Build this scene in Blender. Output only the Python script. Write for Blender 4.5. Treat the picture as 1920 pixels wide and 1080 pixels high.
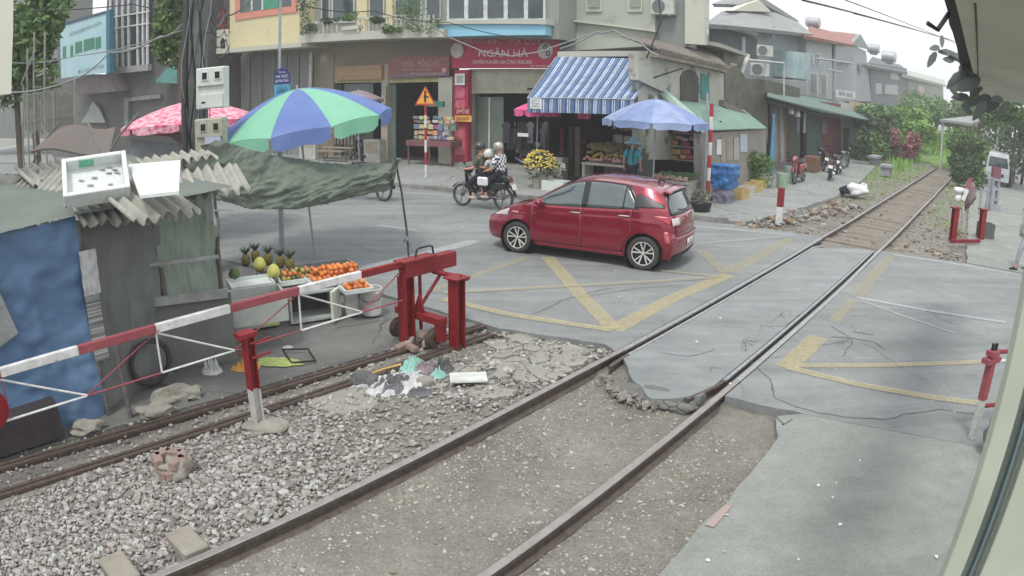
import bpy, bmesh, math, random
import numpy as np
from mathutils import Vector, Matrix, noise
R = math.radians
rnd = random.Random(7)
for o in list(bpy.data.objects): bpy.data.objects.remove(o)
scene = bpy.context.scene
COL = scene.collection

# ------------------------------------------------------------------ camera
CAM_H, PITCH, ROLL = 3.047, 0.2813, 0.0121
cam_d = bpy.data.cameras.new('camera'); cam = bpy.data.objects.new('camera', cam_d); COL.objects.link(cam)
scene.camera = cam
cam_d.sensor_width = 36.0; cam_d.sensor_height = 20.25; cam_d.sensor_fit = 'HORIZONTAL'
cam_d.clip_start = 0.05; cam_d.clip_end = 2000
cam_d.type = 'PANO'                      # the wide security-camera lens, with its real barrel bend
cam_d.panorama_type = 'FISHEYE_LENS_POLYNOMIAL'
cam_d.fisheye_fov = R(170)
cam_d.fisheye_polynomial_k0 = 0.0
cam_d.fisheye_polynomial_k1 = -4.04048070e-02
cam_d.fisheye_polynomial_k2 = 2.14796480e-04
cam_d.fisheye_polynomial_k3 = -1.97719284e-05
cam_d.fisheye_polynomial_k4 = 3.25219844e-07
_f = Vector((0, math.cos(PITCH), -math.sin(PITCH))); _u = Vector((0, math.sin(PITCH), math.cos(PITCH))); _r = Vector((1, 0, 0))
cr, sr = math.cos(ROLL), math.sin(ROLL)
# image x axis / y axis after roll
_rx = _r * cr + _u * sr
_uy = _u * cr - _r * sr
cam.matrix_world = Matrix(((_rx.x, _uy.x, -_f.x, 0), (_rx.y, _uy.y, -_f.y, 0), (_rx.z, _uy.z, -_f.z, CAM_H), (0, 0, 0, 1)))

# ------------------------------------------------------------------ world, sun, exposure
SUN_EL, SUN_AZ = R(62), R(200)          # high sun behind thin overcast, from behind the camera's left
world = bpy.data.worlds.new('World'); scene.world = world; world.use_nodes = True
nt = world.node_tree; N = nt.nodes; L = nt.links
bg = N['Background']
sky = N.new('ShaderNodeTexSky'); sky.sky_type = 'NISHITA'; sky.sun_disc = False
sky.sun_elevation = SUN_EL; sky.sun_rotation = SUN_AZ; sky.air_density = 1.3; sky.dust_density = 4.0
tc = N.new('ShaderNodeTexCoord'); no = N.new('ShaderNodeTexNoise'); no.inputs['Scale'].default_value = 1.8; no.inputs['Detail'].default_value = 5
rp = N.new('ShaderNodeValToRGB'); rp.color_ramp.elements[0].position = 0.35; rp.color_ramp.elements[1].position = 0.75
rp.color_ramp.elements[0].color = (9.0, 9.1, 9.7, 1); rp.color_ramp.elements[1].color = (10.5, 10.4, 10.6, 1)
mx = N.new('ShaderNodeMixRGB'); mx.inputs[0].default_value = 0.9
L.new(tc.outputs['Generated'], no.inputs['Vector']); L.new(no.outputs['Fac'], rp.inputs[0])
L.new(sky.outputs[0], mx.inputs[1]); L.new(rp.outputs[0], mx.inputs[2]); L.new(mx.outputs[0], bg.inputs[0])
bg.inputs[1].default_value = 0.1
sd = bpy.data.lights.new('sun', 'SUN'); sd.energy = 1.5; sd.angle = R(11); sd.color = (1.0, 0.97, 0.92)
sun = bpy.data.objects.new('sun', sd); COL.objects.link(sun)
sdir = Vector((math.sin(SUN_AZ) * math.cos(SUN_EL), math.cos(SUN_AZ) * math.cos(SUN_EL), math.sin(SUN_EL)))
sun.rotation_euler = sdir.to_track_quat('Z', 'Y').to_euler()
scene.view_settings.view_transform = 'Standard'; scene.view_settings.look = 'None'
scene.view_settings.exposure = 0.5; scene.view_settings.gamma = 1
scene.cycles.max_bounces = 6; scene.cycles.diffuse_bounces = 3; scene.cycles.volume_bounces = 1
scene.cycles.caustics_reflective = False; scene.cycles.caustics_refractive = False

# ------------------------------------------------------------------ measured frames of the place
F_, K_, K2_ = 1339.1, 0.1562, 0.1155
def ray(px, py):
    """direction in which the security camera sees a point of the photograph (used to survey the place)"""
    x, y = px - 960, py - 540; q = (x * x + y * y) / 960 ** 2; s = 1 + K_ * q + K2_ * q * q; x *= s; y *= s
    x, y = x * cr + y * sr, -x * sr + y * cr
    x /= F_; y /= F_
    return Vector((x, math.cos(PITCH) - y * math.sin(PITCH), -math.sin(PITCH) - y * math.cos(PITCH)))
def G(px, py, z=0.0):
    d = ray(px, py); t = (z - CAM_H) / d.z
    return Vector((d.x * t, d.y * t, z))
E1 = Vector((math.cos(R(-31)), math.sin(R(-31)), 0)); E2 = Vector((math.sin(R(31)), math.cos(R(31)), 0))     # along the street, across it
TH = 0.685
S1 = Vector((math.sin(TH), math.cos(TH), 0)); N1 = Vector((math.cos(TH), -math.sin(TH), 0))                   # along the railway, across it
A_ROAD = R(-31); A_RAIL = math.atan2(S1.y, S1.x)
def FP(u, c, z=0.0): return E1 * u + E2 * c + Vector((0, 0, z))
def SP(n, s, z=0.0): return N1 * n + S1 * s + Vector((0, 0, z))
def FAC(px, py, c=21.5):
    d = ray(px, py); t = c / d.dot(E2); return d * t + Vector((0, 0, CAM_H))
def SD(px, py, n):
    d = ray(px, py); t = n / d.dot(N1); return d * t + Vector((0, 0, CAM_H))
def AT(px, py, Y):
    d = ray(px, py); return d * (Y / d.y) + Vector((0, 0, CAM_H))
def uc(p): return (p.dot(E1), p.dot(E2), p.z)
def ns(p): return (p.dot(N1), p.dot(S1), p.z)

# ------------------------------------------------------------------ materials
MATS = {}
def M(name, col, rough=0.7, metal=0.0, col2=None, scale=6.0, amt=0.5, bump=0.0, bscale=None, detail=4.0, stretch=None, spec=0.4, coat=0.0, spots=None, trans=0.0, alpha=1.0, emit=0.0):
    if name in MATS: return MATS[name]
    m = bpy.data.materials.new(name); m.use_nodes = True; MATS[name] = m
    nt = m.node_tree; n = nt.nodes; l = nt.links; b = n['Principled BSDF']
    b.inputs['Roughness'].default_value = rough; b.inputs['Metallic'].default_value = metal
    b.inputs['Specular IOR Level'].default_value = spec; b.inputs['Coat Weight'].default_value = coat
    b.inputs['Transmission Weight'].default_value = trans; b.inputs['Alpha'].default_value = alpha
    if emit:
        b.inputs['Emission Color'].default_value = (*col, 1); b.inputs['Emission Strength'].default_value = emit
    tc = n.new('ShaderNodeTexCoord'); src = tc.outputs['Object']
    if stretch:
        mp = n.new('ShaderNodeMapping'); mp.inputs['Scale'].default_value = stretch; l.new(src, mp.inputs[0]); src = mp.outputs[0]
    if col2 is None: col2 = tuple(c * 0.72 for c in col)
    no = n.new('ShaderNodeTexNoise'); no.inputs['Scale'].default_value = scale; no.inputs['Detail'].default_value = detail; no.inputs['Roughness'].default_value = 0.65
    l.new(src, no.inputs['Vector'])
    r = n.new('ShaderNodeValToRGB'); e = r.color_ramp.elements
    e[0].position = max(0, 0.5 - amt * 0.35); e[1].position = min(1, 0.5 + amt * 0.35); e[0].color = (*col2, 1); e[1].color = (*col, 1)
    if amt < 0.3:
        e[0].position = 0.25; e[1].position = 0.6
    l.new(no.outputs['Fac'], r.inputs[0]); out = r.outputs[0]
    if spots:        # dirt / rust / moss patches with a shape of their own
        sc, thr, sw, scol = spots
        n2 = n.new('ShaderNodeTexNoise'); n2.inputs['Scale'].default_value = sc; n2.inputs['Detail'].default_value = 6; n2.inputs['Roughness'].default_value = 0.7
        l.new(src, n2.inputs['Vector']); r2 = n.new('ShaderNodeValToRGB'); r2.color_ramp.elements[0].position = thr; r2.color_ramp.elements[1].position = thr + sw
        mm = n.new('ShaderNodeMixRGB'); l.new(n2.outputs['Fac'], r2.inputs[0]); l.new(r2.outputs[0], mm.inputs[0]); l.new(out, mm.inputs[1]); mm.inputs[2].default_value = (*scol, 1); out = mm.outputs[0]
    l.new(out, b.inputs['Base Color'])
    if bump:
        n3 = n.new('ShaderNodeTexNoise'); n3.inputs['Scale'].default_value = bscale or scale * 4; n3.inputs['Detail'].default_value = 5; l.new(src, n3.inputs['Vector'])
        bp = n.new('ShaderNodeBump'); bp.inputs['Strength'].default_value = min(1, bump); bp.inputs['Distance'].default_value = 0.02; l.new(n3.outputs['Fac'], bp.inputs['Height']); l.new(bp.outputs[0], b.inputs['Normal'])
    return m
def lin(r, g, b, k=1.0):
    f = lambda c: ((c / 255 + 0.055) / 1.055) ** 2.4 if c > 10 else c / 255 / 12.92
    return (f(r) * k, f(g) * k, f(b) * k)

# ------------------------------------------------------------------ mesh helpers
def tag(o, label=None, cat=None, group=None, kind=None):
    if label: o['label'] = label
    if cat: o['category'] = cat
    if group: o['group'] = group
    if kind: o['kind'] = kind
    return o
def thing(name, label, cat, loc=(0, 0, 0), rz=0.0, group=None):
    o = bpy.data.objects.new(name, None); COL.objects.link(o); o.empty_display_size = 0.1
    o.location = loc; o.rotation_euler = (0, 0, rz)
    return tag(o, label, cat, group)
def wm(o):
    m = o.matrix_basis.copy(); p = o.parent
    while p: m = p.matrix_basis @ m; p = p.parent
    return m
class MB:
    def __init__(s): s.v = []; s.f = []; s.m = []; s.mi = 0; s.T = None
    def add(s, vs, fs):
        b = len(s.v)
        if s.T is not None: vs = [s.T @ Vector(v) for v in vs]
        s.v += [tuple(v) for v in vs]; s.f += [tuple(b + i for i in f) for f in fs]; s.m += [s.mi] * len(fs); return s
    def quad(s, a, b, c, d): return s.add([a, b, c, d], [(0, 1, 2, 3)])
    def poly(s, pts): return s.add(pts, [tuple(range(len(pts)))])
    def box(s, c, d, ax=None, bev=0.0):
        """c centre, d full sizes, ax = (x,y) axis vectors or an angle"""
        c = Vector(c)
        if ax is None: X, Y, Z = Vector((1, 0, 0)), Vector((0, 1, 0)), Vector((0, 0, 1))
        elif isinstance(ax, (int, float)): X, Y, Z = Vector((math.cos(ax), math.sin(ax), 0)), Vector((-math.sin(ax), math.cos(ax), 0)), Vector((0, 0, 1))
        else:
            X, Y = ax[0].normalized(), ax[1].normalized(); Z = X.cross(Y)
        hx, hy, hz = d[0] / 2, d[1] / 2, d[2] / 2
        if bev <= 0 or min(d) < 3 * bev:
            vs = [c + X * a * hx + Y * b * hy + Z * e * hz for e in (-1, 1) for a, b in ((-1, -1), (1, -1), (1, 1), (-1, 1))]
            return s.add(vs, [(3, 2, 1, 0), (4, 5, 6, 7), (0, 1, 5, 4), (1, 2, 6, 5), (2, 3, 7, 6), (3, 0, 4, 7)])
        q = bev; rings = []
        for z, i in ((-hz, q), (-hz + q, 0), (hz - q, 0), (hz, q)):
            a, b = hx - i, hy - i
            k = q if i == 0 else q * 0.3
            rings.append([(-a + k, -b, z), (a - k, -b, z), (a, -b + k, z), (a, b - k, z), (a - k, b, z), (-a + k, b, z), (-a, b - k, z), (-a, -b + k, z)])
        vs = [c + X * p[0] + Y * p[1] + Z * p[2] for r in rings for p in r]
        fs = [tuple(reversed(range(8))), tuple(range(24, 32))]
        for j in range(3):
            for i in range(8): fs.append((j * 8 + i, j * 8 + (i + 1) % 8, j * 8 + 8 + (i + 1) % 8, j * 8 + 8 + i))
        return s.add(vs, fs)
    def tube(s, pts, r, n=8, cap=True):
        pts = [Vector(p) for p in pts]; rs = r if isinstance(r, (list, tuple)) else [r] * len(pts)
        vs = []; fs = []; prev = None
        for i, p in enumerate(pts):
            d = (pts[min(i + 1, len(pts) - 1)] - pts[max(i - 1, 0)])
            d = d.normalized() if d.length > 1e-9 else Vector((0, 0, 1))
            if prev is None:
                a = Vector((0, 0, 1)) if abs(d.z) < 0.9 else Vector((1, 0, 0)); x = d.cross(a).normalized()
            else: x = (prev - d * prev.dot(d)).normalized()
            prev = x; y = d.cross(x)
            for k in range(n):
                t = 2 * math.pi * k / n; vs.append(p + (x * math.cos(t) + y * math.sin(t)) * rs[i])
        for i in range(len(pts) - 1):
            for k in range(n): fs.append((i * n + k, i * n + (k + 1) % n, (i + 1) * n + (k + 1) % n, (i + 1) * n + k))
        if cap: fs.append(tuple(reversed(range(n)))); fs.append(tuple((len(pts) - 1) * n + k for k in range(n)))
        return s.add(vs, fs)
    def lathe(s, prof, c=(0, 0, 0), n=20, axis=None, cap=False):
        """prof [(r, h)...] turned about axis through c"""
        c = Vector(c); Z = (Vector(axis).normalized() if axis is not None else Vector((0, 0, 1)))
        a = Vector((1, 0, 0)) if abs(Z.x) < 0.9 else Vector((0, 1, 0)); X = (a - Z * a.dot(Z)).normalized(); Y = Z.cross(X)
        vs = []; fs = []
        for r, h in prof:
            for k in range(n):
                t = 2 * math.pi * k / n; vs.append(c + Z * h + (X * math.cos(t) + Y * math.sin(t)) * r)
        for i in range(len(prof) - 1):
            for k in range(n): fs.append((i * n + k, i * n + (k + 1) % n, (i + 1) * n + (k + 1) % n, (i + 1) * n + k))
        if cap: fs.append(tuple(reversed(range(n)))); fs.append(tuple((len(prof) - 1) * n + k for k in range(n)))
        return s.add(vs, fs)
    def prism(s, poly, o, X, Y, th):
        """poly 2-D outline in plane (o; X, Y), thickness th along X x Y"""
        o = Vector(o); X = Vector(X).normalized(); Y = Vector(Y).normalized(); Z = X.cross(Y); n = len(poly)
        vs = [o + X * a + Y * b for a, b in poly] + [o + X * a + Y * b + Z * th for a, b in poly]
        fs = [tuple(reversed(range(n))), tuple(range(n, 2 * n))] + [(i, (i + 1) % n, n + (i + 1) % n, n + i) for i in range(n)]
        return s.add(vs, fs)
    def blob(s, c, r, seed=0, amp=0.25, sub=2, squash=(1, 1, 1), fr=1.5, rot=0.0):
        bm = bmesh.new(); bmesh.ops.create_icosphere(bm, subdivisions=sub, radius=1.0)
        c = Vector(c); off = Vector((seed * 3.17, seed * 1.31, seed * 7.7)); vs = []
        rm = Matrix.Rotation(rot, 3, 'Z')
        for v in bm.verts:
            k = 1 + amp * noise.noise(v.co * fr + off) * 1.6
            p = Vector((v.co.x * squash[0], v.co.y * squash[1], v.co.z * squash[2])) * k * r
            vs.append(c + rm @ p)
        fs = [tuple(v.index for v in f.verts) for f in bm.faces]; bm.free()
        return s.add(vs, fs)
    def grid(s, fn, nu, nv, thick=0.0):
        vs = [Vector(fn(i / nu, j / nv)) for j in range(nv + 1) for i in range(nu + 1)]
        w = nu + 1; fs = [(j * w + i, j * w + i + 1, (j + 1) * w + i + 1, (j + 1) * w + i) for j in range(nv) for i in range(nu)]
        return s.add(vs, fs)
    def build(s, name, mat, parent=None, smooth=False, world=True, solid=0.0, bevel=0.0, angle=40):
        me = bpy.data.meshes.new(name); vs = s.v
        if parent is not None and world:
            inv = wm(parent).inverted(); vs = [inv @ Vector(v) for v in vs]
        me.from_pydata([tuple(v) for v in vs], [], s.f)
        mats = mat if isinstance(mat, (list, tuple)) else [mat]
        for m in mats: me.materials.append(m)
        if len(mats) > 1: me.polygons.foreach_set('material_index', s.m)
        if smooth:
            me.polygons.foreach_set('use_smooth', [True] * len(me.polygons))
            if smooth != 'all': me.set_sharp_from_angle(angle=R(angle))
        me.update()
        o = bpy.data.objects.new(name, me); COL.objects.link(o)
        if parent is not None: o.parent = parent
        if solid:
            md = o.modifiers.new('s', 'SOLIDIFY'); md.thickness = solid; md.offset = 0
        if bevel:
            md = o.modifiers.new('b', 'BEVEL'); md.width = bevel; md.segments = 2; md.limit_method = 'ANGLE'
        return o
def single(name, mb, mat, label, cat, group=None, loc=None, **k):
    """one-mesh thing: its origin is moved to its base"""
    xs = [v[0] for v in mb.v]; ys = [v[1] for v in mb.v]; zs = [v[2] for v in mb.v]
    if loc is None: loc = Vector(((min(xs) + max(xs)) / 2, (min(ys) + max(ys)) / 2, min(zs)))
    mb.v = [(v[0] - loc[0], v[1] - loc[1], v[2] - loc[2]) for v in mb.v]
    o = mb.build(name, mat, **k); o.location = loc
    return tag(o, label, cat, group)
def copy_tree(o, parent=None):
    c = o.copy(); COL.objects.link(c)
    if parent is not None: c.parent = parent
    for ch in o.children: copy_tree(ch, c)
    return c
def text(name, body, size, o, X, Y, mat, parent, w=None, depth=0.004, align='CENTER', bold=0.0):
    """lettering as a mesh: X right, Y up, o the middle of the line; w squeezes it to a width"""
    cu = bpy.data.curves.new('t', 'FONT'); cu.body = body; cu.size = 1.0; cu.extrude = 0.0; cu.align_x = align; cu.align_y = 'CENTER'; cu.offset = bold
    cu.resolution_u = 2
    ob = bpy.data.objects.new('t', cu); COL.objects.link(ob)
    dg = bpy.context.evaluated_depsgraph_get(); dg.update()
    me = bpy.data.meshes.new_from_object(ob.evaluated_get(dg)); vs = [v.co.copy() for v in me.vertices]; fs = [tuple(p.vertices) for p in me.polygons]
    bpy.data.objects.remove(ob); bpy.data.curves.remove(cu); bpy.data.meshes.remove(me)
    if not vs: return None
    wd = max(v.x for v in vs) - min(v.x for v in vs); ht = max(v.y for v in vs) - min(v.y for v in vs)
    cx = (max(v.x for v in vs) + min(v.x for v in vs)) / 2
    sy = size; sx = size if w is None else w / max(wd, 1e-6)
    X = Vector(X).normalized(); Y = Vector(Y).normalized(); Z = X.cross(Y); o = Vector(o) + Z * depth
    mb = MB(); mb.add([o + X * (v.x - (cx if align == 'CENTER' else 0)) * sx + Y * v.y * sy for v in vs], fs)
    return mb.build(name, mat, parent)
UP = Vector((0, 0, 1))

# ================================================================== GROUND, ROAD, RAILWAY BED
def ss(a, b, x):
    t = max(0.0, min(1.0, (x - a) / (b - a))); return t * t * (3 - 2 * t)
def fbm(x, y, s=1.0, o=0.0):
    return noise.noise(Vector((x * s, y * s, o))) + 0.5 * noise.noise(Vector((x * s * 2.1, y * s * 2.1, o + 9))) + 0.25 * noise.noise(Vector((x * s * 4.3, y * s * 4.3, o + 5)))
def ground_z(x, y):
    p = Vector((x, y, 0)); n, s = p.dot(N1), p.dot(S1); u, c = p.dot(E1), p.dot(E2)
    z = -0.075
    near = 1 - ss(6.6, 7.3, c); far = ss(16.3, 16.9, c)
    if near > 0 or far > 0:
        tr = ss(-4.4, -3.9, n) * (1 - ss(-2.3, -1.9, n)); z -= 0.05 * tr * max(near, far)
        z += 0.045 * ss(-4.1, -4.6, n) * 0 + 0.03 * (1 - ss(-5.9, -4.3, n)) * near * (1 if n > -6 else 0.2)
        z += 0.014 * fbm(x, y, 2.2) + 0.007 * fbm(x, y, 9)
        z -= 0.03 * ss(-2.3, -2.0, n) * near * (1 - ss(-1.95, -1.4, n))
    if s > 40:
        z += (1.5 * ss(44, 75, s)) * ss(-14, -6, n) * (1 - ss(-2.0, 0.5, n))
    return z
dirt = M('dirt', lin(150, 148, 138), 0.95, col2=lin(104, 101, 93), scale=1.0, amt=0.9, bump=0.9, bscale=55, detail=9, spots=(34, 0.58, 0.14, lin(162, 158, 144)))
def node_dirt():
    m = dirt; nt = m.node_tree; b = nt.nodes['Principled BSDF']; cur = b.inputs['Base Color'].links[0].from_socket
    tcn = nt.nodes.new('ShaderNodeTexCoord'); vo = nt.nodes.new('ShaderNodeTexVoronoi'); vo.inputs['Scale'].default_value = 70; nt.links.new(tcn.outputs['Object'], vo.inputs['Vector'])
    r = nt.nodes.new('ShaderNodeValToRGB'); r.color_ramp.elements[0].position = 0.05; r.color_ramp.elements[1].position = 0.2; r.color_ramp.elements[0].color = (1, 1, 1, 1); r.color_ramp.elements[1].color = (0, 0, 0, 1)
    n2 = nt.nodes.new('ShaderNodeTexNoise'); n2.inputs['Scale'].default_value = 7; nt.links.new(tcn.outputs['Object'], n2.inputs['Vector'])
    r2 = nt.nodes.new('ShaderNodeValToRGB'); r2.color_ramp.elements[0].position = 0.48; r2.color_ramp.elements[1].position = 0.6
    mu = nt.nodes.new('ShaderNodeMath'); mu.operation = 'MULTIPLY'; nt.links.new(vo.outputs['Distance'], r.inputs[0]); nt.links.new(n2.outputs['Fac'], r2.inputs[0]); nt.links.new(r.outputs[0], mu.inputs[0]); nt.links.new(r2.outputs[0], mu.inputs[1])
    mx = nt.nodes.new('ShaderNodeMixRGB'); nt.links.new(mu.outputs[0], mx.inputs[0]); nt.links.new(cur, mx.inputs[1]); mx.inputs[2].default_value = (*lin(185, 180, 165), 1); nt.links.new(mx.outputs[0], b.inputs['Base Color'])
def grain(m, lo=.72, hi=1.22, sc=(55, 13)):
    '''fine aggregate and mid-size mottling, part of the surface itself'''
    nt = m.node_tree; b = nt.nodes['Principled BSDF']; cur = b.inputs['Base Color'].links[0].from_socket; t = nt.nodes.new('ShaderNodeTexCoord')
    for k, s_ in enumerate(sc):
        n = nt.nodes.new('ShaderNodeTexNoise'); n.inputs['Scale'].default_value = s_; n.inputs['Detail'].default_value = 6; n.inputs['Roughness'].default_value = .8; nt.links.new(t.outputs['Object'], n.inputs['Vector'])
        r = nt.nodes.new('ShaderNodeMapRange'); r.inputs[1].default_value = .3; r.inputs[2].default_value = .7; r.inputs[3].default_value = lo if k == 0 else 1 - (1 - lo) * .6; r.inputs[4].default_value = hi if k == 0 else 1 + (hi - 1) * .5; nt.links.new(n.outputs['Fac'], r.inputs[0])
        mx = nt.nodes.new('ShaderNodeMixRGB'); mx.blend_type = 'MULTIPLY'; mx.inputs[0].default_value = 1; nt.links.new(cur, mx.inputs[1]); nt.links.new(r.outputs[0], mx.inputs[2]); cur = mx.outputs[0]
    nt.links.new(cur, b.inputs['Base Color'])
node_dirt(); grain(dirt, .62, 1.3, (40, 9))
# one sheet to the horizon: fine near the track, coarse far away
def axis_samples(lo, hi, a, b, fine, grow=1.35):
    xs = list(np.arange(a, b, fine)); st = fine; x = xs[-1]
    while x < hi: st *= grow; x += st; xs.append(min(x, hi))
    st = fine; x = xs[0]; pre = []
    while x > lo: st *= grow; x -= st; pre.append(max(x, lo))
    return pre[::-1] + xs
gn = axis_samples(-300, 300, -7.2, -1.2, 0.06); gs_ = axis_samples(-80, 500, -1.0, 9.0, 0.06, 1.12)
mb = MB()
vs = []
for s in gs_:
    for n in gn:
        p = SP(n, s); vs.append((p.x, p.y, ground_z(p.x, p.y)))
w = len(gn); fs = [(j * w + i, j * w + i + 1, (j + 1) * w + i + 1, (j + 1) * w + i) for j in range(len(gs_) - 1) for i in range(w - 1)]
mb.add(vs, fs); tag(mb.build('ground', dirt, smooth='all'), kind='structure')

def ragged(pts, amp=0.03, step=0.12, seed=0.0, closed=True, keep=()):
    out = []; n = len(pts)
    for i in range(n if closed else n - 1):
        a, b = Vector(pts[i]), Vector(pts[(i + 1) % n]); d = b - a; k = max(1, int(d.length / step)) if i not in keep else 1
        k = min(k, 160); nrm = Vector((-d.y, d.x, 0)).normalized()
        for j in range(k):
            p = a + d * (j / k); off = 0 if i in keep else amp * fbm(p.x, p.y, 2.5, seed); out.append(p + nrm * off)
    return out
def slab(name, pts, z, mat, th=0.15, amp=0.03, seed=0.0, keep=(), kind='structure', step=0.12):
    pts = ragged([Vector((p.x, p.y, 0)) for p in pts], amp, step, seed, keep=keep); n = len(pts)
    top = [Vector((p.x, p.y, z)) for p in pts]; bot = [Vector((p.x, p.y, z - th)) for p in pts]
    area = sum(pts[i].x * pts[(i + 1) % n].y - pts[(i + 1) % n].x * pts[i].y for i in range(n))
    f = list(range(n)) if area > 0 else list(reversed(range(n)))
    mb = MB(); mb.add(top + bot, [tuple(f)] + [((f[(i + 1) % n]), f[i], f[i] + n, f[(i + 1) % n] + n) for i in range(n)])
    return tag(mb.build(name, mat), kind=kind)
def add_cracks(m, scale, width, col, thr=0.0, dist=0.25):
    nt = m.node_tree; b = nt.nodes['Principled BSDF']; cur = b.inputs['Base Color'].links[0].from_socket
    t = nt.nodes.new('ShaderNodeTexCoord'); n0 = nt.nodes.new('ShaderNodeTexNoise'); n0.inputs['Scale'].default_value = 2.0; n0.inputs['Detail'].default_value = 6
    nt.links.new(t.outputs['Object'], n0.inputs['Vector']); ad = nt.nodes.new('ShaderNodeMixRGB'); ad.blend_type = 'ADD'; ad.inputs[0].default_value = dist
    nt.links.new(t.outputs['Object'], ad.inputs[1]); nt.links.new(n0.outputs['Color'], ad.inputs[2])
    vo = nt.nodes.new('ShaderNodeTexVoronoi'); vo.feature = 'DISTANCE_TO_EDGE'; vo.inputs['Scale'].default_value = scale; nt.links.new(ad.outputs[0], vo.inputs['Vector'])
    r = nt.nodes.new('ShaderNodeValToRGB'); r.color_ramp.elements[0].position = 0; r.color_ramp.elements[1].position = width; r.color_ramp.elements[0].color = (1, 1, 1, 1); r.color_ramp.elements[1].color = (0, 0, 0, 1)
    n2 = nt.nodes.new('ShaderNodeTexNoise'); n2.inputs['Scale'].default_value = 0.6; nt.links.new(t.outputs['Object'], n2.inputs['Vector'])
    r2 = nt.nodes.new('ShaderNodeValToRGB'); r2.color_ramp.elements[0].position = thr; r2.color_ramp.elements[1].position = thr + 0.08
    mu = nt.nodes.new('ShaderNodeMath'); mu.operation = 'MULTIPLY'; nt.links.new(vo.outputs['Distance'], r.inputs[0]); nt.links.new(n2.outputs['Fac'], r2.inputs[0]); nt.links.new(r.outputs[0], mu.inputs[0]); nt.links.new(r2.outputs[0], mu.inputs[1])
    mx = nt.nodes.new('ShaderNodeMixRGB'); nt.links.new(mu.outputs[0], mx.inputs[0]); nt.links.new(cur, mx.inputs[1]); mx.inputs[2].default_value = (*col, 1); nt.links.new(mx.outputs[0], b.inputs['Base Color'])
asphalt = M('asphalt', lin(147, 151, 149), 0.8, col2=lin(116, 120, 119), scale=0.45, amt=1.0, bump=0.35, bscale=120, detail=10, spots=(3.2, 0.6, 0.12, lin(116, 120, 122)))
add_cracks(asphalt, 0.33, 0.005, lin(96, 98, 98), 0.52); grain(asphalt, .74, 1.22, (48, 2.6))
cross_asphalt = M('crossing_asphalt', lin(153, 158, 156), 0.75, col2=lin(120, 126, 126), scale=0.9, amt=0.9, bump=0.4, bscale=110, detail=10, spots=(4.0, 0.66, 0.1, lin(112, 116, 118)))
grain(cross_asphalt, .74, 1.22, (45, 2.2)); path_mat = M('path_concrete', lin(154, 158, 151), 0.85, col2=lin(124, 128, 122), scale=0.8, amt=1.0, bump=0.4, bscale=130, detail=10, spots=(34, 0.66, 0.05, lin(178, 182, 178)))
add_cracks(path_mat, 0.22, 0.004, lin(104, 106, 106), 0.5); grain(path_mat, .72, 1.24, (60, 2.5))
lot_mat = M('forecourt_asphalt', lin(128, 130, 126), 0.9, col2=lin(98, 99, 95), scale=1.1, amt=1.0, bump=0.5, bscale=90, detail=10, spots=(7, 0.6, 0.1, lin(84, 83, 78)))
add_cracks(lot_mat, 0.9, 0.012, lin(66, 64, 60), 0.45)
grain(lot_mat, .7, 1.25, (50, 7)); pave_mat = M('pavement_concrete', lin(158, 163, 160), 0.88, col2=lin(128, 131, 127), scale=0.7, amt=1.0, bump=0.5, bscale=60, detail=10, spots=(2.4, 0.58, 0.12, lin(112, 114, 108)))
add_cracks(pave_mat, 0.5, 0.012, lin(88, 88, 84), 0.42)

grain(pave_mat, .76, 1.2, (40, 6))
RL, RR = -3.99, -2.485            # the two running rails
slab('road', [FP(-90, 7.9), FP(-7, 7.7), FP(-4.6, 7.35), FP(-3.2, 7.55), SP(RL - 0.05, 6.9), SP(RL - 0.05, 16.3), FP(-3.4, 16.62), FP(-90, 16.62)], 0.0, asphalt, amp=0.035, keep=(4, 7))
slab('road_crossing', [SP(RL + 0.165, 6.75), SP(-3.55, 6.35), SP(-3.05, 6.0), SP(RR - 0.165, 6.35), SP(RR - 0.165, 15.75), SP(-3.0, 15.6), SP(-3.5, 15.1), SP(RL + 0.165, 14.9)], 0.0, cross_asphalt, th=.1, amp=0.06, keep=(3, 7), seed=3, step=.07)
slab('road_right', [SP(RR + 0.05, 6.5), SP(-1.95, 6.55), FP(-0.6, 6.75), FP(60, 6.75), FP(60, 16.35), FP(2.0, 16.3), SP(RR + 0.05, 15.9)], 0.0, asphalt, th=.11, amp=0.05, keep=(3, 4, 6), seed=5)
slab('path', [G(1225, 1085), G(1303, 1000), G(1367, 933), G(1403, 890), G(1462, 817), G(1452, 778), FP(-0.6, 6.77), FP(40, 6.77), FP(40, -20), FP(-1, -20), G(1150, 1180)], -0.004, path_mat, th=.1, amp=0.03, seed=8, keep=(7, 8, 9))
slab('forecourt', [G(905, 600), FP(-7.0, 7.66), FP(-60, 7.86), FP(-60, -8), SP(-6.75, -6), SP(-6.62, 1.0)], -0.035, lot_mat, amp=0.02, keep=(2, 3, 4), seed=2)
slab('pavement', [FP(-5.2, 16.7), FP(-3.7, 16.95), SP(-5.75, 18.5), SP(-5.5, 24), SP(-5.9, 30), SP(-7, 40), SP(-9, 47), SP(-30, 47), SP(-30, 24)], 0.03, pave_mat, amp=0.06, keep=(7,), seed=4)
walk = slab('sidewalk', [FP(-90, 16.72), FP(-5.4, 16.72), FP(-5.2, 22), FP(-5.2, 30), FP(-90, 30)], 0.13, pave_mat, amp=0.0, keep=(0, 1, 2, 3, 4))
kerb_mat = M('kerb_stone', lin(150, 152, 148), 0.9, col2=lin(105, 106, 100), scale=3, bump=0.5)
mb = MB()
for i in range(70):
    u = -74 + i * 1.0; mb.box(FP(u + 0.5, 16.645, 0.05), (0.985, 0.14, 0.18), A_ROAD, 0.015)
tag(mb.build('kerb', kerb_mat), kind='structure')
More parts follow.
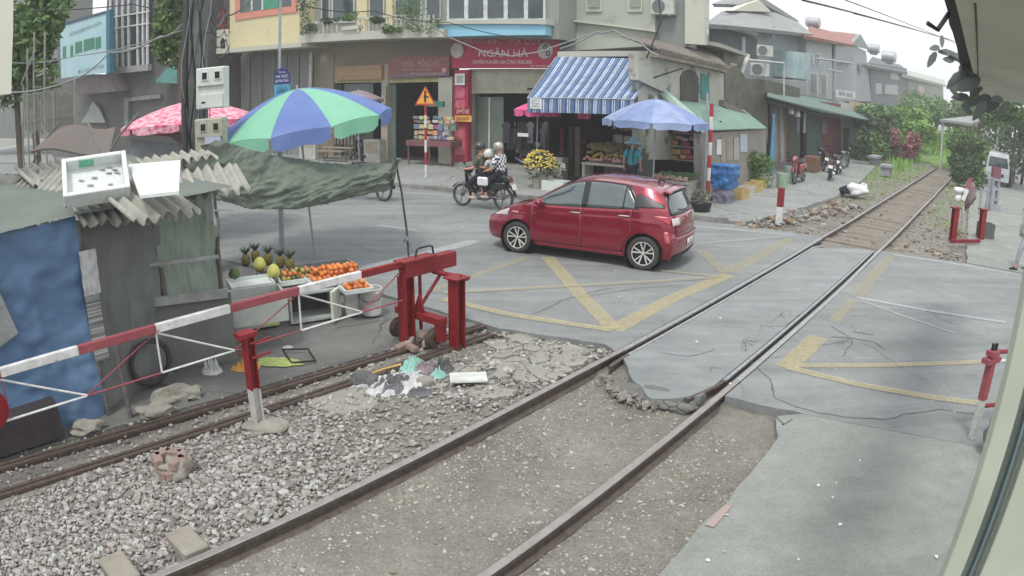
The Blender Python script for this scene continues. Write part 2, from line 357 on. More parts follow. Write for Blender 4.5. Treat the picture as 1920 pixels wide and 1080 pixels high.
slab('lane', [SP(-0.5, 19.3), SP(-0.9, 30), SP(-1.2, 46), SP(-1.0, 90), SP(8, 90), SP(9, 17.0), FP(6, 16.4), FP(2.0, 16.33)], 0.012, path_mat, amp=0.05, keep=(3, 4), seed=9)

# worn painted lines
def paint(name, col, wear=0.5, scale=22):
    m = M(name, col, 0.75, col2=tuple(c * 0.86 for c in col), scale=5, bump=0.2)
    nt = m.node_tree; b = nt.nodes['Principled BSDF']
    t = nt.nodes.new('ShaderNodeTexCoord'); n = nt.nodes.new('ShaderNodeTexNoise'); n.inputs['Scale'].default_value = scale; n.inputs['Detail'].default_value = 9; n.inputs['Roughness'].default_value = 0.75
    nt.links.new(t.outputs['Object'], n.inputs['Vector']); r = nt.nodes.new('ShaderNodeValToRGB'); r.color_ramp.elements[0].position = wear - 0.16; r.color_ramp.elements[1].position = wear + 0.2; r.color_ramp.elements[0].color = (.22, .22, .22, 1); r.color_ramp.elements[1].color = (.72, .72, .72, 1)
    nt.links.new(n.outputs['Fac'], r.inputs[0]); tr = nt.nodes.new('ShaderNodeBsdfTransparent'); ms = nt.nodes.new('ShaderNodeMixShader')
    nt.links.new(r.outputs[0], ms.inputs[0]); nt.links.new(tr.outputs[0], ms.inputs[1]); nt.links.new(b.outputs[0], ms.inputs[2]); nt.links.new(ms.outputs[0], nt.nodes['Material Output'].inputs['Surface'])
    return m
def streaks(m, ang, k=.16):
    nt = m.node_tree; b = nt.nodes['Principled BSDF']; cur = b.inputs['Base Color'].links[0].from_socket; t = nt.nodes.new('ShaderNodeTexCoord'); mp = nt.nodes.new('ShaderNodeMapping'); mp.inputs['Rotation'].default_value = (0, 0, ang); mp.inputs['Scale'].default_value = (.22, 2.6, 1)
    n = nt.nodes.new('ShaderNodeTexNoise'); n.inputs['Scale'].default_value = 1.0; n.inputs['Detail'].default_value = 8; n.inputs['Roughness'].default_value = .7; nt.links.new(t.outputs['Object'], mp.inputs[0]); nt.links.new(mp.outputs[0], n.inputs['Vector'])
    r = nt.nodes.new('ShaderNodeMapRange'); r.inputs[1].default_value = .32; r.inputs[2].default_value = .68; r.inputs[3].default_value = 1 - k; r.inputs[4].default_value = 1 + k * .8; nt.links.new(n.outputs['Fac'], r.inputs[0]); mx = nt.nodes.new('ShaderNodeMixRGB'); mx.blend_type = 'MULTIPLY'; mx.inputs[0].default_value = 1; nt.links.new(cur, mx.inputs[1]); nt.links.new(r.outputs[0], mx.inputs[2]); nt.links.new(mx.outputs[0], b.inputs['Base Color'])
streaks(asphalt, -A_ROAD, .2); streaks(cross_asphalt, -A_ROAD, .2); streaks(path_mat, -A_RAIL, .12)
yel = paint('yellow_paint', lin(192, 182, 144), 0.43); yel_worn = paint('yellow_paint_worn', lin(180, 175, 148), 0.50); whi = paint('white_paint', lin(196, 202, 202), 0.42); whi_worn = paint('white_paint_worn', lin(186, 190, 190), 0.54)
def strip(px, w, mat, z=0.004):
    P = [G(*p) for p in px]; mb = MB()
    for a, b in zip(P, P[1:]):
        d = (b - a).normalized(); q = Vector((-d.y, d.x, 0)) * w / 2; k = max(1, int((b - a).length / 0.3))
        for i in range(k):
            p0 = a + (b - a) * (i / k); p1 = a + (b - a) * ((i + 1) / k); mb.quad(*[Vector((v.x, v.y, z)) for v in (p0 - q, p1 - q, p1 + q, p0 + q)])
    return tag(mb.build('road_marking', mat), kind='structure')
strip([(1150, 619), (1260, 560), (1366, 515)], 0.26, yel, 0.005); strip([(1372, 510), (1430, 476), (1482, 447)], 0.26, yel_worn, 0.005)
strip([(1027, 482), (1088, 552), (1150, 617)], 0.24, yel, 0.008)
strip([(830, 562), (960, 592), (1148, 620)], 0.16, yel, 0.011)
strip([(806, 547), (900, 513), (990, 482)], 0.17, yel_worn, 0.005)
strip([(830, 550), (1000, 541), (1240, 528), (1350, 520)], 0.14, yel_worn, 0.014)
strip([(1312, 470), (1362, 512)], 0.22, yel_worn, 0.008); strip([(1310, 457), (1400, 450), (1478, 443)], 0.12, whi_worn, 0.008); strip([(1300, 424), (1390, 432), (1490, 441)], 0.13, whi, 0.005)
strip([(1200, 505), (1350, 520)], 0.12, yel_worn, 0.017)
strip([(1670, 480), (1605, 557)], 0.24, yel_worn, 0.005); strip([(1598, 562), (1562, 604)], 0.2, yel_worn, 0.005); strip([(1535, 632), (1472, 690)], 0.28, yel, 0.005)
strip([(1606, 558), (1740, 583), (1885, 605)], 0.12, whi, 0.008); strip([(1618, 566), (1690, 592), (1790, 626)], 0.08, whi_worn, 0.011)
strip([(1474, 686), (1640, 686), (1840, 679)], 0.13, yel, 0.008); strip([(1475, 690), (1610, 722), (1740, 745), (1840, 758)], 0.15, yel, 0.011)
strip([(1675, 478), (1790, 495), (1912, 516)], 0.12, whi, 0.008)
strip([(893, 451), (790, 478), (640, 513)], 0.3, whi, 0.005)
strip([(532, 397), (600, 408)], 0.13, whi_worn, 0.005); strip([(708, 422), (785, 433)], 0.13, whi, 0.005); strip([(480, 455), (520, 448)], 0.1, whi_worn, 0.005)
strip([(560, 341), (740, 359), (856, 368)], 0.12, whi, 0.005)

def crack(px, w=.012, seed=0, mat=None):
    P = [G(*p) for p in px]; out = []; rr = random.Random(seed)
    for a, b in zip(P, P[1:]):
        k = max(2, int((b - a).length / .05)); d = (b - a).normalized(); q = Vector((-d.y, d.x, 0))
        for i in range(k): p = a.lerp(b, i / k); out.append((p + q * (.03 * fbm(p.x, p.y, 3, seed) + rr.uniform(-.006, .006)), q))
    out.append((P[-1], q)); mb = MB()
    for (a, qa), (b, qb) in zip(out, out[1:]):
        wa, wb = w * (.4 + abs(fbm(a.x, a.y, 5, 1))), w * (.4 + abs(fbm(b.x, b.y, 5, 1))); mb.quad(*[Vector((v.x, v.y, .0035)) for v in (a - qa * wa, b - qb * wb, b + qb * wb, a + qa * wa)])
    return tag(mb.build('road_crack', mat or MATS['crack_dark']), kind='structure')
M('crack_dark', lin(98, 98, 94), .95, scale=20)
for k, (w_, c) in enumerate(((.012, [(1408, 680), (1440, 708), (1452, 745), (1480, 758), (1530, 775), (1600, 783), (1660, 787), (1700, 776), (1760, 768), (1832, 776)]), (.01, [(1445, 768), (1470, 798), (1486, 786)]), (.01, [(1000, 590), (1060, 562), (1110, 548), (1150, 540)]), (.008, [(1080, 560), (1200, 540), (1280, 536)]), (.01, [(1560, 612), (1600, 640), (1580, 668)]), (.008, [(1500, 590), (1475, 610), (1440, 612)]), (.008, [(1240, 662), (1290, 668), (1340, 655)]), (.007, [(1380, 500), (1420, 520), (1400, 548)]), (.02, [(1560, 632), (1600, 634), (1640, 642), (1660, 655)]), (.02, [(1600, 622), (1640, 628)]), (.008, [(820, 440), (900, 425), (990, 430)]), (.008, [(700, 470), (640, 452), (560, 460)]))): crack(c, w_, k)
rr = random.Random(4)
for k in range(11):
    t_ = rr.uniform(0, 1); x, y = 1355 + (1640 - 1355) * t_, 715 - (715 - 470) * t_; x -= 24 - 14 * t_; crack([(x, y), (x - rr.uniform(10, 34) * (1 - .5 * t_), y - rr.uniform(-2, 10)), (x - rr.uniform(10, 40) * (1 - .5 * t_), y + rr.uniform(4, 16) * (1 - .5 * t_))], .005, 40 + k)
stn = M('red_stain', lin(170, 140, 132), .9, col2=lin(154, 150, 142), scale=6, amt=.9); mb = MB(); mb.add([v + UP * .006 for v in (G(1322, 985), G(1358, 948), G(1372, 950), G(1338, 990))], [(0, 1, 2, 3)]); tag(mb.build('paint_stain', stn), kind='structure')
# ------------------------------------------------------------------ rails and sleepers
rust = M('rail_rust', lin(112, 105, 98), 0.6, 0.35, col2=lin(78, 66, 58), scale=14, bump=0.3, amt=0.8)
rail_top = M('rail_worn_steel', lin(168, 165, 160), 0.42, 0.45, col2=lin(136, 131, 125), scale=9, amt=0.8)
bright = M('rail_bright_steel', lin(184, 188, 188), 0.38, 0.55, col2=lin(140, 142, 142), scale=20)
def rail_mesh(P, top_z, h=0.14, hw=0.036, foot=0.07, mats=(0, 1), shine=None):
    """P centre points; profile with head, web and foot"""
    prof = [(-foot, -h), (-foot, -h + 0.014), (-0.012, -h + 0.032), (-0.012, -0.045), (-hw, -0.036), (-hw, -0.006), (-hw + 0.008, 0), (hw - 0.008, 0), (hw, -0.006), (hw, -0.036), (0.012, -0.045), (0.012, -h + 0.032), (foot, -h + 0.014), (foot, -h)]
    mb = MB(); n = len(prof); vs = []
    for i, p in enumerate(P):
        d = (P[min(i + 1, len(P) - 1)] - P[max(0, i - 1)]).normalized(); q = Vector((d.y, -d.x, 0)).normalized()
        vs += [Vector((p.x, p.y, top_z + (p.z))) + q * a + UP * b for a, b in prof]
    b = len(mb.v); mb.v += [tuple(v) for v in vs]
    for i in range(len(P) - 1):
        for k in range(n):
            mb.f.append((b + i * n + k, b + i * n + (k + 1) % n, b + (i + 1) * n + (k + 1) % n, b + (i + 1) * n + k))
            t = 1 if k in (5, 6, 7) else 0
            if shine and shine[0] < P[i].dot(S1) < shine[1] and k in (4, 5, 6, 7, 8): t = 2
            mb.m.append(t)
    mb.f += [tuple(b + k for k in range(n)), tuple(b + (len(P) - 1) * n + k for k in reversed(range(n)))]; mb.m += [0, 0]
    return mb
for n, lab in ((RL, 'long running rail of the track on the side of the red car and sliding gate'), (RR, 'long running rail of the track on the side of the concrete path')):
    P = [SP(n + 0.006 * math.sin(s * 0.7), s, 0.004 * math.sin(s * 1.1 + n)) for s in np.arange(-4, 64, 0.5)]
    mb = rail_mesh(P, 0.008, shine=(6.6, 15.8)); o = mb.build('rail', [rust, rail_top, bright]); tag(o, lab, 'rail', 'running rails of the railway track')
for n, k, lab in ((RL + 0.13, 0, 'bright check rail beside the left running rail through the road crossing'), (RR - 0.13, 1, 'bright check rail with a flared rusty end beside the right running rail')):
    P = [SP(n, s) for s in np.arange(6.9 if k == 0 else 6.9, 15.0 + k * 0.8, 0.4)]
    if k: P = [SP(n - 0.13, 6.2), SP(n - 0.07, 6.42), SP(n - 0.015, 6.68)] + P
    else: P = [SP(n + 0.03, 6.45), SP(n + 0.01, 6.65)] + P; P += [SP(n + 0.12, 15.2)]
    mb = rail_mesh(P, 0.006, hw=0.022, shine=(6.75, 15.9)); tag(mb.build('check_rail', [rust, rust, bright]), lab, 'rail', 'check rails in the road crossing')
groove_dark = M('flangeway_dark', lin(38, 38, 38), 0.9, scale=10)  # plain dark tone for the bottom of the rail grooves
for n in (RL + 0.065, RR - 0.065):
    mb = MB(); mb.box(SP(n, 11.2, -0.075), (9.2, 0.06, 0.03), A_RAIL); tag(mb.build('flangeway', groove_dark), kind='structure')
old_rail = M('gate_rail_rust', lin(104, 92, 84), 0.7, 0.3, col2=lin(70, 58, 50), scale=10, bump=0.4, amt=0.9)
g1 = [G(0, 872), G(905, 608)]; g2 = [G(0, 922), G(921, 624)]
for (a, b), lab in ((g1, 'rusty gate track rail nearest the fruit stall under the red white gate'), (g2, 'rusty gate track rail nearest the gravel under the red white gate')):
    d = (b - a).normalized(); q = Vector((d.y, -d.x, 0)); P = [a - d * 2.5 + d * ((b - a).length + 2.5) * i / 12 for i in range(13)]
    mb = MB()
    for off in (-0.035, 0.04):
        m2 = rail_mesh([p + q * off for p in P], 0.0, h=0.1, hw=0.02 if off < 0 else 0.026, foot=0.03); b0 = len(mb.v); mb.v += m2.v; mb.f += [tuple(b0 + i for i in f) for f in m2.f]; mb.m += [0] * len(m2.f)
    tag(mb.build('gate_track_rail', old_rail), lab, 'rail', 'track rails the sliding gate rolls on')
slp_mat = M('sleeper_concrete', lin(158, 156, 146), 0.9, col2=lin(126, 118, 104), scale=4, bump=0.5, amt=0.9)
slp_dirt = M('sleeper_muddy', lin(138, 130, 116), 0.95, col2=lin(112, 104, 92), scale=5, bump=0.6, amt=0.9)
def sleeper(s, mat, z=-0.055, wdt=0.24, rot=0.0):
    mb = MB(); mb.box((0, 0, -0.08), (2.4, wdt, 0.16), None, 0.02); o = mb.build('sleeper', mat); o.location = SP((RL + RR) / 2, s, z); o.rotation_euler = (0, 0, math.atan2(N1.y, N1.x) + rot); return o
first = None; gs2 = 16.4
for i in range(64):
    s = 16.45 + i * 0.62
    if first is None: first = sleeper(s, slp_dirt); o = first
    else: o = first.copy(); COL.objects.link(o); o.location = SP((RL + RR) / 2 + rnd.uniform(-0.04, 0.04), s, -0.098 + rnd.uniform(-0.02, 0.012)); o.rotation_euler = (0, 0, math.atan2(N1.y, N1.x) + rnd.uniform(-0.03, 0.03))
    tag(o, 'muddy sleeper half sunk in the brown track bed beyond the road crossing', 'sleeper', 'sleepers beyond the crossing')
mb = MB(); mb.box(G(352, 1022, -0.03), (0.34, 0.22, 0.12), math.atan2(N1.y, N1.x), 0.015)
single('sleeper', mb, slp_mat, 'pale concrete sleeper end poking out of the gravel beside the left rail', 'sleeper')
mb = MB(); mb.box(G(226, 1072, -0.03), (0.36, 0.22, 0.12), math.atan2(N1.y, N1.x), 0.015)
single('sleeper', mb, slp_mat, 'pale concrete sleeper end lowest in the photo, at the bottom edge in the gravel', 'sleeper')

# ------------------------------------------------------------------ gravel and loose stones
ico = bmesh.new(); bmesh.ops.create_icosphere(ico, subdivisions=1, radius=1.0); ICOV = np.array([v.co[:] for v in ico.verts]); ICOF = np.array([[v.index for v in f.verts] for f in ico.faces]); ico.free()
def stones(name, pos, rad, mats, seed=1, flat=0.65, jit=0.28):
    g = np.random.default_rng(seed); n = len(pos); V = np.repeat(ICOV[None], n, 0) * (1 + g.uniform(-jit, jit, (n, 12, 1)))
    V[:, :, 0] *= g.uniform(0.8, 1.4, (n, 1)); V[:, :, 1] *= g.uniform(0.6, 1.0, (n, 1)); V[:, :, 2] *= flat * g.uniform(0.7, 1.2, (n, 1))
    a = g.uniform(0, 6.28, n); b = g.uniform(-0.5, 0.5, n); ca, sa, cb, sb = np.cos(a)[:, None], np.sin(a)[:, None], np.cos(b)[:, None], np.sin(b)[:, None]
    x, y, z = V[:, :, 0], V[:, :, 1], V[:, :, 2]; y, z = y * cb - z * sb, y * sb + z * cb; x, y = x * ca - y * sa, x * sa + y * ca
    V = np.stack([x, y, z], 2) * np.array(rad)[:, None, None] + np.array(pos)[:, None, :]
    F = (ICOF[None] + (np.arange(n) * 12)[:, None, None]).reshape(-1, 3)
    me = bpy.data.meshes.new(name); me.from_pydata(V.reshape(-1, 3).tolist(), [], F.tolist())
    for m in mats: me.materials.append(m)
    me.polygons.foreach_set('material_index', np.repeat(g.integers(0, len(mats), n), 20).tolist()); me.update()
    o = bpy.data.objects.new(name, me); COL.objects.link(o); return tag(o, kind='stuff')
st_mats = [M('stone_a', lin(166, 166, 162), 0.85, scale=25, col2=lin(140, 140, 136)), M('stone_b', lin(146, 144, 138), 0.85, scale=25), M('stone_c', lin(184, 184, 178), 0.85, scale=25, col2=lin(160, 160, 154)), M('stone_d', lin(132, 128, 122), 0.9, scale=25), M('stone_e', lin(166, 158, 150), 0.9, scale=25)]
g = np.random.default_rng(3); pos = []; rad = []
while len(pos) < 13500:
    n, s = g.uniform(-5.78, RL - 0.12), g.uniform(-1.5, 5.6)
    dens = (1 - ss(2.4, 4.9, s + 0.9 * fbm(n, s, 0.8) - 0.35 * (n + 4.9))) * (0.5 + 0.5 * ss(-5.75, -5.2, n + 0.15 * fbm(n, s, 2)))
    dens = max(dens, 0.03)
    if g.uniform() > dens: continue
    p = SP(n, s); r = float(np.clip(g.lognormal(-4.08, 0.38), 0.008, 0.038)); pos.append((p.x, p.y, ground_z(p.x, p.y) + r * 0.25 + g.uniform(0, 0.018))); rad.append(r)
stones('gravel', pos, rad, st_mats, 1)
pos = []; rad = []
while len(pos) < 10500:
    n, s = g.uniform(-6.0, -1.5), g.uniform(0, 7.6)
    p = SP(n, s); c = p.dot(E2)
    if c > 7.0 - 0.1 * n * 0 or abs(n - RL) < 0.08 or abs(n - RR) < 0.08: continue
    if n > -2.4 and s > 5.9: continue
    k = 0.35 + 0.65 * ss(-0.1, 0.5, fbm(n * 1.3, s * 1.3, 1.0, 4)) + 0.5 * (ss(0.35, 0.1, abs(n - RL - 0.25)) + ss(0.3, 0.1, abs(n - RR - 0.2)))
    if g.uniform() > k * 0.8: continue
    r = float(np.clip(g.lognormal(-4.75, 0.45), 0.005, 0.03)); pos.append((p.x, p.y, ground_z(p.x, p.y) + r * 0.15)); rad.append(r)
stones('loose_stones', pos, rad, st_mats[:3] + [M('stone_f', lin(170, 166, 148), 0.9, scale=20), M('stone_g', lin(140, 134, 118), 0.9, scale=20)], 2)
pos = []; rad = []
while len(pos) < 2600:
    n, s = g.uniform(-7.0, 0.0), 16.4 + 40 * g.uniform() ** 1.7
    if -3.9 < n < -2.6 and g.uniform() < 0.75: continue
    p = SP(n, s)
    if p.dot(E2) < 16.75 or (n < -5.6 and s > 20) or (n > -0.7 and s > 18): continue
    r = float(np.clip(g.lognormal(-3.5, 0.5), 0.01, 0.09)); pos.append((p.x, p.y, ground_z(p.x, p.y) + r * 0.2)); rad.append(r)
stones('track_bed_stones', pos, rad, [st_mats[0], st_mats[3], st_mats[4], M('stone_brown', lin(140, 120, 98), 0.9, scale=20), M('stone_br2', lin(118, 100, 82), 0.9, scale=20)], 5)
pos = []; rad = []
for i in range(900):       # grit between the gate rails and along the hut
    t = g.uniform(0, 1); a = g1[0].lerp(g1[1], t); b = g2[0].lerp(g2[1], t); p = a.lerp(b, g.uniform(-0.6, 1)) ; r = float(np.clip(g.lognormal(-4.3, 0.5), 0.006, 0.04)); pos.append((p.x, p.y, -0.05 + g.uniform(-0.01, 0.015))); rad.append(r)
stones('gate_track_grit', pos, rad, st_mats, 6)

# ================================================================== THE RED CAR
car_red = M('car_red', lin(138, 16, 46), 0.22, 0.4, col2=lin(126, 14, 42), scale=3, coat=1.0, amt=0.2, spec=0.5)
blk = M('black_plastic', lin(34, 34, 36), 0.55, col2=lin(26, 26, 28), scale=20)
blk_gloss = M('black_gloss', lin(24, 26, 28), 0.18, scale=20, spec=0.6)
tyre_m = M('tyre_rubber', lin(74, 72, 70), 0.9, col2=lin(52, 51, 50), scale=12)
chrome = M('chrome', (0.75, 0.75, 0.76), 0.16, 0.95, scale=3, amt=0.1)
alloy = M('alloy', lin(222, 221, 216), 0.35, 0.3, scale=8, amt=0.2)
glass = M('car_glass', lin(98, 110, 108), 0.05, 0.5, scale=2, col2=lin(84, 96, 96), spec=1.0, coat=0.6)
lampred = M('lamp_red', lin(190, 50, 60), 0.15, coat=1, scale=8); lampwhite = M('lamp_clear', lin(214, 206, 204), 0.12, 0.2, coat=1, scale=8)
plate_m = M('plate_white', lin(220, 220, 214), 0.5, scale=10, amt=0.15); ink = M('ink_dark', lin(40, 42, 48), 0.7, scale=10)
def interp(pts, x):
    if x <= pts[0][0]: return pts[0][1]
    for (a, b), (c, d) in zip(pts, pts[1:]):
        if x <= c:
            t = (x - a) / (c - a); return b + (d - b) * t
    return pts[-1][1]
def smooth_interp(pts, x, k=0.09):
    return sum(interp(pts, x + d * k) * w_ for d, w_ in ((-1, .17), (-.5, .2), (0, .26), (.5, .2), (1, .17)))
TOP = [(-1.72, 1.345), (-1.5, 1.40), (-1.1, 1.455), (-.6, 1.495), (-.2, 1.505), (.1, 1.47), (.35, 1.37), (.7, 1.18), (1.02, .985), (1.25, .94), (1.55, .87), (1.78, .77), (1.9, .66)]
XF = [(.15, 1.83), (.25, 1.91), (.35, 1.94), (.55, 1.93), (.66, 1.89), (.75, 1.84), (1.1, 1.82)]
XR = [(.18, -1.72), (.28, -1.79), (.42, -1.815), (.56, -1.81), (.62, -1.77), (.8, -1.765), (.92, -1.74), (1.0, -1.70), (1.2, -1.60), (1.36, -1.52), (1.45, -1.5)]
ZB = [(-1.8, 1.0), (-1.2, 1.03), (-.6, .985), (0, .955), (.9, .93), (1.3, .9), (1.9, .8)]
def topz(X): return smooth_interp(TOP, X)
def carx(X, z):
    if X > 0.9: return 0.9 + (X - 0.9) * (smooth_interp(XF, z, .05) - 0.9)
    if X < -1.0: return -1.0 - (-1.0 - X) / 0.7 * (-1.0 - (smooth_interp(XR, z, .04) + 0.09))
    return X
def wid(X):
    w_ = 0.838
    if X > 1.1: w_ -= 0.20 * ((X - 1.1) / 0.8) ** 2.6
    if X < -1.05: w_ -= 0.10 * ((-1.05 - X) / 0.65) ** 2.2
    return w_
def sect(X):
    T = topz(X); zb = min(interp(ZB, X), T - 0.06); zr = max(zb + 0.01, T - 0.05); w_ = wid(X)
    wb = w_ * 0.945; wr = wb - 0.05 - 0.15 * ss(0.0, 0.42, T - zb - 0.05); return T, zb, zr, w_, wb, wr
def wz(X, z):
    T, zb, zr, w_, wb, wr = sect(X)
    if z <= zb:
        if z < .5: r = w_ * (1 - 0.055 * ((.5 - z) / .32) ** 2)
        else: r = w_ + (wb - w_) * ((z - .5) / max(.05, zb - .5)) ** 1.7
        return r + 0.010 * math.exp(-((z - .80 - .05 * (-X) * .5) / .022) ** 2) * (1 if X < .9 else .4) - 0.012 * math.exp(-((z - .56) / .08) ** 2) * (abs(X) < .85)
    t = min(1, (z - zb) / max(.01, zr - zb)); return wb + (wr - wb) * (t ** 1.15)
WX = (1.225, -1.225); TR = 0.292
def arch(x, Rr=0.345):
    for xw in WX:
        if abs(x - xw) < Rr: return TR + 0.01 + math.sqrt(Rr * Rr - (x - xw) ** 2)
    return 0
def zlow(X): return max(0.2 + 0.02 * ss(1.3, 1.8, abs(X)), arch(carx(X, .45)))
def make_car():
    root = thing('car', 'red five-door hatchback seen from its left rear, driving over the crossing', 'car', (0, 0, 0))
    Xs = sorted(set([round(-1.7 + 3.6 * i / 180, 4) for i in range(181)]))
    rings = []
    for X in Xs:
        T, zb, zr, w_, wb, wr = sect(X); z0 = zlow(X); ring = []
        for i in range(13): z = z0 + (zb - z0) * i / 12; ring.append((wz(X, z), z))
        for i in range(1, 8): z = zb + (zr - zb) * i / 7; ring.append((wz(X, z), z))
        for i in range(1, 9):
            t = i / 8; y = wr * (1 - t); ring.append((y, zr + (T - zr) * (1 - (1 - t) ** 2.6)))
        rings.append([(carx(X, z), y, z) for y, z in ring])
    n = len(rings[0]); mb = MB(); vs = []
    for r in rings: vs += [(x, y, z) for x, y, z in r] + [(x, -y, z) for x, y, z in reversed(r[:-1])]
    m = 2 * n - 1
    fs = [(i * m + k, i * m + k + 1, (i + 1) * m + k + 1, (i + 1) * m + k) for i in range(len(rings) - 1) for k in range(m - 1)]
    mb.add(vs, fs)
    # front and rear caps, bulged across
    def cap(X, dirn, bulge):
        T, zb, zr, w_, wb, wr = sect(X); ring = rings[-1] if dirn > 0 else rings[0]
        vs = []; fs = []; K = 12
        for (x, y, z) in ring:
            for k in range(K + 1):
                t = -1 + 2 * k / K; vs.append((x + dirn * bulge * (1 - abs(t) ** 2.4), y * t, z + 0 * t))
        for i in range(len(ring) - 1):
            for k in range(K):
                q = (i * (K + 1) + k, i * (K + 1) + k + 1, (i + 1) * (K + 1) + k + 1, (i + 1) * (K + 1) + k); fs.append(q if dirn < 0 else tuple(reversed(q)))
        mb.add(vs, fs)
    cap(-1.7, -1, 0.09); cap(1.9, 1, 0.08)
    mb.build('body', car_red, root, smooth=True, world=False, angle=32)
    def patch(name, x0, x1, lo, hi, off, mat, nx=24, nz=8, sides=(1, -1), sub=None, thick=0.004, parent=root):
        for sgn in sides:
            mb = MB(); vs = []
            for j in range(nz + 1):
                for i in range(nx + 1):
                    X = x0 + (x1 - x0) * i / nx; a, b = (lo(X) if callable(lo) else lo), (hi(X) if callable(hi) else hi)
                    z = a + (b - a) * j / nz; vs.append((carx(X, z), sgn * (wz(X, z) + off), z))
            w_ = nx + 1; fs = [(j * w_ + i, j * w_ + i + 1, (j + 1) * w_ + i + 1, (j + 1) * w_ + i) for j in range(nz) for i in range(nx)]
            mb.add(vs, fs if sgn < 0 else [tuple(reversed(f)) for f in fs]); o = mb.build(name, mat, parent, smooth='all', world=False)
            md = o.modifiers.new('s', 'SOLIDIFY'); md.thickness = thick; md.offset = -1
            yield o
    L_ = lambda g_: list(g_)
    belt = lambda X: interp(ZB, X) + 0.022
    wtop = lambda X: min(topz(X) - 0.085, 1.415)
    L_(patch('door_seam', .955, -.995, lambda X: max(.262, arch(X, .372)), lambda X: belt(X) - .004, .0012, blk, nx=50, thick=.002))
    fd = L_(patch('door', .945, -.062, .27, lambda X: belt(X) - .008, .004, car_red, nx=24, nz=16, thick=.006))
    rd = L_(patch('door', -.074, -.985, lambda X: max(.27, arch(X, .382)), lambda X: belt(X) - .008, .004, car_red, nx=34, nz=16, thick=.006))
    wt2 = lambda X: max(belt(X) - .01, wtop(X) - ss(-.78, -1.12, X) * (wtop(X) - belt(X) - .02))
    L_(patch('window_surround', .9, -1.13, lambda X: belt(X) - .006, lambda X: max(belt(X), min(topz(X) - .062, 1.437) - ss(-.85, -1.16, X) * (.30)), .0025, blk_gloss, nx=60, thick=.003))
    L_(patch('window', .80, -.035, belt, wtop, .0055, glass, nx=24))
    L_(patch('window', -.15, -.80, belt, wtop, .0055, glass, nx=24))
    L_(patch('window', -.825, -1.02, belt, lambda X: wtop(X) - .02 - .22 * ss(-.82, -1.05, X), .0055, glass, nx=12))
    # vents lines on the dark rear pillar
    L_(patch('pillar_trim', -1.03, -1.66, lambda X: belt(X) + .02 + .03 * ss(-1.2, -1.6, X), lambda X: topz(X) - .17 - 0.05 * ss(-1.2, -1.6, X), .0045, M('pillar_trim', lin(62, 60, 64), .3, scale=40), nx=16))
    for s_, dset in ((1, (fd[0], rd[0])), (-1, (fd[1], rd[1]))):
        for d, X, z in ((dset[0], .075, .872), (dset[1], -.845, .905)):
            y = s_ * (wz(X, z) + .022); mb = MB(); mb.tube([(X + .10, y - s_ * .016, z), (X + .07, y, z + .003), (X - .07, y, z + .006), (X - .10, y - s_ * .016, z + .004)], [.009, .013, .013, .009], 8); mb.build('handle', chrome, d, smooth=True, world=False)
        y = s_ * .83; mb = MB(); mb.blob((.74, s_ * .885, 1.0), .1, 3, .03, 3, (.75, 1.0, .72)); mm = mb.build('mirror', car_red, root, smooth='all', world=False)
        mb = MB(); mb.tube([(.72, s_ * .77, .965), (.735, s_ * .83, .975)], .03, 8); mb.box((.695, s_ * .885, 1.0), (.02, .13, .09), None, .005); mb.build('mirror_stem', blk, mm, world=False)
        L_(patch('sill', .86, -.86, .2, .262, .008, car_red, nx=20, nz=3, sides=(s_,)))
        L_(patch('headlight', 1.86, 1.45, lambda X: .66 + .08 * (1.9 - X), lambda X: min(.80 + .02, topz(X) - .075), .006, lampwhite, nx=12, nz=5, sides=(s_,)))
        L_(patch('side_marker', 1.36, 1.22, .755, .79, .006, M('marker', lin(224, 140, 140), .2, coat=1), nx=4, nz=2, sides=(s_,)))
        L_(patch('tail_light', -1.40, -1.69, lambda X: .93 - .1 * ss(-1.4, -1.69, X) - .0, lambda X: .955, .007, lampred, nx=10, nz=5, sides=(s_,)))
        L_(patch('reflector', -1.58, -1.66, .50, .70, .006, M('bump_refl', lin(196, 92, 98), .25, coat=1), nx=3, nz=6, sides=(s_,)))
    # rear face pieces
    Tn = sect(-1.7)
    def rear(y, z):
        w_ = wz(-1.7, z); return smooth_interp(XR, z, .04) + 0.09 * min(1, abs(y) / w_) ** 2.4
    def rpatch(name, zl, zh, ylo, yhi, off, mat, nz=8, ny=14, thick=.004, par=root):
        mb = MB(); vs = []
        for j in range(nz + 1):
            z = zl + (zh - zl) * j / nz; a, b = (ylo(z) if callable(ylo) else ylo), (yhi(z) if callable(yhi) else yhi)
            for i in range(ny + 1): y = a + (b - a) * i / ny; vs.append((rear(y, z) - off, y, z))
        w_ = ny + 1; fs = [(j * w_ + i, (j + 1) * w_ + i, (j + 1) * w_ + i + 1, j * w_ + i + 1) for j in range(nz) for i in range(ny)]
        mb.add(vs, fs); o = mb.build(name, mat, par, smooth='all', world=False); md = o.modifiers.new('s', 'SOLIDIFY'); md.thickness = thick; md.offset = 1; return o
    rpatch('rear_window', .985, 1.30, lambda z: -wz(-1.7, z) + .075 + .05 * (z - .98), lambda z: wz(-1.7, z) - .075 - .05 * (z - .98), .006, glass)
    rpatch('rear_window_surround', .965, 1.318, lambda z: -wz(-1.7, z) + .02, lambda z: wz(-1.7, z) - .02, .003, blk_gloss)
    tg = rpatch('tailgate_seam', .60, .962, -.60, .60, .0025, blk); 
    tg = rpatch('tailgate', .607, .957, -.592, .592, .006, car_red)
    for s_ in (1, -1):
        a, b = (.42, .70) if s_ > 0 else (-.70, -.42); rpatch('tail_light', .80, .92, a, b, .011, lampwhite if s_ > 0 else lampwhite, ny=6)
        rpatch('tail_light', .82, .90, a - (0 if s_ > 0 else -.0), b, .008, lampred, ny=6)
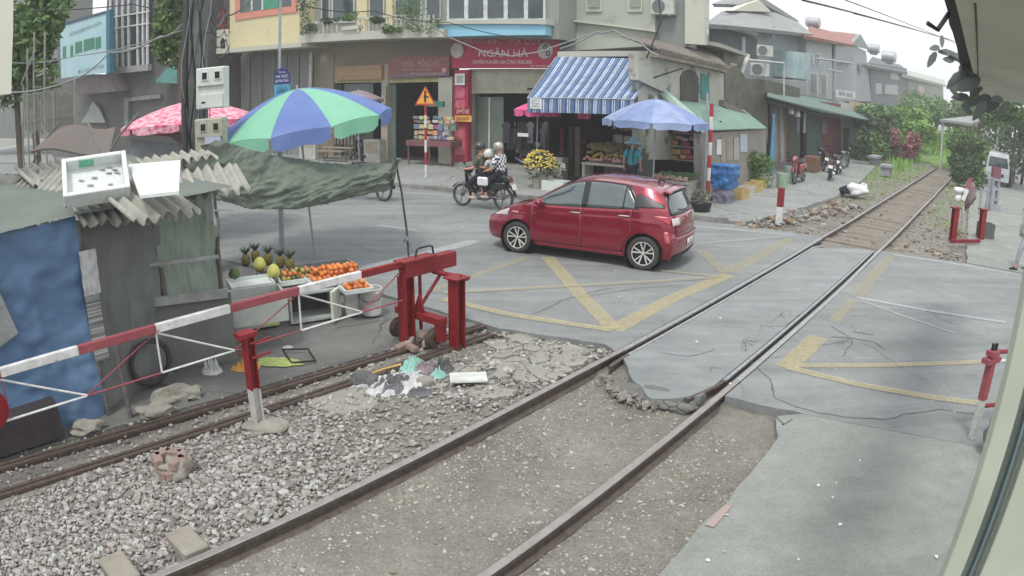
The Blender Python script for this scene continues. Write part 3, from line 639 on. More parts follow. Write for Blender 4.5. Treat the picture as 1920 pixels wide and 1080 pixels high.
    rpatch('bumper_trim', .215, .285, -.66, .66, .008, blk, nz=3); rpatch('bumper_lip', .555, .585, -.68, .68, .012, car_red, nz=2)
    pl = rpatch('number_plate', .37, .515, -.17, .17, .012, plate_m, nz=2, ny=2)
    X_, Y_ = Vector((0, -1, 0)), UP
    text('plate_text', '14A', .075, (rear(0, .47) - .018, 0, .475), X_, Y_, ink, pl, w=.13, depth=.0); text('plate_text', '521.42', .07, (rear(0, .41) - .018, 0, .41), X_, Y_, ink, pl, w=.22, depth=.0)
    mb = MB(); mb.lathe([(.045, 0), (.045, .006), (.034, .006), (.034, 0)], (rear(0, .88) - .008, 0, .88), 20, (-1, 0, 0)); mb.box((rear(0, .88) - .012, 0, .88), (.006, .062, .012)); mb.build('emblem', chrome, root, smooth=True, world=False)
    mb = MB(); mb.tube([(rear(.02, 1.0) - .02, .02, 1.0), (rear(.3, 1.04) - .018, .34, 1.05)], .008, 6); mb.build('rear_wiper', blk, root, world=False)
    mb = MB(); mb.grid(lambda a, b: (-1.44 - .13 * b, (-1 + 2 * a) * (.575 - .03 * b), 1.398 - .04 * b - .035 * abs(2 * a - 1) ** 3), 16, 5); o = mb.build('roof_spoiler', car_red, root, smooth='all', world=False); md = o.modifiers.new('s', 'SOLIDIFY'); md.thickness = .025
    mb = MB(); mb.tube([(-1.18, 0, 1.44), (-1.23, 0, 1.47), (-1.28, 0, 1.475), (-1.29, 0, 1.43)], [.02, .016, .012, .02], 8); mb.build('roof_antenna', blk, root, world=False)
    # windscreen
    mb = MB(); 
    def ws(a, b):
        X = .98 - b * .78; T, zb, zr, w_, wb, wr = sect(X); y = (-1 + 2 * a) * (wr - .03); return (X + .006, y, T + .006 - (T - zr) * (abs(y) / wr) ** 2.6)
    mb.grid(ws, 14, 14); mb.build('windscreen', glass, root, smooth='all', world=False)
    mb = MB(); mb.box((.0, 0, .235), (3.3, 1.36, .10)); mb.build('underbody', blk, root, world=False)
    # wheel wells and wheels
    for xw in WX:
        for s_ in (1, -1):
            mb = MB(); mb.lathe([(.347, -.02), (.347, .26), (.06, .26)], (xw, s_ * .80, TR + .01), 36, (0, -s_, 0)); mb.build('wheel_well', blk, root, smooth=True, world=False)
            wh = bpy.data.objects.new('wheel', None); COL.objects.link(wh); wh.parent = root; wh.location = (xw, s_ * .738, TR)
            mb = MB(); mb.lathe([(.205, -.085), (.235, -.092), (.270, -.090), (.288, -.075), (.292, -.03), (.292, .03), (.288, .075), (.270, .090), (.235, .092), (.205, .085), (.195, 0), (.205, -.085)], (0, 0, 0), 40, (0, s_, 0)); mb.build('tyre', tyre_m, wh, smooth=True, world=False)
            mb = MB(); mb.lathe([(.205, .084), (.196, .078), (.190, .03), (.06, .02), (0.001, .02)], (0, 0, 0), 36, (0, s_, 0)); mb.build('rim', M('rim_dark', lin(46, 46, 48), .4, .3, scale=8), wh, smooth=True, world=False)
            mb = MB(); mb.lathe([(.207, .080), (.206, .087), (.192, .087), (.19, .078)], (0, 0, 0), 36, (0, s_, 0)); mb.lathe([(.028, .04), (.028, .072), (.0, .074)], (0, 0, 0), 16, (0, s_, 0))
            for k in range(5):
                a0 = k * 2 * math.pi / 5 + .3 * s_
                for da in (-.2, .16):
                    p0 = Vector((math.cos(a0) * .028, 0, math.sin(a0) * .028)); a1 = a0 + da * 1.3; p1 = Vector((math.cos(a1) * .197, 0, math.sin(a1) * .197)); d = (p1 - p0).normalized(); q = d.cross(Vector((0, 1, 0)))
                    y0, y1 = s_ * .058, s_ * .082; tw = .010 if da > 0 else .014
                    mb.add([p0 + q * .008 + Vector((0, y0, 0)), p0 - q * .008 + Vector((0, y0, 0)), p1 - q * tw + Vector((0, y1, 0)), p1 + q * tw + Vector((0, y1, 0)), p0 + q * .008 + Vector((0, y0 - s_ * .02, 0)), p0 - q * .008 + Vector((0, y0 - s_ * .02, 0)), p1 - q * tw + Vector((0, y1 - s_ * .025, 0)), p1 + q * tw + Vector((0, y1 - s_ * .025, 0))], [(0, 1, 2, 3), (7, 6, 5, 4), (0, 4, 5, 1), (1, 5, 6, 2), (2, 6, 7, 3), (3, 7, 4, 0)])
            mb.build('spokes', alloy, wh, world=False)
            mb = MB(); mb.box((xw - .30, s_ * .76, .27), (.012, .14, .14)); mb.build('mud_flap', blk, root, world=False)
    return root
car = make_car()
_fc, _rc = G(967, 473), G(1206, 507)
_h = (_fc - _rc).normalized(); _l = Vector((-_h.y, _h.x, 0))
car.location = (_fc + _rc) / 2 - _l * 0.81; car.rotation_euler = (0, 0, math.atan2(_h.y, _h.x))

# ================================================================== SLIDING GATE
gate_red = M('gate_red', lin(140, 36, 42), 0.55, col2=lin(108, 26, 32), scale=9, amt=0.7, spots=(14, .66, .06, lin(104, 74, 66)))
gate_pink = M('gate_faded_red', lin(158, 84, 90), 0.6, col2=lin(132, 62, 68), scale=9, amt=0.9, spots=(15, .6, .08, lin(120, 92, 84)))
white_p = M('white_paint_metal', lin(222, 224, 222), 0.5, col2=lin(190, 192, 188), scale=9, spots=(16, .60, .08, lin(150, 132, 118)))
nG = -6.08
gate = thing('sliding_gate', 'long red and white sliding barrier gate on wheels standing on the two gate rails', 'gate', SP(nG, 2.3, 0), A_RAIL)
segs = [(-2.75, -1.91), (-1.91, -1.07), (-1.07, -.23), (-.23, .61), (.61, 1.43), (1.43, 2.26), (2.26, 3.10), (3.10, 3.94), (3.94, 4.78), (4.78, 5.5)]
for i, (a, b) in enumerate(segs):
    white = (i % 2 == 0); white = [False, True, False, False, True, False, True, False, True, False][i] if True else white
    mb = MB(); mb.box(SP(nG, (a + b) / 2, 1.0), (b - a - .002, .055, .085), A_RAIL, .006)
    mb.build('beam_white' if white else 'beam_red', white_p if white else (gate_red if i == 9 else gate_pink), gate)
for (a, b, white) in ((-1.07, .61, 0), (-.25, 1.43, 1), (2.26, 3.1, 1), (3.94, 4.78, 1), (1.43, 2.26, 0), (3.1, 3.94, 0), (4.78, 5.45, 0)):
    mb = MB(); m_ = white_p if white else gate_pink; r = .011 if white else .007
    if white and a > 0 or white:
        a0 = a if a > 0 else .55
        mb.tube([SP(nG, a0, .97), SP(nG, a0, .56)], r, 6); mb.tube([SP(nG, a0, .56), SP(nG, b, .56)], r, 6); mb.tube([SP(nG, a0, .96), SP(nG, b, .565)], r, 6)
        mb.build('brace_panel_white', m_, gate)
    else:
        mb.tube([SP(nG, b, .97), SP(nG, b, .56)], r, 6); mb.tube([SP(nG, a, .56), SP(nG, b, .56)], r * 1.3, 6); mb.tube([SP(nG, a, .565), SP(nG, b, .96)], r, 6); mb.build('brace_panel_red', m_, gate)
mb = MB(); mb.lathe([(.0, -.006), (.185, -.006), (.185, .006), (.0, .006)], SP(nG + .06, .42, .72), 32, N1); mb.build('warning_disc', M('disc_red', lin(128, 18, 26), .45, scale=6), gate)
# the trolley frame at the front end
mb = MB(); mb.box(SP(nG, 5.83, .925), (.86, .13, .19), A_RAIL, .006); mb.box(SP(nG, 5.62, 1.03), (.55, .18, .03), A_RAIL, .004)
mb.build('head_box', gate_red, gate, bevel=.004)
def ibeam(mb, a, b, w_=.13, t=.012, ax=None):
    a, b = Vector(a), Vector(b); d = (b - a); L_ = d.length; c = (a + b) / 2; Z = d.normalized(); X = (S1 if ax is None else ax); X = (X - Z * X.dot(Z)).normalized(); Y = Z.cross(X)
    mb.box(c + Y * (w_ * .42), (w_, t, L_), (X, Y)); mb.box(c - Y * (w_ * .42), (w_, t, L_), (X, Y)); mb.box(c, (t, w_ * .82, L_), (X, Y))
mb = MB(); ibeam(mb, SP(nG - .02, 5.47, .02), SP(nG - .02, 5.47, .84), .15, .014, N1); mb.box(SP(nG - .02, 5.70, .48), (.03, .03, .74), A_RAIL); mb.build('upright', gate_red, gate)
mb = MB(); mb.tube([SP(nG, 5.62, .36), SP(nG + .06, 6.02, .82)], .022, 8); mb.build('diagonal_stay', gate_red, gate)
mb = MB(); mb.box(SP(-6.02, 5.62, .335), (.80, .13, .09), math.atan2(N1.y, N1.x), .006); mb.box(SP(-5.68, 5.62, .2), (.09, .11, .24), math.atan2(N1.y, N1.x)); mb.prism([(-.1, 0), (.1, 0), (0, .24)], SP(-6.0, 5.6, .38) , N1, UP, .02); mb.build('trolley_beam', gate_red, gate)
for n_ in (-6.36, -5.73):
    mb = MB(); mb.lathe([(.03, -.03), (.095, -.03), (.13, -.02), (.13, .0), (.10, .01), (.10, .03), (.03, .03), (.03, -.03)], SP(n_, 5.55, .12), 24, N1); mb.build('wheel', old_rail, gate, smooth=True)
mb = MB(); mb.box(SP(-5.83, 5.95, .80), (.56, .09, .035), math.atan2(N1.y, N1.x), .004); mb.tube([SP(nG, 5.9, .82), SP(-5.8, 6.0, .80)], .02, 8); mb.build('cross_arm', gate_red, gate)
mb = MB(); mb.tube([SP(nG, 5.62, 1.03), SP(nG, 5.64, 1.13), SP(nG, 5.68, 1.145), SP(nG, 5.86, 1.145), SP(nG, 5.90, 1.13), SP(nG, 5.92, 1.02)], .012, 8); mb.build('handle', blk, gate)
p = G(857, 648); mb = MB(); ibeam(mb, p + Vector((0, 0, -.05)), p + Vector((0, 0, .84)), .15, .014, N1); mb.box(p + Vector((0, 0, .85)), (.24, .22, .018), A_RAIL); mb.tube([p + Vector((.05, 0, .84)), p + Vector((.05, 0, .89))], .012)
single('guide_post', mb, gate_red, 'red steel post at the right end of the sliding gate by the broken paving', 'post')
p = G(485, 793); post = thing('guide_post', 'short post, red on top and white below, standing in gravel before the sliding gate', 'post', p, A_RAIL)
q = Vector((-.035, -.0, 0))
mb = MB(); ibeam(mb, p, p + Vector((0, 0, .36)), .10, .012, N1); mb.build('post_base', M('peeling_white', lin(205, 208, 204), .7, col2=lin(160, 158, 150), scale=12, amt=.9), post)
mb = MB(); ibeam(mb, p + Vector((0, 0, .36)), p + Vector((0, 0, .88)), .10, .012, N1); mb.box(p + Vector((-.02, 0, .90)), (.19, .13, .05), A_RAIL, .004)
for z in (.82, .68): mb.tube([p + N1 * -.22 + Vector((0, 0, z - .03)), p + N1 * .05 + Vector((0, 0, z)), p + N1 * .07 + S1 * .2 + Vector((0, 0, z + .02))], .012, 6)
mb.build('post_top', gate_red, post)
mb = MB(); mb.blob(p + Vector((.05, .02, -.03)), .22, 5, .3, 3, (1.1, .8, .3)); mb.build('concrete_foot', M('old_concrete', lin(158, 156, 146), .9, col2=lin(128, 124, 112), scale=6, bump=.8, amt=.9), post, smooth='all')

# ================================================================== UTILITY POLE, METER BOXES, POLES
conc = M('pole_concrete', lin(118, 122, 118), .9, col2=lin(88, 92, 88), scale=5, bump=.5, amt=.9)
meter = M('meter_box_plastic', lin(212, 218, 212), .45, col2=lin(196, 202, 196), scale=6, amt=.4, spots=(9, .68, .08, lin(168, 170, 158)))
dirty_box = M('meter_box_dirty', lin(184, 184, 168), .6, col2=lin(150, 148, 130), scale=8, amt=.9)
cable = M('cable_black', lin(44, 46, 48), .6, scale=10); cable_g = M('cable_grey', lin(140, 146, 146), .6, scale=10)
YP = 11.0
up = thing('utility_pole', 'tall grey concrete utility pole wrapped in black cables, carrying two meter boxes', 'utility pole', (-5.45, YP + .15, 0))
mb = MB()
mb.box((-5.33, YP + .28, 4.0), (.30, .26, 8.2), None, .03)
mb.build('pole', conc, up, bevel=.01)
mb = MB(); mb.tube([(-5.60, YP + .2, -.1), (-5.5, YP + .22, 8)], .07, 10); mb.build('conduit', M('conduit_dark', lin(72, 76, 76), .7, scale=8), up, smooth=True)
for k in range(7):
    mb = MB(); x0 = -5.5 + .07 * k; pts = []
    for i in range(16):
        z = 2.0 + i * .42; pts.append((x0 + .06 * math.sin(i * 1.3 + k * 2), YP + .10 + .05 * math.cos(i * .9 + k), z))
    mb.tube(pts, .010 + .004 * (k % 3), 5); mb.build('cable', cable if k % 3 else cable_g, up)
for nm, (x0, x1, z0, z1), m_, lab in (('meter_box', (-5.2, -4.66, 2.86, 3.55), meter, 'clean white electric meter box, upper of the two on the utility pole'), ('meter_box', (-5.24, -4.70, 2.02, 2.70), dirty_box, 'dirty meter box with its flap hanging open, lower of the two on the utility pole')):
    t = thing(nm, lab, 'meter box', ((x0 + x1) / 2, YP, z0)); w_ = x1 - x0; mb = MB(); mb.box(((x0 + x1) / 2, YP + .02, (z0 + z1) / 2), (w_, .22, z1 - z0), None, .015)
    mb.box(((x0 + x1) / 2 + .02, YP - .11, z1 - .16), (w_ * .92, .05, .30), None, .01); mb.build('housing', m_, t)
    for k in (.36, .80):
        cx = x0 + w_ * k; mb = MB(); mb.box((cx, YP - .14, z1 - .14), (.13, .02, .16), None, .004); fr = mb.build('window_frame', m_, t); mb = MB(); mb.box((cx, YP - .152, z1 - .14), (.085, .006, .11)); mb.build('window_pane', glass_dark if 'glass_dark' in globals() else blk_gloss, fr)
    if m_ is meter:
        mb = MB(); mb.box(((x0 + x1) / 2 + .04, YP - .11, z0 + .13), (w_ * .76, .04, .23), None, .008); f = mb.build('flap', m_, t); mb = MB(); mb.box((x0 + .16, YP - .134, z0 + .11), (.07, .006, .03)); mb.build('slot', blk, f)
    else:
        mb = MB(); mb.box(((x0 + x1) / 2 + .05, YP - .092, z0 + .14), (w_ * .72, .012, .22)); mb.build('open_compartment', M('box_inside', lin(92, 88, 80), .8, scale=14), t)
        for k in range(4): mb = MB(); mb.box((x0 + .18 + k * .09, YP - .11, z0 + .11), (.055, .04, .12), None, .006); mb.build('breaker', meter if k % 2 else blk, t)
        mb = MB(); mb.box((x0 + .34, YP - .28, z0 - .03), (w_ * .74, .36, .012), (Vector((1, 0, 0)), Vector((0, .92, .38)))); mb.box((x0 + .38, YP - .28, z0 - .01), (.14, .12, .03), (Vector((1, 0, 0)), Vector((0, .92, .38)))); mb.build('hanging_flap', meter, t)
        mb = MB(); mb.box((x0 + .36, YP - .13, z0 + .33), (.30, .006, .13), (Vector((1, 0, .06)), Vector((0, 1, 0)))); mb.build('paper_notice', M('paper_blue', lin(150, 156, 190), .8, col2=lin(196, 200, 212), scale=60, amt=.8), t)
# thin pole with the pharmacy sign
pole_grey = M('pole_grey', lin(168, 174, 178), .5, .2, col2=lin(140, 146, 150), scale=4)
b = G(530, 490); mb = MB(); mb.tube([b, (-4.17, 12.35, 2.4)], [.05, .045], 12); mb.tube([(-4.17, 12.35, 2.4), (-4.19, 12.4, 5.4)], .026, 10)
single('sign_pole', mb, pole_grey, 'thin tall grey pole behind the striped umbrella with the blue pharmacy sign', 'pole', loc=b)
sg = thing('pharmacy_sign', 'small dark blue over light blue sign on a thin pole above the striped umbrella', 'sign', (-4.03, 12.32, 2.7))
mb = MB(); mb.prism([(-.15, 0), (.15, 0), (.15, .18), (.09, .27), (0, .30), (-.09, .27), (-.15, .18)], (-4.10, 12.31, 3.19), (1, 0, 0), UP, .02); top = mb.build('header_board', M('sign_navy', lin(58, 62, 120), .5, scale=8, amt=.3), sg)
mb = MB(); mb.box((-4.10, 12.30, 2.92), (.31, .025, .53)); lo = mb.build('board', M('sign_lightblue', lin(96, 158, 186), .5, scale=8, amt=.3), sg)
wht = M('sign_white', lin(226, 228, 226), .5, scale=10, amt=.2); navy = M('letter_navy', lin(30, 74, 110), .6, scale=10, amt=.2)
X1 = Vector((1, 0, 0))
text('lettering', 'NHÀ THUỐC', .07, (-4.10, 12.285, 3.33), X1, UP, wht, top, w=.24); text('lettering', 'QUỲNH CHÂU', .07, (-4.10, 12.285, 3.25), X1, UP, wht, top, w=.26); text('lettering', 'Pharmacy', .05, (-4.10, 12.285, 3.41), X1, UP, wht, top, w=.13)
for k, s_ in enumerate(('GIAO', 'HÀNG', 'TẬN NƠI')): text('lettering', s_, .15, (-4.10, 12.283, 3.08 - .155 * k), X1, UP, navy, lo, w=.2 + .03 * (k == 2))
# tarpaulin pole with knotted rag
b = G(767, 492); tp = thing('tarpaulin_pole', 'thin dark pole with a knotted rag, holding the right end of the green tarpaulin', 'pole', b)
mb = MB(); mb.tube([b, b + Vector((-.035, .02, .6)), b + Vector((-.10, -.02, 1.25)), (b.x - .20, b.y - .05, 1.84)], [.020, .020, .018, .017], 8); mb.build('pole', M('dark_bamboo', lin(62, 58, 60), .7, col2=lin(84, 78, 76), scale=14, stretch=(1, 1, 4)), tp, smooth=True)
mb = MB(); mb.blob(b + Vector((-.03, -.02, .42)), .045, 2, .4, 2); mb.tube([b + Vector((0, -.03, .42)), b + Vector((.05, -.04, .3)), b + Vector((.07, -.04, .18))], [.02, .015, .008], 6); mb.tube([b + Vector((-.08, -.03, .36)), b + Vector((-.07, -.03, .44)), b + Vector((-.02, -.03, .47))], .018, 6); mb.build('knotted_rag', M('rag', lin(150, 152, 150), .9, col2=lin(96, 96, 96), scale=20), tp)

# ================================================================== STRIPED UMBRELLAS
def umbrella(name, label, c, r, apex, rim, cols, pole_base, nseg=10, a0=0.0, val=.24, valm=None, tilt=0.0, tdir=0.0, group=None, dome=.55):
    c = Vector(c); t = thing(name, label, 'umbrella', pole_base, 0, group); ax = Vector((math.sin(tilt) * math.cos(tdir), math.sin(tilt) * math.sin(tdir), math.cos(tilt)))
    X = Vector((1, 0, 0)); X = (X - ax * X.dot(ax)).normalized(); Y = ax.cross(X); h = apex - rim; top = c + Vector((0, 0, apex)) - Vector((0, 0, 0))
    def P(f, a, sag=0): 
        rr = r * f; z = -h * (f ** (1 + dome)); return top + X * rr * math.cos(a) + Y * rr * math.sin(a) + ax * z
    for k in range(nseg):
        b0, b1 = a0 + 2 * math.pi * k / nseg, a0 + 2 * math.pi * (k + 1) / nseg
        def fn(u, v):
            a = b0 + (b1 - b0) * u; bulge = 1 - .035 * math.sin(math.pi * u) * v; p = P(v * bulge, a); return p - ax * .03 * math.sin(math.pi * u) * v * 0
        mb = MB(); mb.grid(fn, 6, 8); mb.build('canopy_panel', cols[k % len(cols)], t, smooth='all')
        def fv(u, v):
            a = b0 + (b1 - b0) * (.03 + .94 * u); bulge = 1 - .035 * math.sin(math.pi * u); p = P(bulge, a); e = 1 - .35 * (abs(2 * u - 1) ** 6); wob = .02 * math.sin(u * 9 + k); return p - UP * val * v * e + (p - top).normalized() * (.01 + wob * v)
        mb = MB(); mb.grid(fv, 8, 3); mb.build('valance', (valm or cols)[k % len(valm or cols)], t, smooth='all')
    mb = MB()
    for k in range(nseg): mb.tube([P(v, a0 + 2 * math.pi * k / nseg) - ax * .015 for v in (0, .35, .7, 1)], .006, 4)
    mb.build('ribs', white_p, t); mb = MB(); mb.tube([pole_base, top + ax * .0], .02, 8); mb.tube([top - ax * .02, top + ax * .07], [.025, .015], 8); mb.build('pole', pole_grey, t, smooth=True)
    return t
ug = M('umb_green', lin(150, 214, 186), .75, col2=lin(140, 204, 168), scale=2, amt=.6); ub = M('umb_blue', lin(124, 148, 204), .75, col2=lin(108, 130, 190), scale=2, amt=.6)
for m_ in (ug, ub):
    b_ = m_.node_tree.nodes['Principled BSDF']; tr = m_.node_tree.nodes.new('ShaderNodeBsdfTranslucent'); ms = m_.node_tree.nodes.new('ShaderNodeMixShader'); ms.inputs[0].default_value = .3
    m_.node_tree.links.new(b_.inputs['Base Color'].links[0].from_socket, tr.inputs[0]); m_.node_tree.links.new(b_.outputs[0], ms.inputs[1]); m_.node_tree.links.new(tr.outputs[0], ms.inputs[2]); m_.node_tree.links.new(ms.outputs[0], m_.node_tree.nodes['Material Output'].inputs['Surface'])
umbrella('umbrella', 'big green and blue striped umbrella above the fruit stall', (-3.82, 12.31, 0), 1.62, 3.09, 2.45, [ub, ug], G(592, 487), 10, R(-92), .25, tilt=R(8), tdir=R(215), dome=.75)
pk = M('umb_pink', lin(206, 80, 112), .75, col2=lin(228, 190, 200), scale=9, amt=.35, detail=3)
umbrella('umbrella', 'pink floral umbrella behind the utility pole', (-7.0, 14.3, 0), 1.62, 3.0, 2.56, [pk], Vector((-7.0, 14.6, -.03)), 8, R(20), .16, dome=.6)

# ================================================================== GREEN TARPAULIN over the stall
tarp_m = M('tarp_green', lin(116, 126, 114), .8, col2=lin(86, 98, 84), scale=2.5, amt=.9, bump=.6, bscale=9)
top_l = [(405, 262, 9.6), (455, 276, 10.2), (520, 292, 10.8), (600, 305, 11.3), (680, 309, 11.8), (735, 306, 12.05), (752, 297, 12.1)]
bot_l = [(330, 330, 8.7), (400, 372, 9.3), (470, 392, 9.9), (560, 392, 10.5), (640, 376, 11.2), (733, 354, 11.95), (740, 345, 12.0)]
TL = [AT(*q) for q in top_l]; BL = [AT(*q) for q in bot_l]
def curve(P, t):
    k = t * (len(P) - 1); i = min(int(k), len(P) - 2); f = k - i; f = f * f * (3 - 2 * f) * .3 + f * .7; return P[i].lerp(P[i + 1], f)
def tfn(u, v):
    p = curve(TL, u).lerp(curve(BL, u), v); w_ = fbm(u * 9, v * 2.2 + u * 3, 1.0, 3) ; q = abs(noise.noise(Vector((u * 16 + v * 3, v * 5, 2)))); return p + Vector((.03 * w_, -.22 * math.sin(math.pi * v) * (.4 + .6 * math.sin(math.pi * min(1, u * 1.1))) - .10 * w_ - .16 * q * math.sin(math.pi * v) - .05 * abs(noise.noise(Vector((u * 45, v * 12, 7)))), .04 * w_ * math.sin(math.pi * v) + .02 * noise.noise(Vector((u * 70, v * 9, 1))))) 
mb = MB(); mb.grid(tfn, 150, 44); o = mb.build('tarpaulin', tarp_m, smooth='all'); tag(o, 'wrinkled dark green tarpaulin hung low between the hut and a thin pole', 'tarpaulin')
mb = MB(); mb.tube([TL[-2] + Vector((0, 0, 0)), TL[-1], Vector((b.x - .20, b.y - .05, 1.82))], .012, 6); single('rope', mb, cable_g, 'grey rope tying the green tarpaulin to its thin pole', 'rope')

# ================================================================== MARKET HUT
def wrinkle(p0, p1, z0, z1, nrm, amp, seed, nu=50, nv=36, bot=None, fr=1.4):
    def fn(u, v):
        p = Vector(p0).lerp(Vector(p1), u); z = z0 + (z1 - z0) * v; w_ = fbm(u * (Vector(p1) - Vector(p0)).length * fr, z * fr * .8, 1.0, seed); w2 = abs(noise.noise(Vector((u * 7 + seed, v * 3, seed))))
        if bot and v < .12: z += bot * (1 - v / .12) * (.5 + noise.noise(Vector((u * 6, 0, seed))))
        return Vector((p.x, p.y, z)) + Vector(nrm) * amp * (w_ + w2 + .5 * abs(noise.noise(Vector((u * 22 + z * 3, z * 5 - u * 6, seed)))))
    m_ = MB(); m_.grid(fn, nu, nv); return m_
tarp_blue = M('tarp_blue', lin(98, 128, 158), .6, col2=lin(78, 108, 142), scale=1.2, amt=.9, bump=.5, bscale=8, spots=(3, .6, .15, lin(104, 132, 156)))
tarp_grey = M('tarp_grey', lin(126, 130, 128), .85, col2=lin(100, 104, 102), scale=1.6, amt=.9, bump=.4, bscale=10)
tarp_sage = M('tarp_sage', lin(144, 158, 144), .8, col2=lin(122, 136, 124), scale=1.4, amt=.9, bump=.4, bscale=10)
board_g = M('board_grey', lin(120, 124, 120), .85, col2=lin(96, 99, 94), scale=2.5, amt=.9)
corr = M('asbestos_sheet', lin(172, 172, 162), .9, col2=lin(138, 138, 128), scale=6, amt=.9, bump=.4, spots=(5, .6, .1, lin(92, 90, 84)))
hut = thing('market_hut', 'makeshift hut of blue and grey tarpaulins under loose corrugated roof sheets behind the gate', 'hut', SP(-7.2, 1.0, 0), A_RAIL)
wrinkle(SP(-6.92, -3.2), SP(-6.9, 1.80), -.03, 2.05, N1, .09, 3, 130, 60).build('blue_tarpaulin', tarp_blue, hut, smooth='all')
wrinkle(SP(-6.93, 1.78), SP(-7.55, 3.0), -.03, 1.95, N1, .08, 9).build('grey_sheet_wall', tarp_grey, hut, smooth='all')
wrinkle(SP(-7.50, 2.92), SP(-7.86, 3.92), .55, 1.93, N1, .07, 14).build('sage_tarpaulin', tarp_sage, hut, smooth='all')
wrinkle(SP(-7.86, 3.92), SP(-10.0, 4.1), -.03, 1.95, S1, .04, 19).build('side_sheet', tarp_sage, hut, smooth='all')
a_, b_, c_ = G(20, 545, .9), 0, 0
mb = MB(); mb.prism([(0, 0), (.42, .16), (.24, .78), (.0, .95), (-.3, .9), (-.25, .3)], SP(-6.80, .55, .93), S1, UP, .015); mb.build('grey_patch', M('patch_pale', lin(152, 158, 156), .85, col2=lin(120, 126, 124), scale=3, bump=.5), hut)
mb = MB(); mb.box(SP(-7.35, 2.9, .86), (1.5, .05, .10), A_RAIL - .42); mb.box(SP(-7.38, 2.9, 1.28), (1.4, .03, .04), A_RAIL - .42); mb.build('shelf_ledge', M('ledge', lin(168, 172, 168), .7, col2=lin(132, 136, 132), scale=4), hut)
mb = MB(); mb.box(SP(-7.42, 2.95, .43), (1.55, .03, .82), A_RAIL - .42); mb.build('counter_board', board_g, hut)
for s_, n_, z1 in ((1.82, -6.86, 2.0), (2.95, -7.44, 1.2), (3.9, -7.80, 1.9), (-2.5, -6.8, 2.0), (2.0, -6.62, .75)):
    mb = MB(); mb.tube([SP(n_, s_, -.05), SP(n_ - .03, s_, z1)], .028, 8); mb.build('post', M('post_weathered', lin(112, 108, 102), .85, col2=lin(84, 80, 76), scale=8), hut, smooth=True)
# hose and mesh basket hanging by the corner
mb = MB(); mb.box(SP(-6.82, 1.86, .98), (.16, .03, .78), A_RAIL); hp = mb.build('ribbed_panel', M('ribbed', lin(176, 178, 176), .6, col2=lin(84, 86, 86), scale=4, amt=.35, stretch=(.1, .1, 9)), hut)
wrinkle(SP(-6.78, 1.76), SP(-6.78, 1.95), 1.28, 1.72, N1, .03, 23, 10, 12).build('hanging_rag', M('rag2', lin(176, 178, 178), .85, scale=9), hut, smooth='all')
mb = MB(); mb.grid(lambda u, v: SP(-10.2 + 3.45 * u, -3.5 + 7.1 * v, 2.34 - .27 * u + .05 * fbm(u * 3, v * 6, 1, 3)), 20, 40); mb.build('roof_tarpaulin', M('tarp_roof', lin(116, 124, 118), .85, col2=lin(92, 100, 92), scale=1.2, amt=.9, bump=.4, bscale=8), hut, smooth='all')
def corrugated(c, Lx, Ly, rot, tiltv, seed, mat=None, par=hut, waves=8, amp=.034):
    X = Vector((math.cos(rot), math.sin(rot), 0)); Y = Vector((-math.sin(rot), math.cos(rot), tiltv)).normalized(); Z = X.cross(Y); c = Vector(c); rr = random.Random(seed)
    br = [rr.uniform(-.06, .06) for _ in range(80)]
    def fn(u, v):
        e = (br[int(u * 13)] if v < .5 else br[40 + int(u * 13)]) ; return c + X * (u - .5) * Lx + Y * ((v - .5) * (Ly + e * 2)) + Z * amp * math.sin(u * waves * 2 * math.pi)
    m_ = MB(); m_.grid(fn, waves * 8, 3); o = m_.build('corrugated_sheet', mat or corr, par, smooth='all'); md = o.modifiers.new('s', 'SOLIDIFY'); md.thickness = .008; return o
corrugated(G(62, 366, 2.16), 1.1, 1.0, R(-10), .50, 1, waves=8)
corrugated(G(-30, 372, 2.14), .8, 1.0, R(-14), .45, 21, waves=6)
corrugated(G(92, 322, 2.36), .8, .7, R(60), .28, 2, waves=6)
corrugated(G(255, 358, 2.22), .75, 1.25, R(60), .34, 3, waves=6)
corrugated(G(200, 388, 2.07), .75, .55, R(57), .55, 4, waves=6)
corrugated(G(284, 386, 1.98), .45, .45, R(57), .8, 6, waves=4)
corrugated(G(385, 338, 2.1), .95, .65, R(38), .42, 5, waves=7)
corrugated(G(330, 296, 2.3), 1.1, .4, R(48), .2, 16, waves=8)
corrugated(G(15, 345, 2.25), .8, .9, A_RAIL + .5, .2, 7, M('tile_red_old', lin(128, 104, 98), .9, col2=lin(98, 84, 80), scale=6), waves=6)
Q4 = [AT(58, 284, 8.6), AT(112, 240, 10.2), AT(216, 236, 10.2), AT(205, 284, 8.6)]; mb = MB(); mb.grid(lambda u, v: Q4[0].lerp(Q4[3], u).lerp(Q4[1].lerp(Q4[2], u), v) + UP * .05 * math.sin(6 * u), 6, 6); o = mb.build('brown_roof_sheet', M('sheet_brown', lin(112, 92, 86), .8, col2=lin(96, 100, 94), scale=.6, amt=.9), hut); md = o.modifiers.new('s', 'SOLIDIFY'); md.thickness = .03
for k, (x, y) in enumerate(((62, 265), (100, 250), (195, 262), (215, 300))):
    mb = MB(); p = G(x, y + 40, 2.3); mb.tube([p, p + Vector((.25 * (-1) ** k, .1, .35)), p + Vector((.5 * (-1) ** k, .25, .62))], .02, 6); mb.build('roof_stick', M('stick', lin(120, 118, 110), .9, scale=9), hut)
mb = MB(); mb.prism([(0, 0), (.22, .02), (.20, .38), (.0, .36)], G(158, 415, 1.72), Vector((.9, .4, 0)), UP, .02); mb.build('hanging_sheet', M('hang_sheet', lin(150, 158, 160), .8, scale=5), hut)
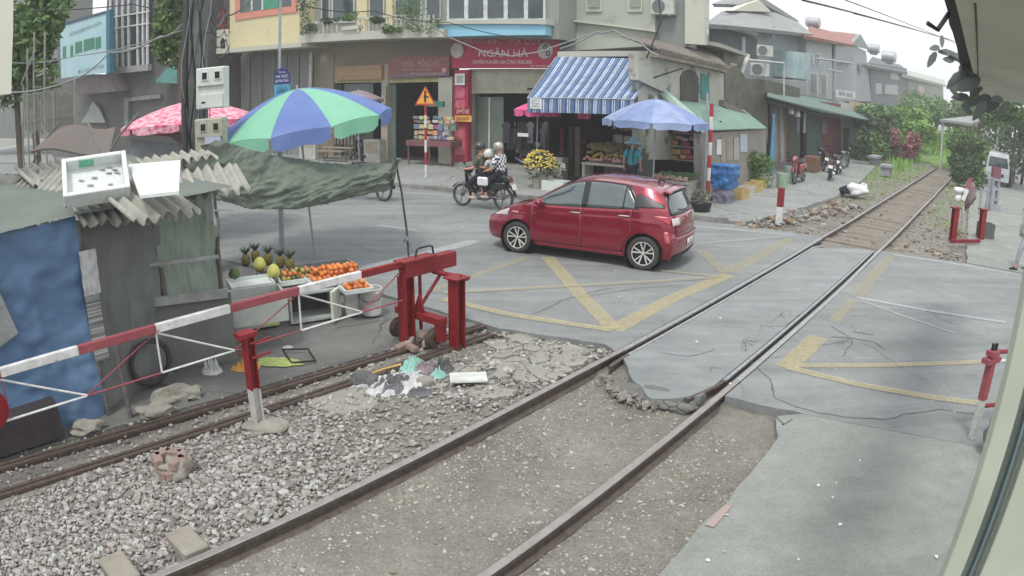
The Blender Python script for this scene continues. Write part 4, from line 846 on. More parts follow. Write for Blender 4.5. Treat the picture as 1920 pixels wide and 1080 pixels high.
# white antenna-like clothes rack on the roof edge
mb = MB(); p = SD(395, 362, -7.4)
mb.tube([p + S1 * -.5 + UP * .0, p + S1 * .02 + UP * .04], .014, 6); mb.tube([p + UP * .05, p + UP * -.38 + S1 * .03], .018, 6); mb.tube([p + S1 * -.5, p + S1 * -.52 + UP * -.14], .014, 6); mb.tube([p + UP * -.2, p + UP * -.24 + S1 * .3], .011, 6); mb.build('bracket', white_p, hut)
# foam box, board
A1, B1, C1, D1 = G(105, 300, 2.62), G(232, 281, 2.62), G(247, 349, 2.30), G(129, 366, 2.30)
X = ((B1 - A1) + (C1 - D1)).normalized(); Y = ((A1 - D1) + (B1 - C1)); Y = (Y - X * Y.dot(X)).normalized(); c0 = (A1 + B1 + C1 + D1) / 4; Lx, Ly = ((B1 - A1).length + (C1 - D1).length) / 2, ((A1 - D1).length + (B1 - C1).length) / 2; Z = X.cross(Y)
foam = M('foam_white', lin(214, 220, 216), .7, col2=lin(196, 202, 198), scale=8, amt=.5, bump=.2, spots=(12, .68, .05, lin(170, 172, 160)))
fb = thing('foam_box', 'large open white foam fish box lying tilted on the hut roof', 'box', c0 - Z * .2)
mb = MB(); th = .05; hh = .17
mb.box(c0 - Z * (hh - .02), (Lx, Ly, .04), (X, Y))
for sx in (-1, 1): mb.box(c0 + X * sx * (Lx / 2 - th / 2) - Z * (hh / 2 - .001), (th, Ly, hh), (X, Y), .008)
for sy in (-1, 1): mb.box(c0 + Y * sy * (Ly / 2 - th / 2) - Z * (hh / 2), (Lx - 2 * th + .004, th, hh), (X, Y), .008)
mb.build('tray', foam, fb, bevel=.006)
mb = MB()
for k in range(13): mb = MB(); mb.blob(c0 - Z * (hh - .045) + X * Lx * rnd.uniform(-.38, .38) + Y * Ly * rnd.uniform(-.36, .36), .035, k, .3, 1, (1.3, .7, .3)); mb.build('foam_scrap', M('foam_dent', lin(168, 170, 166), .8, scale=9), fb)
mb = MB(); mb.box(c0 + Y * (Ly / 2 - th - .004) - X * .08 - Z * .06, (.16, .006, .09), (X, Y)); mb.build('green_label', M('label_green', lin(110, 184, 156), .7, scale=9), fb)
A1, B1, C1, D1 = G(240, 308, 2.46), G(338, 300, 2.5), G(335, 358, 2.28), G(262, 366, 2.24)
mb = MB(); mb.add([A1, B1, C1, D1] + [v - UP * .03 for v in (A1, B1, C1, D1)], [(3, 2, 1, 0), (4, 5, 6, 7), (0, 1, 5, 4), (1, 2, 6, 5), (2, 3, 7, 6), (3, 0, 4, 7)])
single('board', mb, foam, 'flat white foam sheet lying on the hut roof right of the foam box', 'board')
# things under the shelf
mb = MB(); mb.lathe([(.0, 0), (.28, 0), (.30, .28), (.32, .28), (.32, .31), (.27, .31), (.26, .04), (0, .04)], G(235, 742), 24)
tyre = MB(); p = G(282, 730); tyre.lathe([(.22, -.03), (.25, -.035), (.28, 0), (.25, .035), (.22, .03), (.21, 0), (.22, -.03)], p + Vector((0, .1, .28)), 28, N1)
single('bicycle_wheel', tyre, tyre_m, 'thin dusty wheel rim leaning in the dark under the hut counter', 'wheel', smooth=True)
basket_m = M('basket_white', lin(186, 190, 186), .6, scale=9)
t = thing('basket', 'pale wire mesh basket standing behind the gate by the corner of the blue tarpaulin', 'basket', G(160, 765)); p = G(160, 765) + Vector((.0, .15, 0)); mb = MB()
for i in range(13):
    for z in (0,): mb.tube([p + S1 * (-.3 + i * .05), p + S1 * (-.3 + i * .05 + .12) + UP * .42], .006, 4); mb.tube([p + S1 * (-.3 + i * .05 + .12), p + S1 * (-.3 + i * .05) + UP * .42], .006, 4)
mb.tube([p + S1 * -.3 + UP * .42, p + S1 * .42 + UP * .42], .01, 5); mb.build('mesh_front', basket_m, t); mb = MB(); mb.box(p - N1 * .12 + UP * .2, (.7, .03, .4), A_RAIL); mb.build('back_board', board_g, t)
mb = MB(); mb.tube([G(35, 745, .3), G(105, 712, .45)], .02, 8); single('pipe', mb, M('pipe_pale', lin(190, 200, 204), .5, scale=8), 'pale plastic pipe leaning against the foot of the blue tarpaulin', 'pipe')
mb = MB(); mb.box(SP(-6.72, .75, .18), (.9, .25, .36), A_RAIL, .01); single('crate', mb, M('crate_dark', lin(62, 56, 58), .8, scale=9), 'dark box at the foot of the blue tarpaulin behind the red disc', 'crate')

# ================================================================== FRUIT STALL
foam2 = M('foam_grey', lin(188, 194, 188), .75, col2=lin(164, 170, 164), scale=7, amt=.7, spots=(14, .66, .05, lin(142, 142, 132)))
def box_hollow(mb, c, d, rz, wall=.03, bottom=True, open_top=True):
    X, Y = Vector((math.cos(rz), math.sin(rz), 0)), Vector((-math.sin(rz), math.cos(rz), 0)); c = Vector(c)
    mb.box(c - UP * (d[2] / 2 - .012), (d[0] - .004, d[1] - .004, .024), (X, Y))
    for s_ in (-1, 1):
        mb.box(c + X * s_ * (d[0] - wall) / 2, (wall, d[1], d[2]), (X, Y), .005); mb.box(c + Y * s_ * (d[1] - wall) / 2, (d[0] - 2 * wall, wall, d[2] - .004), (X, Y))
ra = A_RAIL - .35
def crate_at(px, py, z, d, rz, mat, name, label, cat='box', group=None):
    p = G(px, py, z); mb = MB(); box_hollow(mb, p + UP * d[2] / 2, d, rz); return single(name, mb, mat, label, cat, group)
crate_at(478, 607, .0, (.62, .42, .32), ra, M('foam_taped', lin(196, 202, 194), .7, col2=lin(178, 182, 172), scale=5, spots=(5, .56, .03, lin(196, 196, 120))), 'foam_box', 'white foam box with yellow tape under the big perforated box at the fruit stall')
crate_at(478, 598, .325, (.78, .50, .34), ra, foam2, 'foam_box', 'big white perforated foam box on top of the yellow taped box')
# box on its side with dark inside and white lid
p = G(590, 600); t = thing('foam_box', 'white foam box lying open on its side, dark inside, under the orange trays', 'box', p)
mb = MB(); X, Y = Vector((math.cos(ra), math.sin(ra), 0)), Vector((-math.sin(ra), math.cos(ra), 0)); c = p + Y * .2 + UP * .2
for z in (-.19, .19): mb.box(c + UP * z, (.66, .44, .03), ra)
for s_ in (-1, 1): mb.box(c + X * s_ * .315, (.03, .44, .35), ra)
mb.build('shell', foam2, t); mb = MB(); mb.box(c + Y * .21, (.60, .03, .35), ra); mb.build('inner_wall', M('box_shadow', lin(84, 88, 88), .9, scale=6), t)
p = G(632, 598); mb = MB(); mb.box(p + UP * .21, (.30, .035, .42), ra + .9, .004); single('foam_sheet', mb, M('lid_striped', lin(216, 220, 208), .7, col2=lin(188, 194, 178), scale=3, stretch=(12, 12, .3), amt=.4), 'upright white foam lid leaning on the open box at the fruit stall', 'lid')
mb = MB(); box_hollow(mb, G(540, 560, 0) + UP * .2, (.8, .6, .40), ra); single('foam_box', mb, board_g, 'grey box carrying the mixed fruit trays at the back of the stall', 'box')
mb = MB(); box_hollow(mb, G(610, 545, 0) + UP * .2, (.95, .55, .40), ra); single('foam_box', mb, board_g, 'grey box carrying the trays of oranges', 'box')
for (px, py, z, d, lab) in ((470, 535, .48, (.62, .5, .07), 'low white tray of pomelos and pineapples on the fruit stall'), (556, 526, .44, (.55, .42, .07), 'white tray of green and yellow fruit beside the oranges'), (628, 526, .44, (.8, .42, .07), 'white foam tray heaped with oranges'), (668, 545, .38, (.40, .32, .06), 'small white tray of oranges on top of the perforated bucket')):
    p = G(px, py, z); mb = MB(); box_hollow(mb, p + UP * .035, d, ra, .02); single('fruit_tray', mb, foam, lab, 'tray', 'trays on the fruit stall')
orange_m = [M('orange_a', lin(226, 132, 60), .5, col2=lin(206, 112, 44), scale=40, amt=.5), M('orange_b', lin(232, 150, 84), .5, scale=40, amt=.3), M('orange_c', lin(206, 120, 72), .5, scale=40, amt=.3)]
leafy = M('fruit_green', lin(96, 112, 72), .6, col2=lin(70, 86, 50), scale=20)
def fruit(name, p, r, m_, lab, cat, grp, proto={}):
    k = (name, m_.name)
    if k not in proto: mb = MB(); mb.lathe([(0, -1), (.45, -.9), (.8, -.6), (1, 0), (.8, .62), (.4, .88), (.08, .90), (0, .86)], (0, 0, 0), 12); proto[k] = mb.build(name, m_, smooth='all'); o = proto[k]
    else: o = proto[k].copy(); COL.objects.link(o)
    o.location = p; o.scale = (r, r, r); o.rotation_euler = (rnd.uniform(-.6, .6), rnd.uniform(-.6, .6), rnd.uniform(0, 6)); return tag(o, lab, cat, grp)
rz_ = random.Random(11)
def heap(px, py, z, lx, ly, cnt, r, name, mats, lab, cat, grp, layers=2):
    c = G(px, py, z); X, Y = Vector((math.cos(ra), math.sin(ra), 0)), Vector((-math.sin(ra), math.cos(ra), 0)); k = 0
    for L_ in range(layers):
        nx = int((lx - L_ * r * 1.6) / (2.02 * r)); ny = int((ly - L_ * r * 1.6) / (2.02 * r))
        for i in range(nx):
            for j in range(ny):
                if k >= cnt: return
                if L_ and rz_.random() < .25: continue
                p = c + X * ((i + .5 - nx / 2) * 2.02 * r + rz_.uniform(-.006, .006)) + Y * ((j + .5 - ny / 2) * 2.02 * r) + UP * (.03 + r + L_ * r * 1.5); fruit(name, p, r * rz_.uniform(.92, 1.02), mats[rz_.randrange(len(mats))], lab, cat, grp); k += 1
heap(628, 523, .44, .78, .40, 120, .036, 'orange', orange_m, 'ripe orange in the big heap on the foam tray', 'orange', 'oranges heaped on the big tray', 3)
heap(668, 545, .38, .36, .28, 40, .040, 'orange', orange_m, 'ripe orange on the small tray above the perforated bucket', 'orange', 'oranges on the small tray', 2)
heap(556, 524, .44, .52, .38, 60, .034, 'green_fruit', [leafy, leafy, orange_m[2], M('fruit_yellow', lin(176, 158, 84), .6, scale=20)], 'small green or yellow fruit on the mixed tray', 'fruit', 'small fruit on the mixed tray', 2)
pom = M('pomelo', lin(198, 192, 104), .55, col2=lin(170, 172, 88), scale=14)
for i, (px, py, r, lab) in enumerate(((488, 505, .10, 'large yellow pomelo, left one, on the low tray'), (514, 518, .095, 'large yellow pomelo, right one, nearest the green fruit'), (440, 520, .085, 'large greenish pomelo at the left end of the low tray'))):
    p = G(px, py, .55) + UP * (r * .6); mb = MB(); mb.lathe([(0, -r), (r * .5, -r * .88), (r * .9, -r * .4), (r, .1 * r), (r * .75, .75 * r), (r * .35, 1.15 * r), (0, 1.25 * r)], (0, 0, 0), 20); o = mb.build('pomelo', pom if i < 2 else leafy, smooth='all'); o.location = p; tag(o, lab, 'pomelo')
pin_b = M('pineapple', lin(128, 110, 62), .8, col2=lin(92, 96, 48), scale=30, amt=.9, bump=1, bscale=40); pin_l = M('pineapple_leaf', lin(84, 104, 84), .7, scale=14)
for i, (px, py, lab) in enumerate(((462, 500, 'pineapple standing at the back left of the low tray'), (480, 492, 'tall pineapple behind the left pomelo'), (504, 498, 'pineapple between the two yellow pomelos'), (527, 503, 'pineapple behind the green fruit'), (545, 508, 'small pineapple behind the mixed tray'))):
    p = G(px, py, .52); t = thing('pineapple', lab, 'pineapple', p); mb = MB(); mb.lathe([(0, 0), (.05, .01), (.07, .06), (.07, .13), (.05, .18), (0, .19)], p, 14); mb.build('fruit_body', pin_b, t, smooth='all')
    mb = MB()
    for k in range(16):
        a = k * 2.4; e = .3 + .5 * (k / 16); d = Vector((math.cos(a) * e, math.sin(a) * e, 1)).normalized(); q = Vector((-math.sin(a), math.cos(a), 0)) * .012; b0 = p + UP * .17; L_ = .13 + .04 * rnd.random(); mb.add([b0 - q, b0 + q, b0 + d * L_ * .6 + q * .7, b0 + d * L_ + Vector((math.cos(a), math.sin(a), -.2)) * .03, b0 + d * L_ * .6 - q * .7], [(0, 1, 2, 3, 4)])
    mb.build('leaf_crown', pin_l, t)
bucket_m = M('bucket_white', lin(206, 206, 202), .5, col2=lin(180, 176, 176), scale=6)
p = G(698, 588); t = thing('bucket', 'round white plastic bucket at the right end of the fruit stall', 'bucket', p); mb = MB(); mb.lathe([(0, 0), (.125, 0), (.145, .30), (.155, .30), (.158, .33), (.145, .345), (.15, .36), (.158, .365), (.15, .375), (.138, .37), (.13, .02), (0, .02)], p, 28); mb.build('pail', bucket_m, t, smooth=True)
mb = MB(); mb.tube([p + Vector((math.cos(a) * .165, math.sin(a) * .165, .31 - .1 * math.sin(a + math.pi) * (a > math.pi))) for a in [math.pi + i * math.pi / 10 for i in range(11)]], .005, 5); mb.build('handle', cable, t)
p = G(662, 588); mb = MB(); mb.lathe([(0, 0), (.10, 0), (.125, .36), (.132, .36), (.132, .375), (.11, .375), (.095, .02), (0, .02)], p, 24); single('bucket', mb, bucket_m, 'small perforated pale bucket under the small tray of oranges', 'bucket', smooth=True)

# ------------------------------------------------------------------ litter and rubble
def crumple(name, px, py, rx, ry, h, rot, seed, mat, label, cat, z=-.05, n=34):
    c = G(px, py, z); X = Vector((math.cos(rot), math.sin(rot), 0)); Y = Vector((-math.sin(rot), math.cos(rot), 0)); vs = []; fs = []
    for j in range(n + 1):
        for i in range(n + 1):
            u, v = -1 + 2 * i / n, -1 + 2 * j / n; k = math.sqrt(1 - .5 * v * v), math.sqrt(1 - .5 * u * u); a, b_ = u * k[0], v * k[1]; rr = math.hypot(a, b_); e = 1 + .35 * noise.noise(Vector((math.atan2(b_, a) * 1.5, seed, 0)))
            rid = abs(noise.noise(Vector((a * 3.1 + seed, b_ * 3.1, seed)))) * 1.6 + .6 * abs(noise.noise(Vector((a * 8 + seed, b_ * 8, seed))))
            zz = h * (max(0, 1 - rr ** 2.2)) * (.35 + rid) ; vs.append(c + X * a * rx * e + Y * b_ * ry * e + UP * zz)
    w_ = n + 1; fs = [(j * w_ + i, j * w_ + i + 1, (j + 1) * w_ + i + 1, (j + 1) * w_ + i) for j in range(n) for i in range(n)]
    mb = MB(); mb.add(vs, fs); return single(name, mb, mat, label, cat)
pl_w = M('plastic_white', lin(206, 208, 206), .4, col2=lin(160, 162, 164), scale=9, amt=.9); pl_g = M('plastic_grey', lin(124, 124, 126), .45, col2=lin(86, 86, 90), scale=8, amt=.9); pl_t = M('plastic_teal', lin(120, 196, 178), .4, col2=lin(176, 206, 200), scale=10, amt=.8)
rock = M('rock_dark', lin(108, 110, 108), .85, col2=lin(84, 86, 86), scale=7, bump=.7, amt=.8)
crumple('plastic_sheet', 745, 722, .42, .30, .11, .3, 3, pl_w, 'crumpled white plastic sheet in the litter heap below the gate rails', 'plastic sheet')
crumple('plastic_bag', 742, 728, .26, .16, .15, .5, 7, pl_g, 'dark grey crumpled bag on the white plastic sheet', 'bag')
crumple('plastic_bag', 790, 738, .16, .08, .07, .2, 12, pl_g, 'flat grey bag at the right foot of the litter heap', 'bag')
crumple('plastic_bag', 775, 690, .20, .12, .12, .9, 9, pl_t, 'white and teal plastic bag lying behind the litter heap', 'bag')
crumple('cardboard_piece', 795, 692, .15, .12, .07, .4, 15, M('card_mauve', lin(150, 136, 140), .8, scale=8), 'mauve folded cardboard between the teal bag and the dark bag', 'cardboard')
crumple('plastic_bag', 832, 696, .13, .11, .15, .1, 19, rock, 'small dark stuffed bag left of the white panel', 'bag')
crumple('plastic_bag', 822, 705, .09, .08, .08, .1, 29, pl_t, 'scrap of teal plastic at the foot of the small dark bag', 'bag')
mb = MB(); mb.blob(G(683, 712) + UP * .0, .13, 4, .35, 3, (1.2, .8, .65)); single('rock', mb, rock, 'rounded dark rock beside the gate rail left of the litter heap', 'rock', smooth='all')
mb = MB(); mb.blob(G(795, 715) + UP * .0, .09, 8, .3, 2, (1.2, .9, .7)); single('rock', mb, M('rock_pale', lin(156, 152, 140), .9, scale=6, bump=.5), 'pale lump of rubble in the middle of the litter heap', 'rock', smooth='all')
mb = MB(); mb.box(G(878, 708, -.0), (.40, .24, .025), .12, .003); mb.box(G(878, 708, .016), (.30, .14, .012), .12, .002); single('panel', mb, M('panel_white', lin(210, 214, 208), .6, col2=lin(184, 188, 182), scale=6), 'flat white foam panel lying right of the litter heap', 'panel')
mb = MB(); mb.tube([G(697, 700, .0), G(722, 691, .01), G(752, 683, .02)], .013, 6); single('strip', mb, M('yellow_strip', lin(206, 176, 110), .7, scale=9), 'yellow plastic strip lying along the gate rail', 'strip')
crumple('plastic_bag', 462, 690, .17, .12, .08, .3, 33, M('bag_yellow', lin(214, 172, 84), .6, col2=lin(190, 130, 60), scale=12, amt=.8), 'yellow and orange crumpled bag at the foot of the short post', 'bag', z=-.03)
crumple('leaf_tray', 522, 679, .30, .14, .03, .05, 36, M('tray_yellowgreen', lin(176, 184, 110), .6, col2=lin(110, 136, 80), scale=9, amt=.9), 'flat yellow green leaf tray on the ground behind the short post', 'tray', z=-.02)
mb = MB()
q = [G(530, 655, .02), G(578, 654, .02), G(592, 676, .0), G(547, 680, .0)]
for a_, b_ in zip(q, q[1:] + q[:1]): mb.tube([a_, b_], .012, 6)
single('frame', mb, blk, 'thin black empty frame lying behind the yellow green tray', 'frame')
crumple('plastic_bag', 397, 698, .13, .10, .12, .1, 43, pl_w, 'small white crumpled bag by the corner of the hut', 'bag', z=-.03)
crumple('paper_scrap', 540, 651, .07, .04, .02, .1, 46, pl_w, 'white paper scrap behind the black frame', 'paper', z=-.02)
old_c = MATS['old_concrete']
for i, (px, py, r, lab) in enumerate(((322, 748, .17, 'big grey concrete lump, left of two lumps at the hut foot'), (350, 742, .12, 'smaller grey concrete lump touching the dark wall of the hut'), (292, 772, .13, 'jagged pale rubble by the rear gate rail'), (160, 805, .12, 'low concrete lump in front of the mesh basket'))):
    mb = MB(); mb.blob(G(px, py) + UP * .02, r, 50 + i, .4, 3, (1.5, .8, .6), rot=.6); single('concrete_lump', mb, old_c, lab, 'rubble', 'concrete lumps along the hut', smooth=True)
brick_m = M('brick_worn', lin(160, 140, 132), .9, col2=lin(128, 108, 100), scale=7, bump=.6, amt=.9)
bt = thing('brick_block', 'broken block of mortared bricks standing on the gravel', 'brick block', G(330, 880, -.05)); p = G(325, 890, -.06); mb = MB()
for lvl in range(2):
    for k in range(6):
        a = k * 1.047 + lvl * .5
        if lvl and k == 4: continue
        mb.box(p + Vector((math.cos(a) * .12, math.sin(a) * .10, .06 + lvl * .10)), (.17, .09, .085), a + 1.57 + .15 * (k % 2), .01)
mb.build('bricks', brick_m, bt); mb = MB(); mb.blob(p + UP * .06, .16, 61, .5, 3, (1.05, .9, .75)); mb.build('mortar', old_c, bt, smooth='all')
for i, (px, py, z, lab) in enumerate(((768, 640, 0, 'left brick under the gate trolley'), (795, 628, .06, 'topmost brick of the pile under the gate trolley'), (800, 642, 0, 'brick between the two gate wheels'), (772, 652, -.02, 'brick nearest the front gate rail'), (818, 634, 0, 'half brick right of the gate trolley'), (752, 650, -.03, 'small chipped brick at the left of the pile'), (842, 622, 0, 'pale brick behind the red guide post'))):
    mb = MB(); mb.box((0, 0, 0), (.17, .09, .07), None, .012); o = mb.build('brick', brick_m if i % 2 else M('brick_pale', lin(176, 164, 154), .9, scale=7, bump=.6)); o.location = G(px, py, z + .035); o.rotation_euler = (rnd.uniform(-.2, .2), rnd.uniform(-.2, .2), rnd.uniform(0, 3)); tag(o, lab, 'brick', 'bricks under the gate trolley')
# cracked paving pieces between gate rails and track
pv = M('broken_paving', lin(160, 160, 150), .9, col2=lin(128, 127, 116), scale=3, bump=.6, amt=1, bscale=40)
cells = []; rg = random.Random(5)
def clip_poly(poly, a, b):
    m_ = (a + b) / 2; d = b - a; out = []
    for i in range(len(poly)):
        p, q = poly[i], poly[(i + 1) % len(poly)]; fp, fq = (p - m_).dot(d), (q - m_).dot(d)
        if fp <= 0: out.append(p)
        if fp * fq < 0: out.append(p + (q - p) * (fp / (fp - fq)))
    return out
region = [G(x, y) for x, y in ((868, 655), (1000, 632), (1115, 668), (1085, 690), (1000, 720), (905, 722), (850, 690))]
seeds = []
tries = 0
while len(seeds) < 46 and tries < 5000:
    tries += 1; p = SP(rg.uniform(-5.6, -4.42), rg.uniform(4.9, 7.6)); x = p
    ins = True
    for i in range(len(region)):
        a, b = region[i], region[(i + 1) % len(region)]
        cr_ = (b.x - a.x) * (p.y - a.y) - (b.y - a.y) * (p.x - a.x)
        if cr_ > 0: ins = False
    if ins and all((p - q).length > .17 for q in seeds): seeds.append(p)
big = [Vector((x, y, 0)) for x, y in ((-8, 2), (6, 2), (6, 14), (-8, 14))]
for i, s_ in enumerate(seeds):
    poly = [s_ + Vector((math.cos(a) * .34, math.sin(a) * .28, 0)) for a in [k * 6.283 / 9 for k in range(9)]]
    for j, q in enumerate(seeds):
        if i != j: poly = clip_poly(poly, s_, q)
        if len(poly) < 3: break
    if len(poly) < 3 or rg.random() < .22: continue
    cc = sum(poly, Vector()) / len(poly); tl = Vector((rg.uniform(-.09, .09), rg.uniform(-.09, .09), 0)); z0 = -.045 + rg.uniform(-.018, .012)
    pp = []
    for p, q in zip(poly, poly[1:] + poly[:1]):
        for t_ in (0, .33, .66): r_ = p.lerp(q, t_); r_ = cc + (r_ - cc) * (.96 + rg.uniform(-.13, .06)); pp.append(r_)
    n_ = len(pp); mb = MB(); mb.add([Vector((p.x, p.y, z0 + (p - cc).dot(tl))) for p in pp] + [Vector((p.x, p.y, z0 - .07)) for p in pp], [tuple(range(n_))] + [(i2, n_ + i2, n_ + (i2 + 1) % n_, (i2 + 1) % n_) for i2 in range(n_)])
    single('paving_piece', mb, pv, 'cracked slab of broken paving between the gate rails and the left running rail', 'paving slab', 'cracked paving slabs')
slabp = [G(x, y) for x, y in ((565, 738), (610, 718), (680, 716), (712, 735), (700, 757), (640, 770), (585, 757))]
slab('concrete_slab', slabp, -.035, pv, .08, .015, seed=7, kind=None, step=.06); o = bpy.data.objects['concrete_slab']; tag(o, 'large flat concrete slab lying beside the gate rail left of the litter heap', 'slab')
pos = []; rad = []
for i in range(1500):
    n_, s_ = g.uniform(-5.6, -4.1), g.uniform(4.6, 7.3); p = SP(n_, s_); 
    if p.dot(E2) > 7.5: continue
    r = float(np.clip(g.lognormal(-4.0, .45), .008, .045)); pos.append((p.x, p.y, -.055 + g.uniform(-.01, .02))); rad.append(r)
stones('rubble_chips', pos, rad, st_mats, 16)
# broken asphalt lumps at the near edge of the crossing
pos = []; rad = []
for i in range(260):
    t_ = g.uniform(0, 1); p = SP(RL + .2 + (RR - RL - .4) * t_, 6.3 - .35 * math.sin(math.pi * t_) + g.normal(0, .06)); r = float(np.clip(g.lognormal(-4.0, .5), .008, .05)); pos.append((p.x, p.y, -.08 + g.uniform(0, .03))); rad.append(r)
stones('asphalt_crumbs', pos, rad, [st_mats[1], st_mats[3], MATS['stone_g']], 26)
mb = MB(); mb.blob(SP(-3.1, 6.22, -.07), .34, 71, .3, 3, (1.3, .45, .22), rot=A_RAIL - 1.5); mb.blob(SP(-2.85, 6.12, -.08), .22, 72, .3, 3, (1.3, .5, .25), rot=A_RAIL - 1.3)
single('asphalt_lump', mb, lot_mat, 'broken lump of asphalt at the near edge of the crossing between the rails', 'rubble', smooth='all')

# ================================================================== SHOP ROW ACROSS THE STREET
CU, CG = 20.7, 21.8       # upper floors overhang the shop fronts
def facpoly(name, pxs, c, th, mat, parent, **k):
    """flat piece of the facade surveyed at its corners, th thick, its face at distance c across the street"""
    P = [FAC(x, y, c) for x, y in pxs]; o = P[0]; poly = [((p - o).dot(E1), (p - o).z) for p in P]
    ar = sum(poly[i][0] * poly[(i + 1) % len(poly)][1] - poly[(i + 1) % len(poly)][0] * poly[i][1] for i in range(len(poly)))
    if ar < 0: poly = poly[::-1]
    mb = MB(); mb.prism(poly, o + E2 * th, E1, UP, th); return mb.build(name, mat, parent, **k)
def facrect(name, x0, y0, x1, y1, c, th, mat, parent, **k):
    """upright rectangle between two surveyed corners (top left, bottom right)"""
    a, b = uc(FAC(x0, y0, c)), uc(FAC(x1, y1, c)); mb = MB(); mb.box(FP((a[0] + b[0]) / 2, c + th / 2, (a[2] + b[2]) / 2), (abs(b[0] - a[0]), th, abs(a[2] - b[2])), A_ROAD); return mb.build(name, mat, parent, **k)
def fbox(name, u0, u1, c0, c1, z0, z1, mat, parent, **k):
    mb = MB(); mb.box(FP((u0 + u1) / 2, (c0 + c1) / 2, (z0 + z1) / 2), (u1 - u0, c1 - c0, z1 - z0), A_ROAD); return mb.build(name, mat, parent, **k)
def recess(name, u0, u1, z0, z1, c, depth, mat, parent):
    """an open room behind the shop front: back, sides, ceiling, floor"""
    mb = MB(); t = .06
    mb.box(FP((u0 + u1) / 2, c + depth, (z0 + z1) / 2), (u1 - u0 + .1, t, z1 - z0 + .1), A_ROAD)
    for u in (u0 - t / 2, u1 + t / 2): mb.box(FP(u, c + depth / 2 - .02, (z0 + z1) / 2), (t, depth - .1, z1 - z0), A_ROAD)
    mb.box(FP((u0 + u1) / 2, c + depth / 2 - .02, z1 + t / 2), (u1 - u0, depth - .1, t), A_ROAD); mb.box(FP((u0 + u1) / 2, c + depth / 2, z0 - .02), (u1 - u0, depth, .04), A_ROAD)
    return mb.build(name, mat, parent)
def stain(name, col, k=.8, **kw): return M(name, col, .9, col2=tuple(c * k for c in col), scale=1.3, amt=.9, bump=.3, bscale=20, spots=(1.1, .6, .15, tuple(c * .62 for c in col)), **kw)
w_yel = stain('wall_yellow', lin(206, 196, 158), .9); w_bei = stain('wall_beige', lin(190, 184, 152), .85); w_grn = stain('wall_greygreen', lin(146, 152, 144), .8); w_cream = stain('wall_cream', lin(196, 198, 182), .85)
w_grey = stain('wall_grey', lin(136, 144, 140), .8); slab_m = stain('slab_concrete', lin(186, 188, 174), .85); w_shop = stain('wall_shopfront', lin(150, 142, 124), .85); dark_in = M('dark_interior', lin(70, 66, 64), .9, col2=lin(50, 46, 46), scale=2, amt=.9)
shut_m = M('folding_shutter', lin(142, 144, 138), .6, col2=lin(110, 112, 108), scale=2, stretch=(9, 9, .3), amt=.5); orange_f = stain('frame_salmon', lin(204, 138, 118), .9); win_g = M('window_glass', lin(70, 84, 84), .1, .2, col2=lin(52, 62, 64), scale=1.5, spec=.8); win_w = M('window_white', lin(206, 210, 208), .5, scale=6, amt=.3)
green_c = M('curtain_green', lin(70, 150, 122), .7, scale=6); pipe_w = M('pipe_white', lin(196, 198, 192), .5, scale=6, amt=.3)

h1 = thing('shop_house', 'yellow house with a salmon window frame upstairs and grey folding shutters below', 'house', FP(-27, CG, .13), A_ROAD)
facpoly('wall', [(431, -60), (562, -60), (562, 84), (431, 96)], CU, 6, w_yel, h1)
facpoly('slab', [(405, 92), (564, 80), (564, 88), (405, 101)], CU - .7, 1.6, slab_m, h1)
wf = facpoly('window', [(440, -30), (556, -30), (556, 22), (440, 38)], CU - .06, .07, orange_f, h1); facpoly('pane', [(450, -30), (546, -30), (546, 11), (450, 24)], CU - .065, .01, win_g, wf); facpoly('pane', [(492, -30), (522, -30), (522, 14), (492, 18)], CU - .08, .01, green_c, wf)
for x in (470, 490, 524): facpoly('sash_bar', [(x, -30), (x + 3, -30), (x + 3, 18), (x, 20)], CU - .09, .02, win_w, wf)
fbox('ground_wall', -31, -23.6, CG + .3, CG + 5, .1, 5.3, w_shop, h1)
for i in range(7):
    x0 = 425 + i * 23; facpoly('shutter_leaf', [(x0, 104), (x0 + 21, 102), (x0 + 21, 296), (x0, 298)], CG + .15 + .05 * (i % 2), .06, shut_m, h1)
h2 = thing('shop_house', 'beige balcony house with a balustrade full of plants above the yellow and red shop signs', 'house', FP(-20, CG, .13), A_ROAD)
facpoly('wall', [(562, -60), (838, -60), (838, 60), (562, 72)], CU + .9, 6, w_grn, h2)
facpoly('slab', [(560, 66), (832, 54), (832, 70), (560, 81)], CU - .4, 2.4, slab_m, h2)
for x0, x1, y1 in ((602, 618, 45), (622, 664, 42), (692, 720, 38), (740, 790, 36), (798, 826, 36)):
    f = facpoly('window', [(x0, -20), (x1, -20), (x1, y1), (x0, y1 + 1)], CU + .84, .06, win_w, h2); facpoly('pane', [(x0 + 2, -20), (x1 - 2, -20), (x1 - 2, y1 - 2), (x0 + 2, y1 - 2)], CU + .83, .02, win_g, f)
for x0, x1 in ((669, 688), (724, 736)): facpoly('pilaster', [(x0, -60), (x1, -60), (x1, 62), (x0, 63)], CU + .7, .2, w_yel, h2)
rail = facpoly('balustrade_rail', [(566, 42), (770, 26), (770, 30), (566, 47)], CU - .3, .14, M('balustrade', lin(206, 206, 192), .8, col2=lin(170, 170, 156), scale=5), h2)
for i in range(30):
    x = 572 + i * 8.6; y0 = 46 - (x - 566) * .075; y1 = 70 - (x - 566) * .045
    if 638 < x < 668 or x > 815: continue
    a, b = FAC(x, y0, CU - .23), FAC(x, y1, CU - .23); L_ = a.z - b.z; mb = MB(); mb.lathe([(.03, 0), (.05, .1 * L_), (.03, .25 * L_), (.055, .5 * L_), (.03, .8 * L_), (.035, L_)], b, 8); mb.build('baluster', MATS['balustrade'], h2, smooth=True)
facpoly('balcony_box', [(640, 50), (672, 47), (672, 54), (640, 57)], CU - .5, .25, MATS['balustrade'], h2)
fbox('ground_wall', -23.6, -15.9, CG + .3, CG + .6, 3.4, 5.1, w_shop, h2)
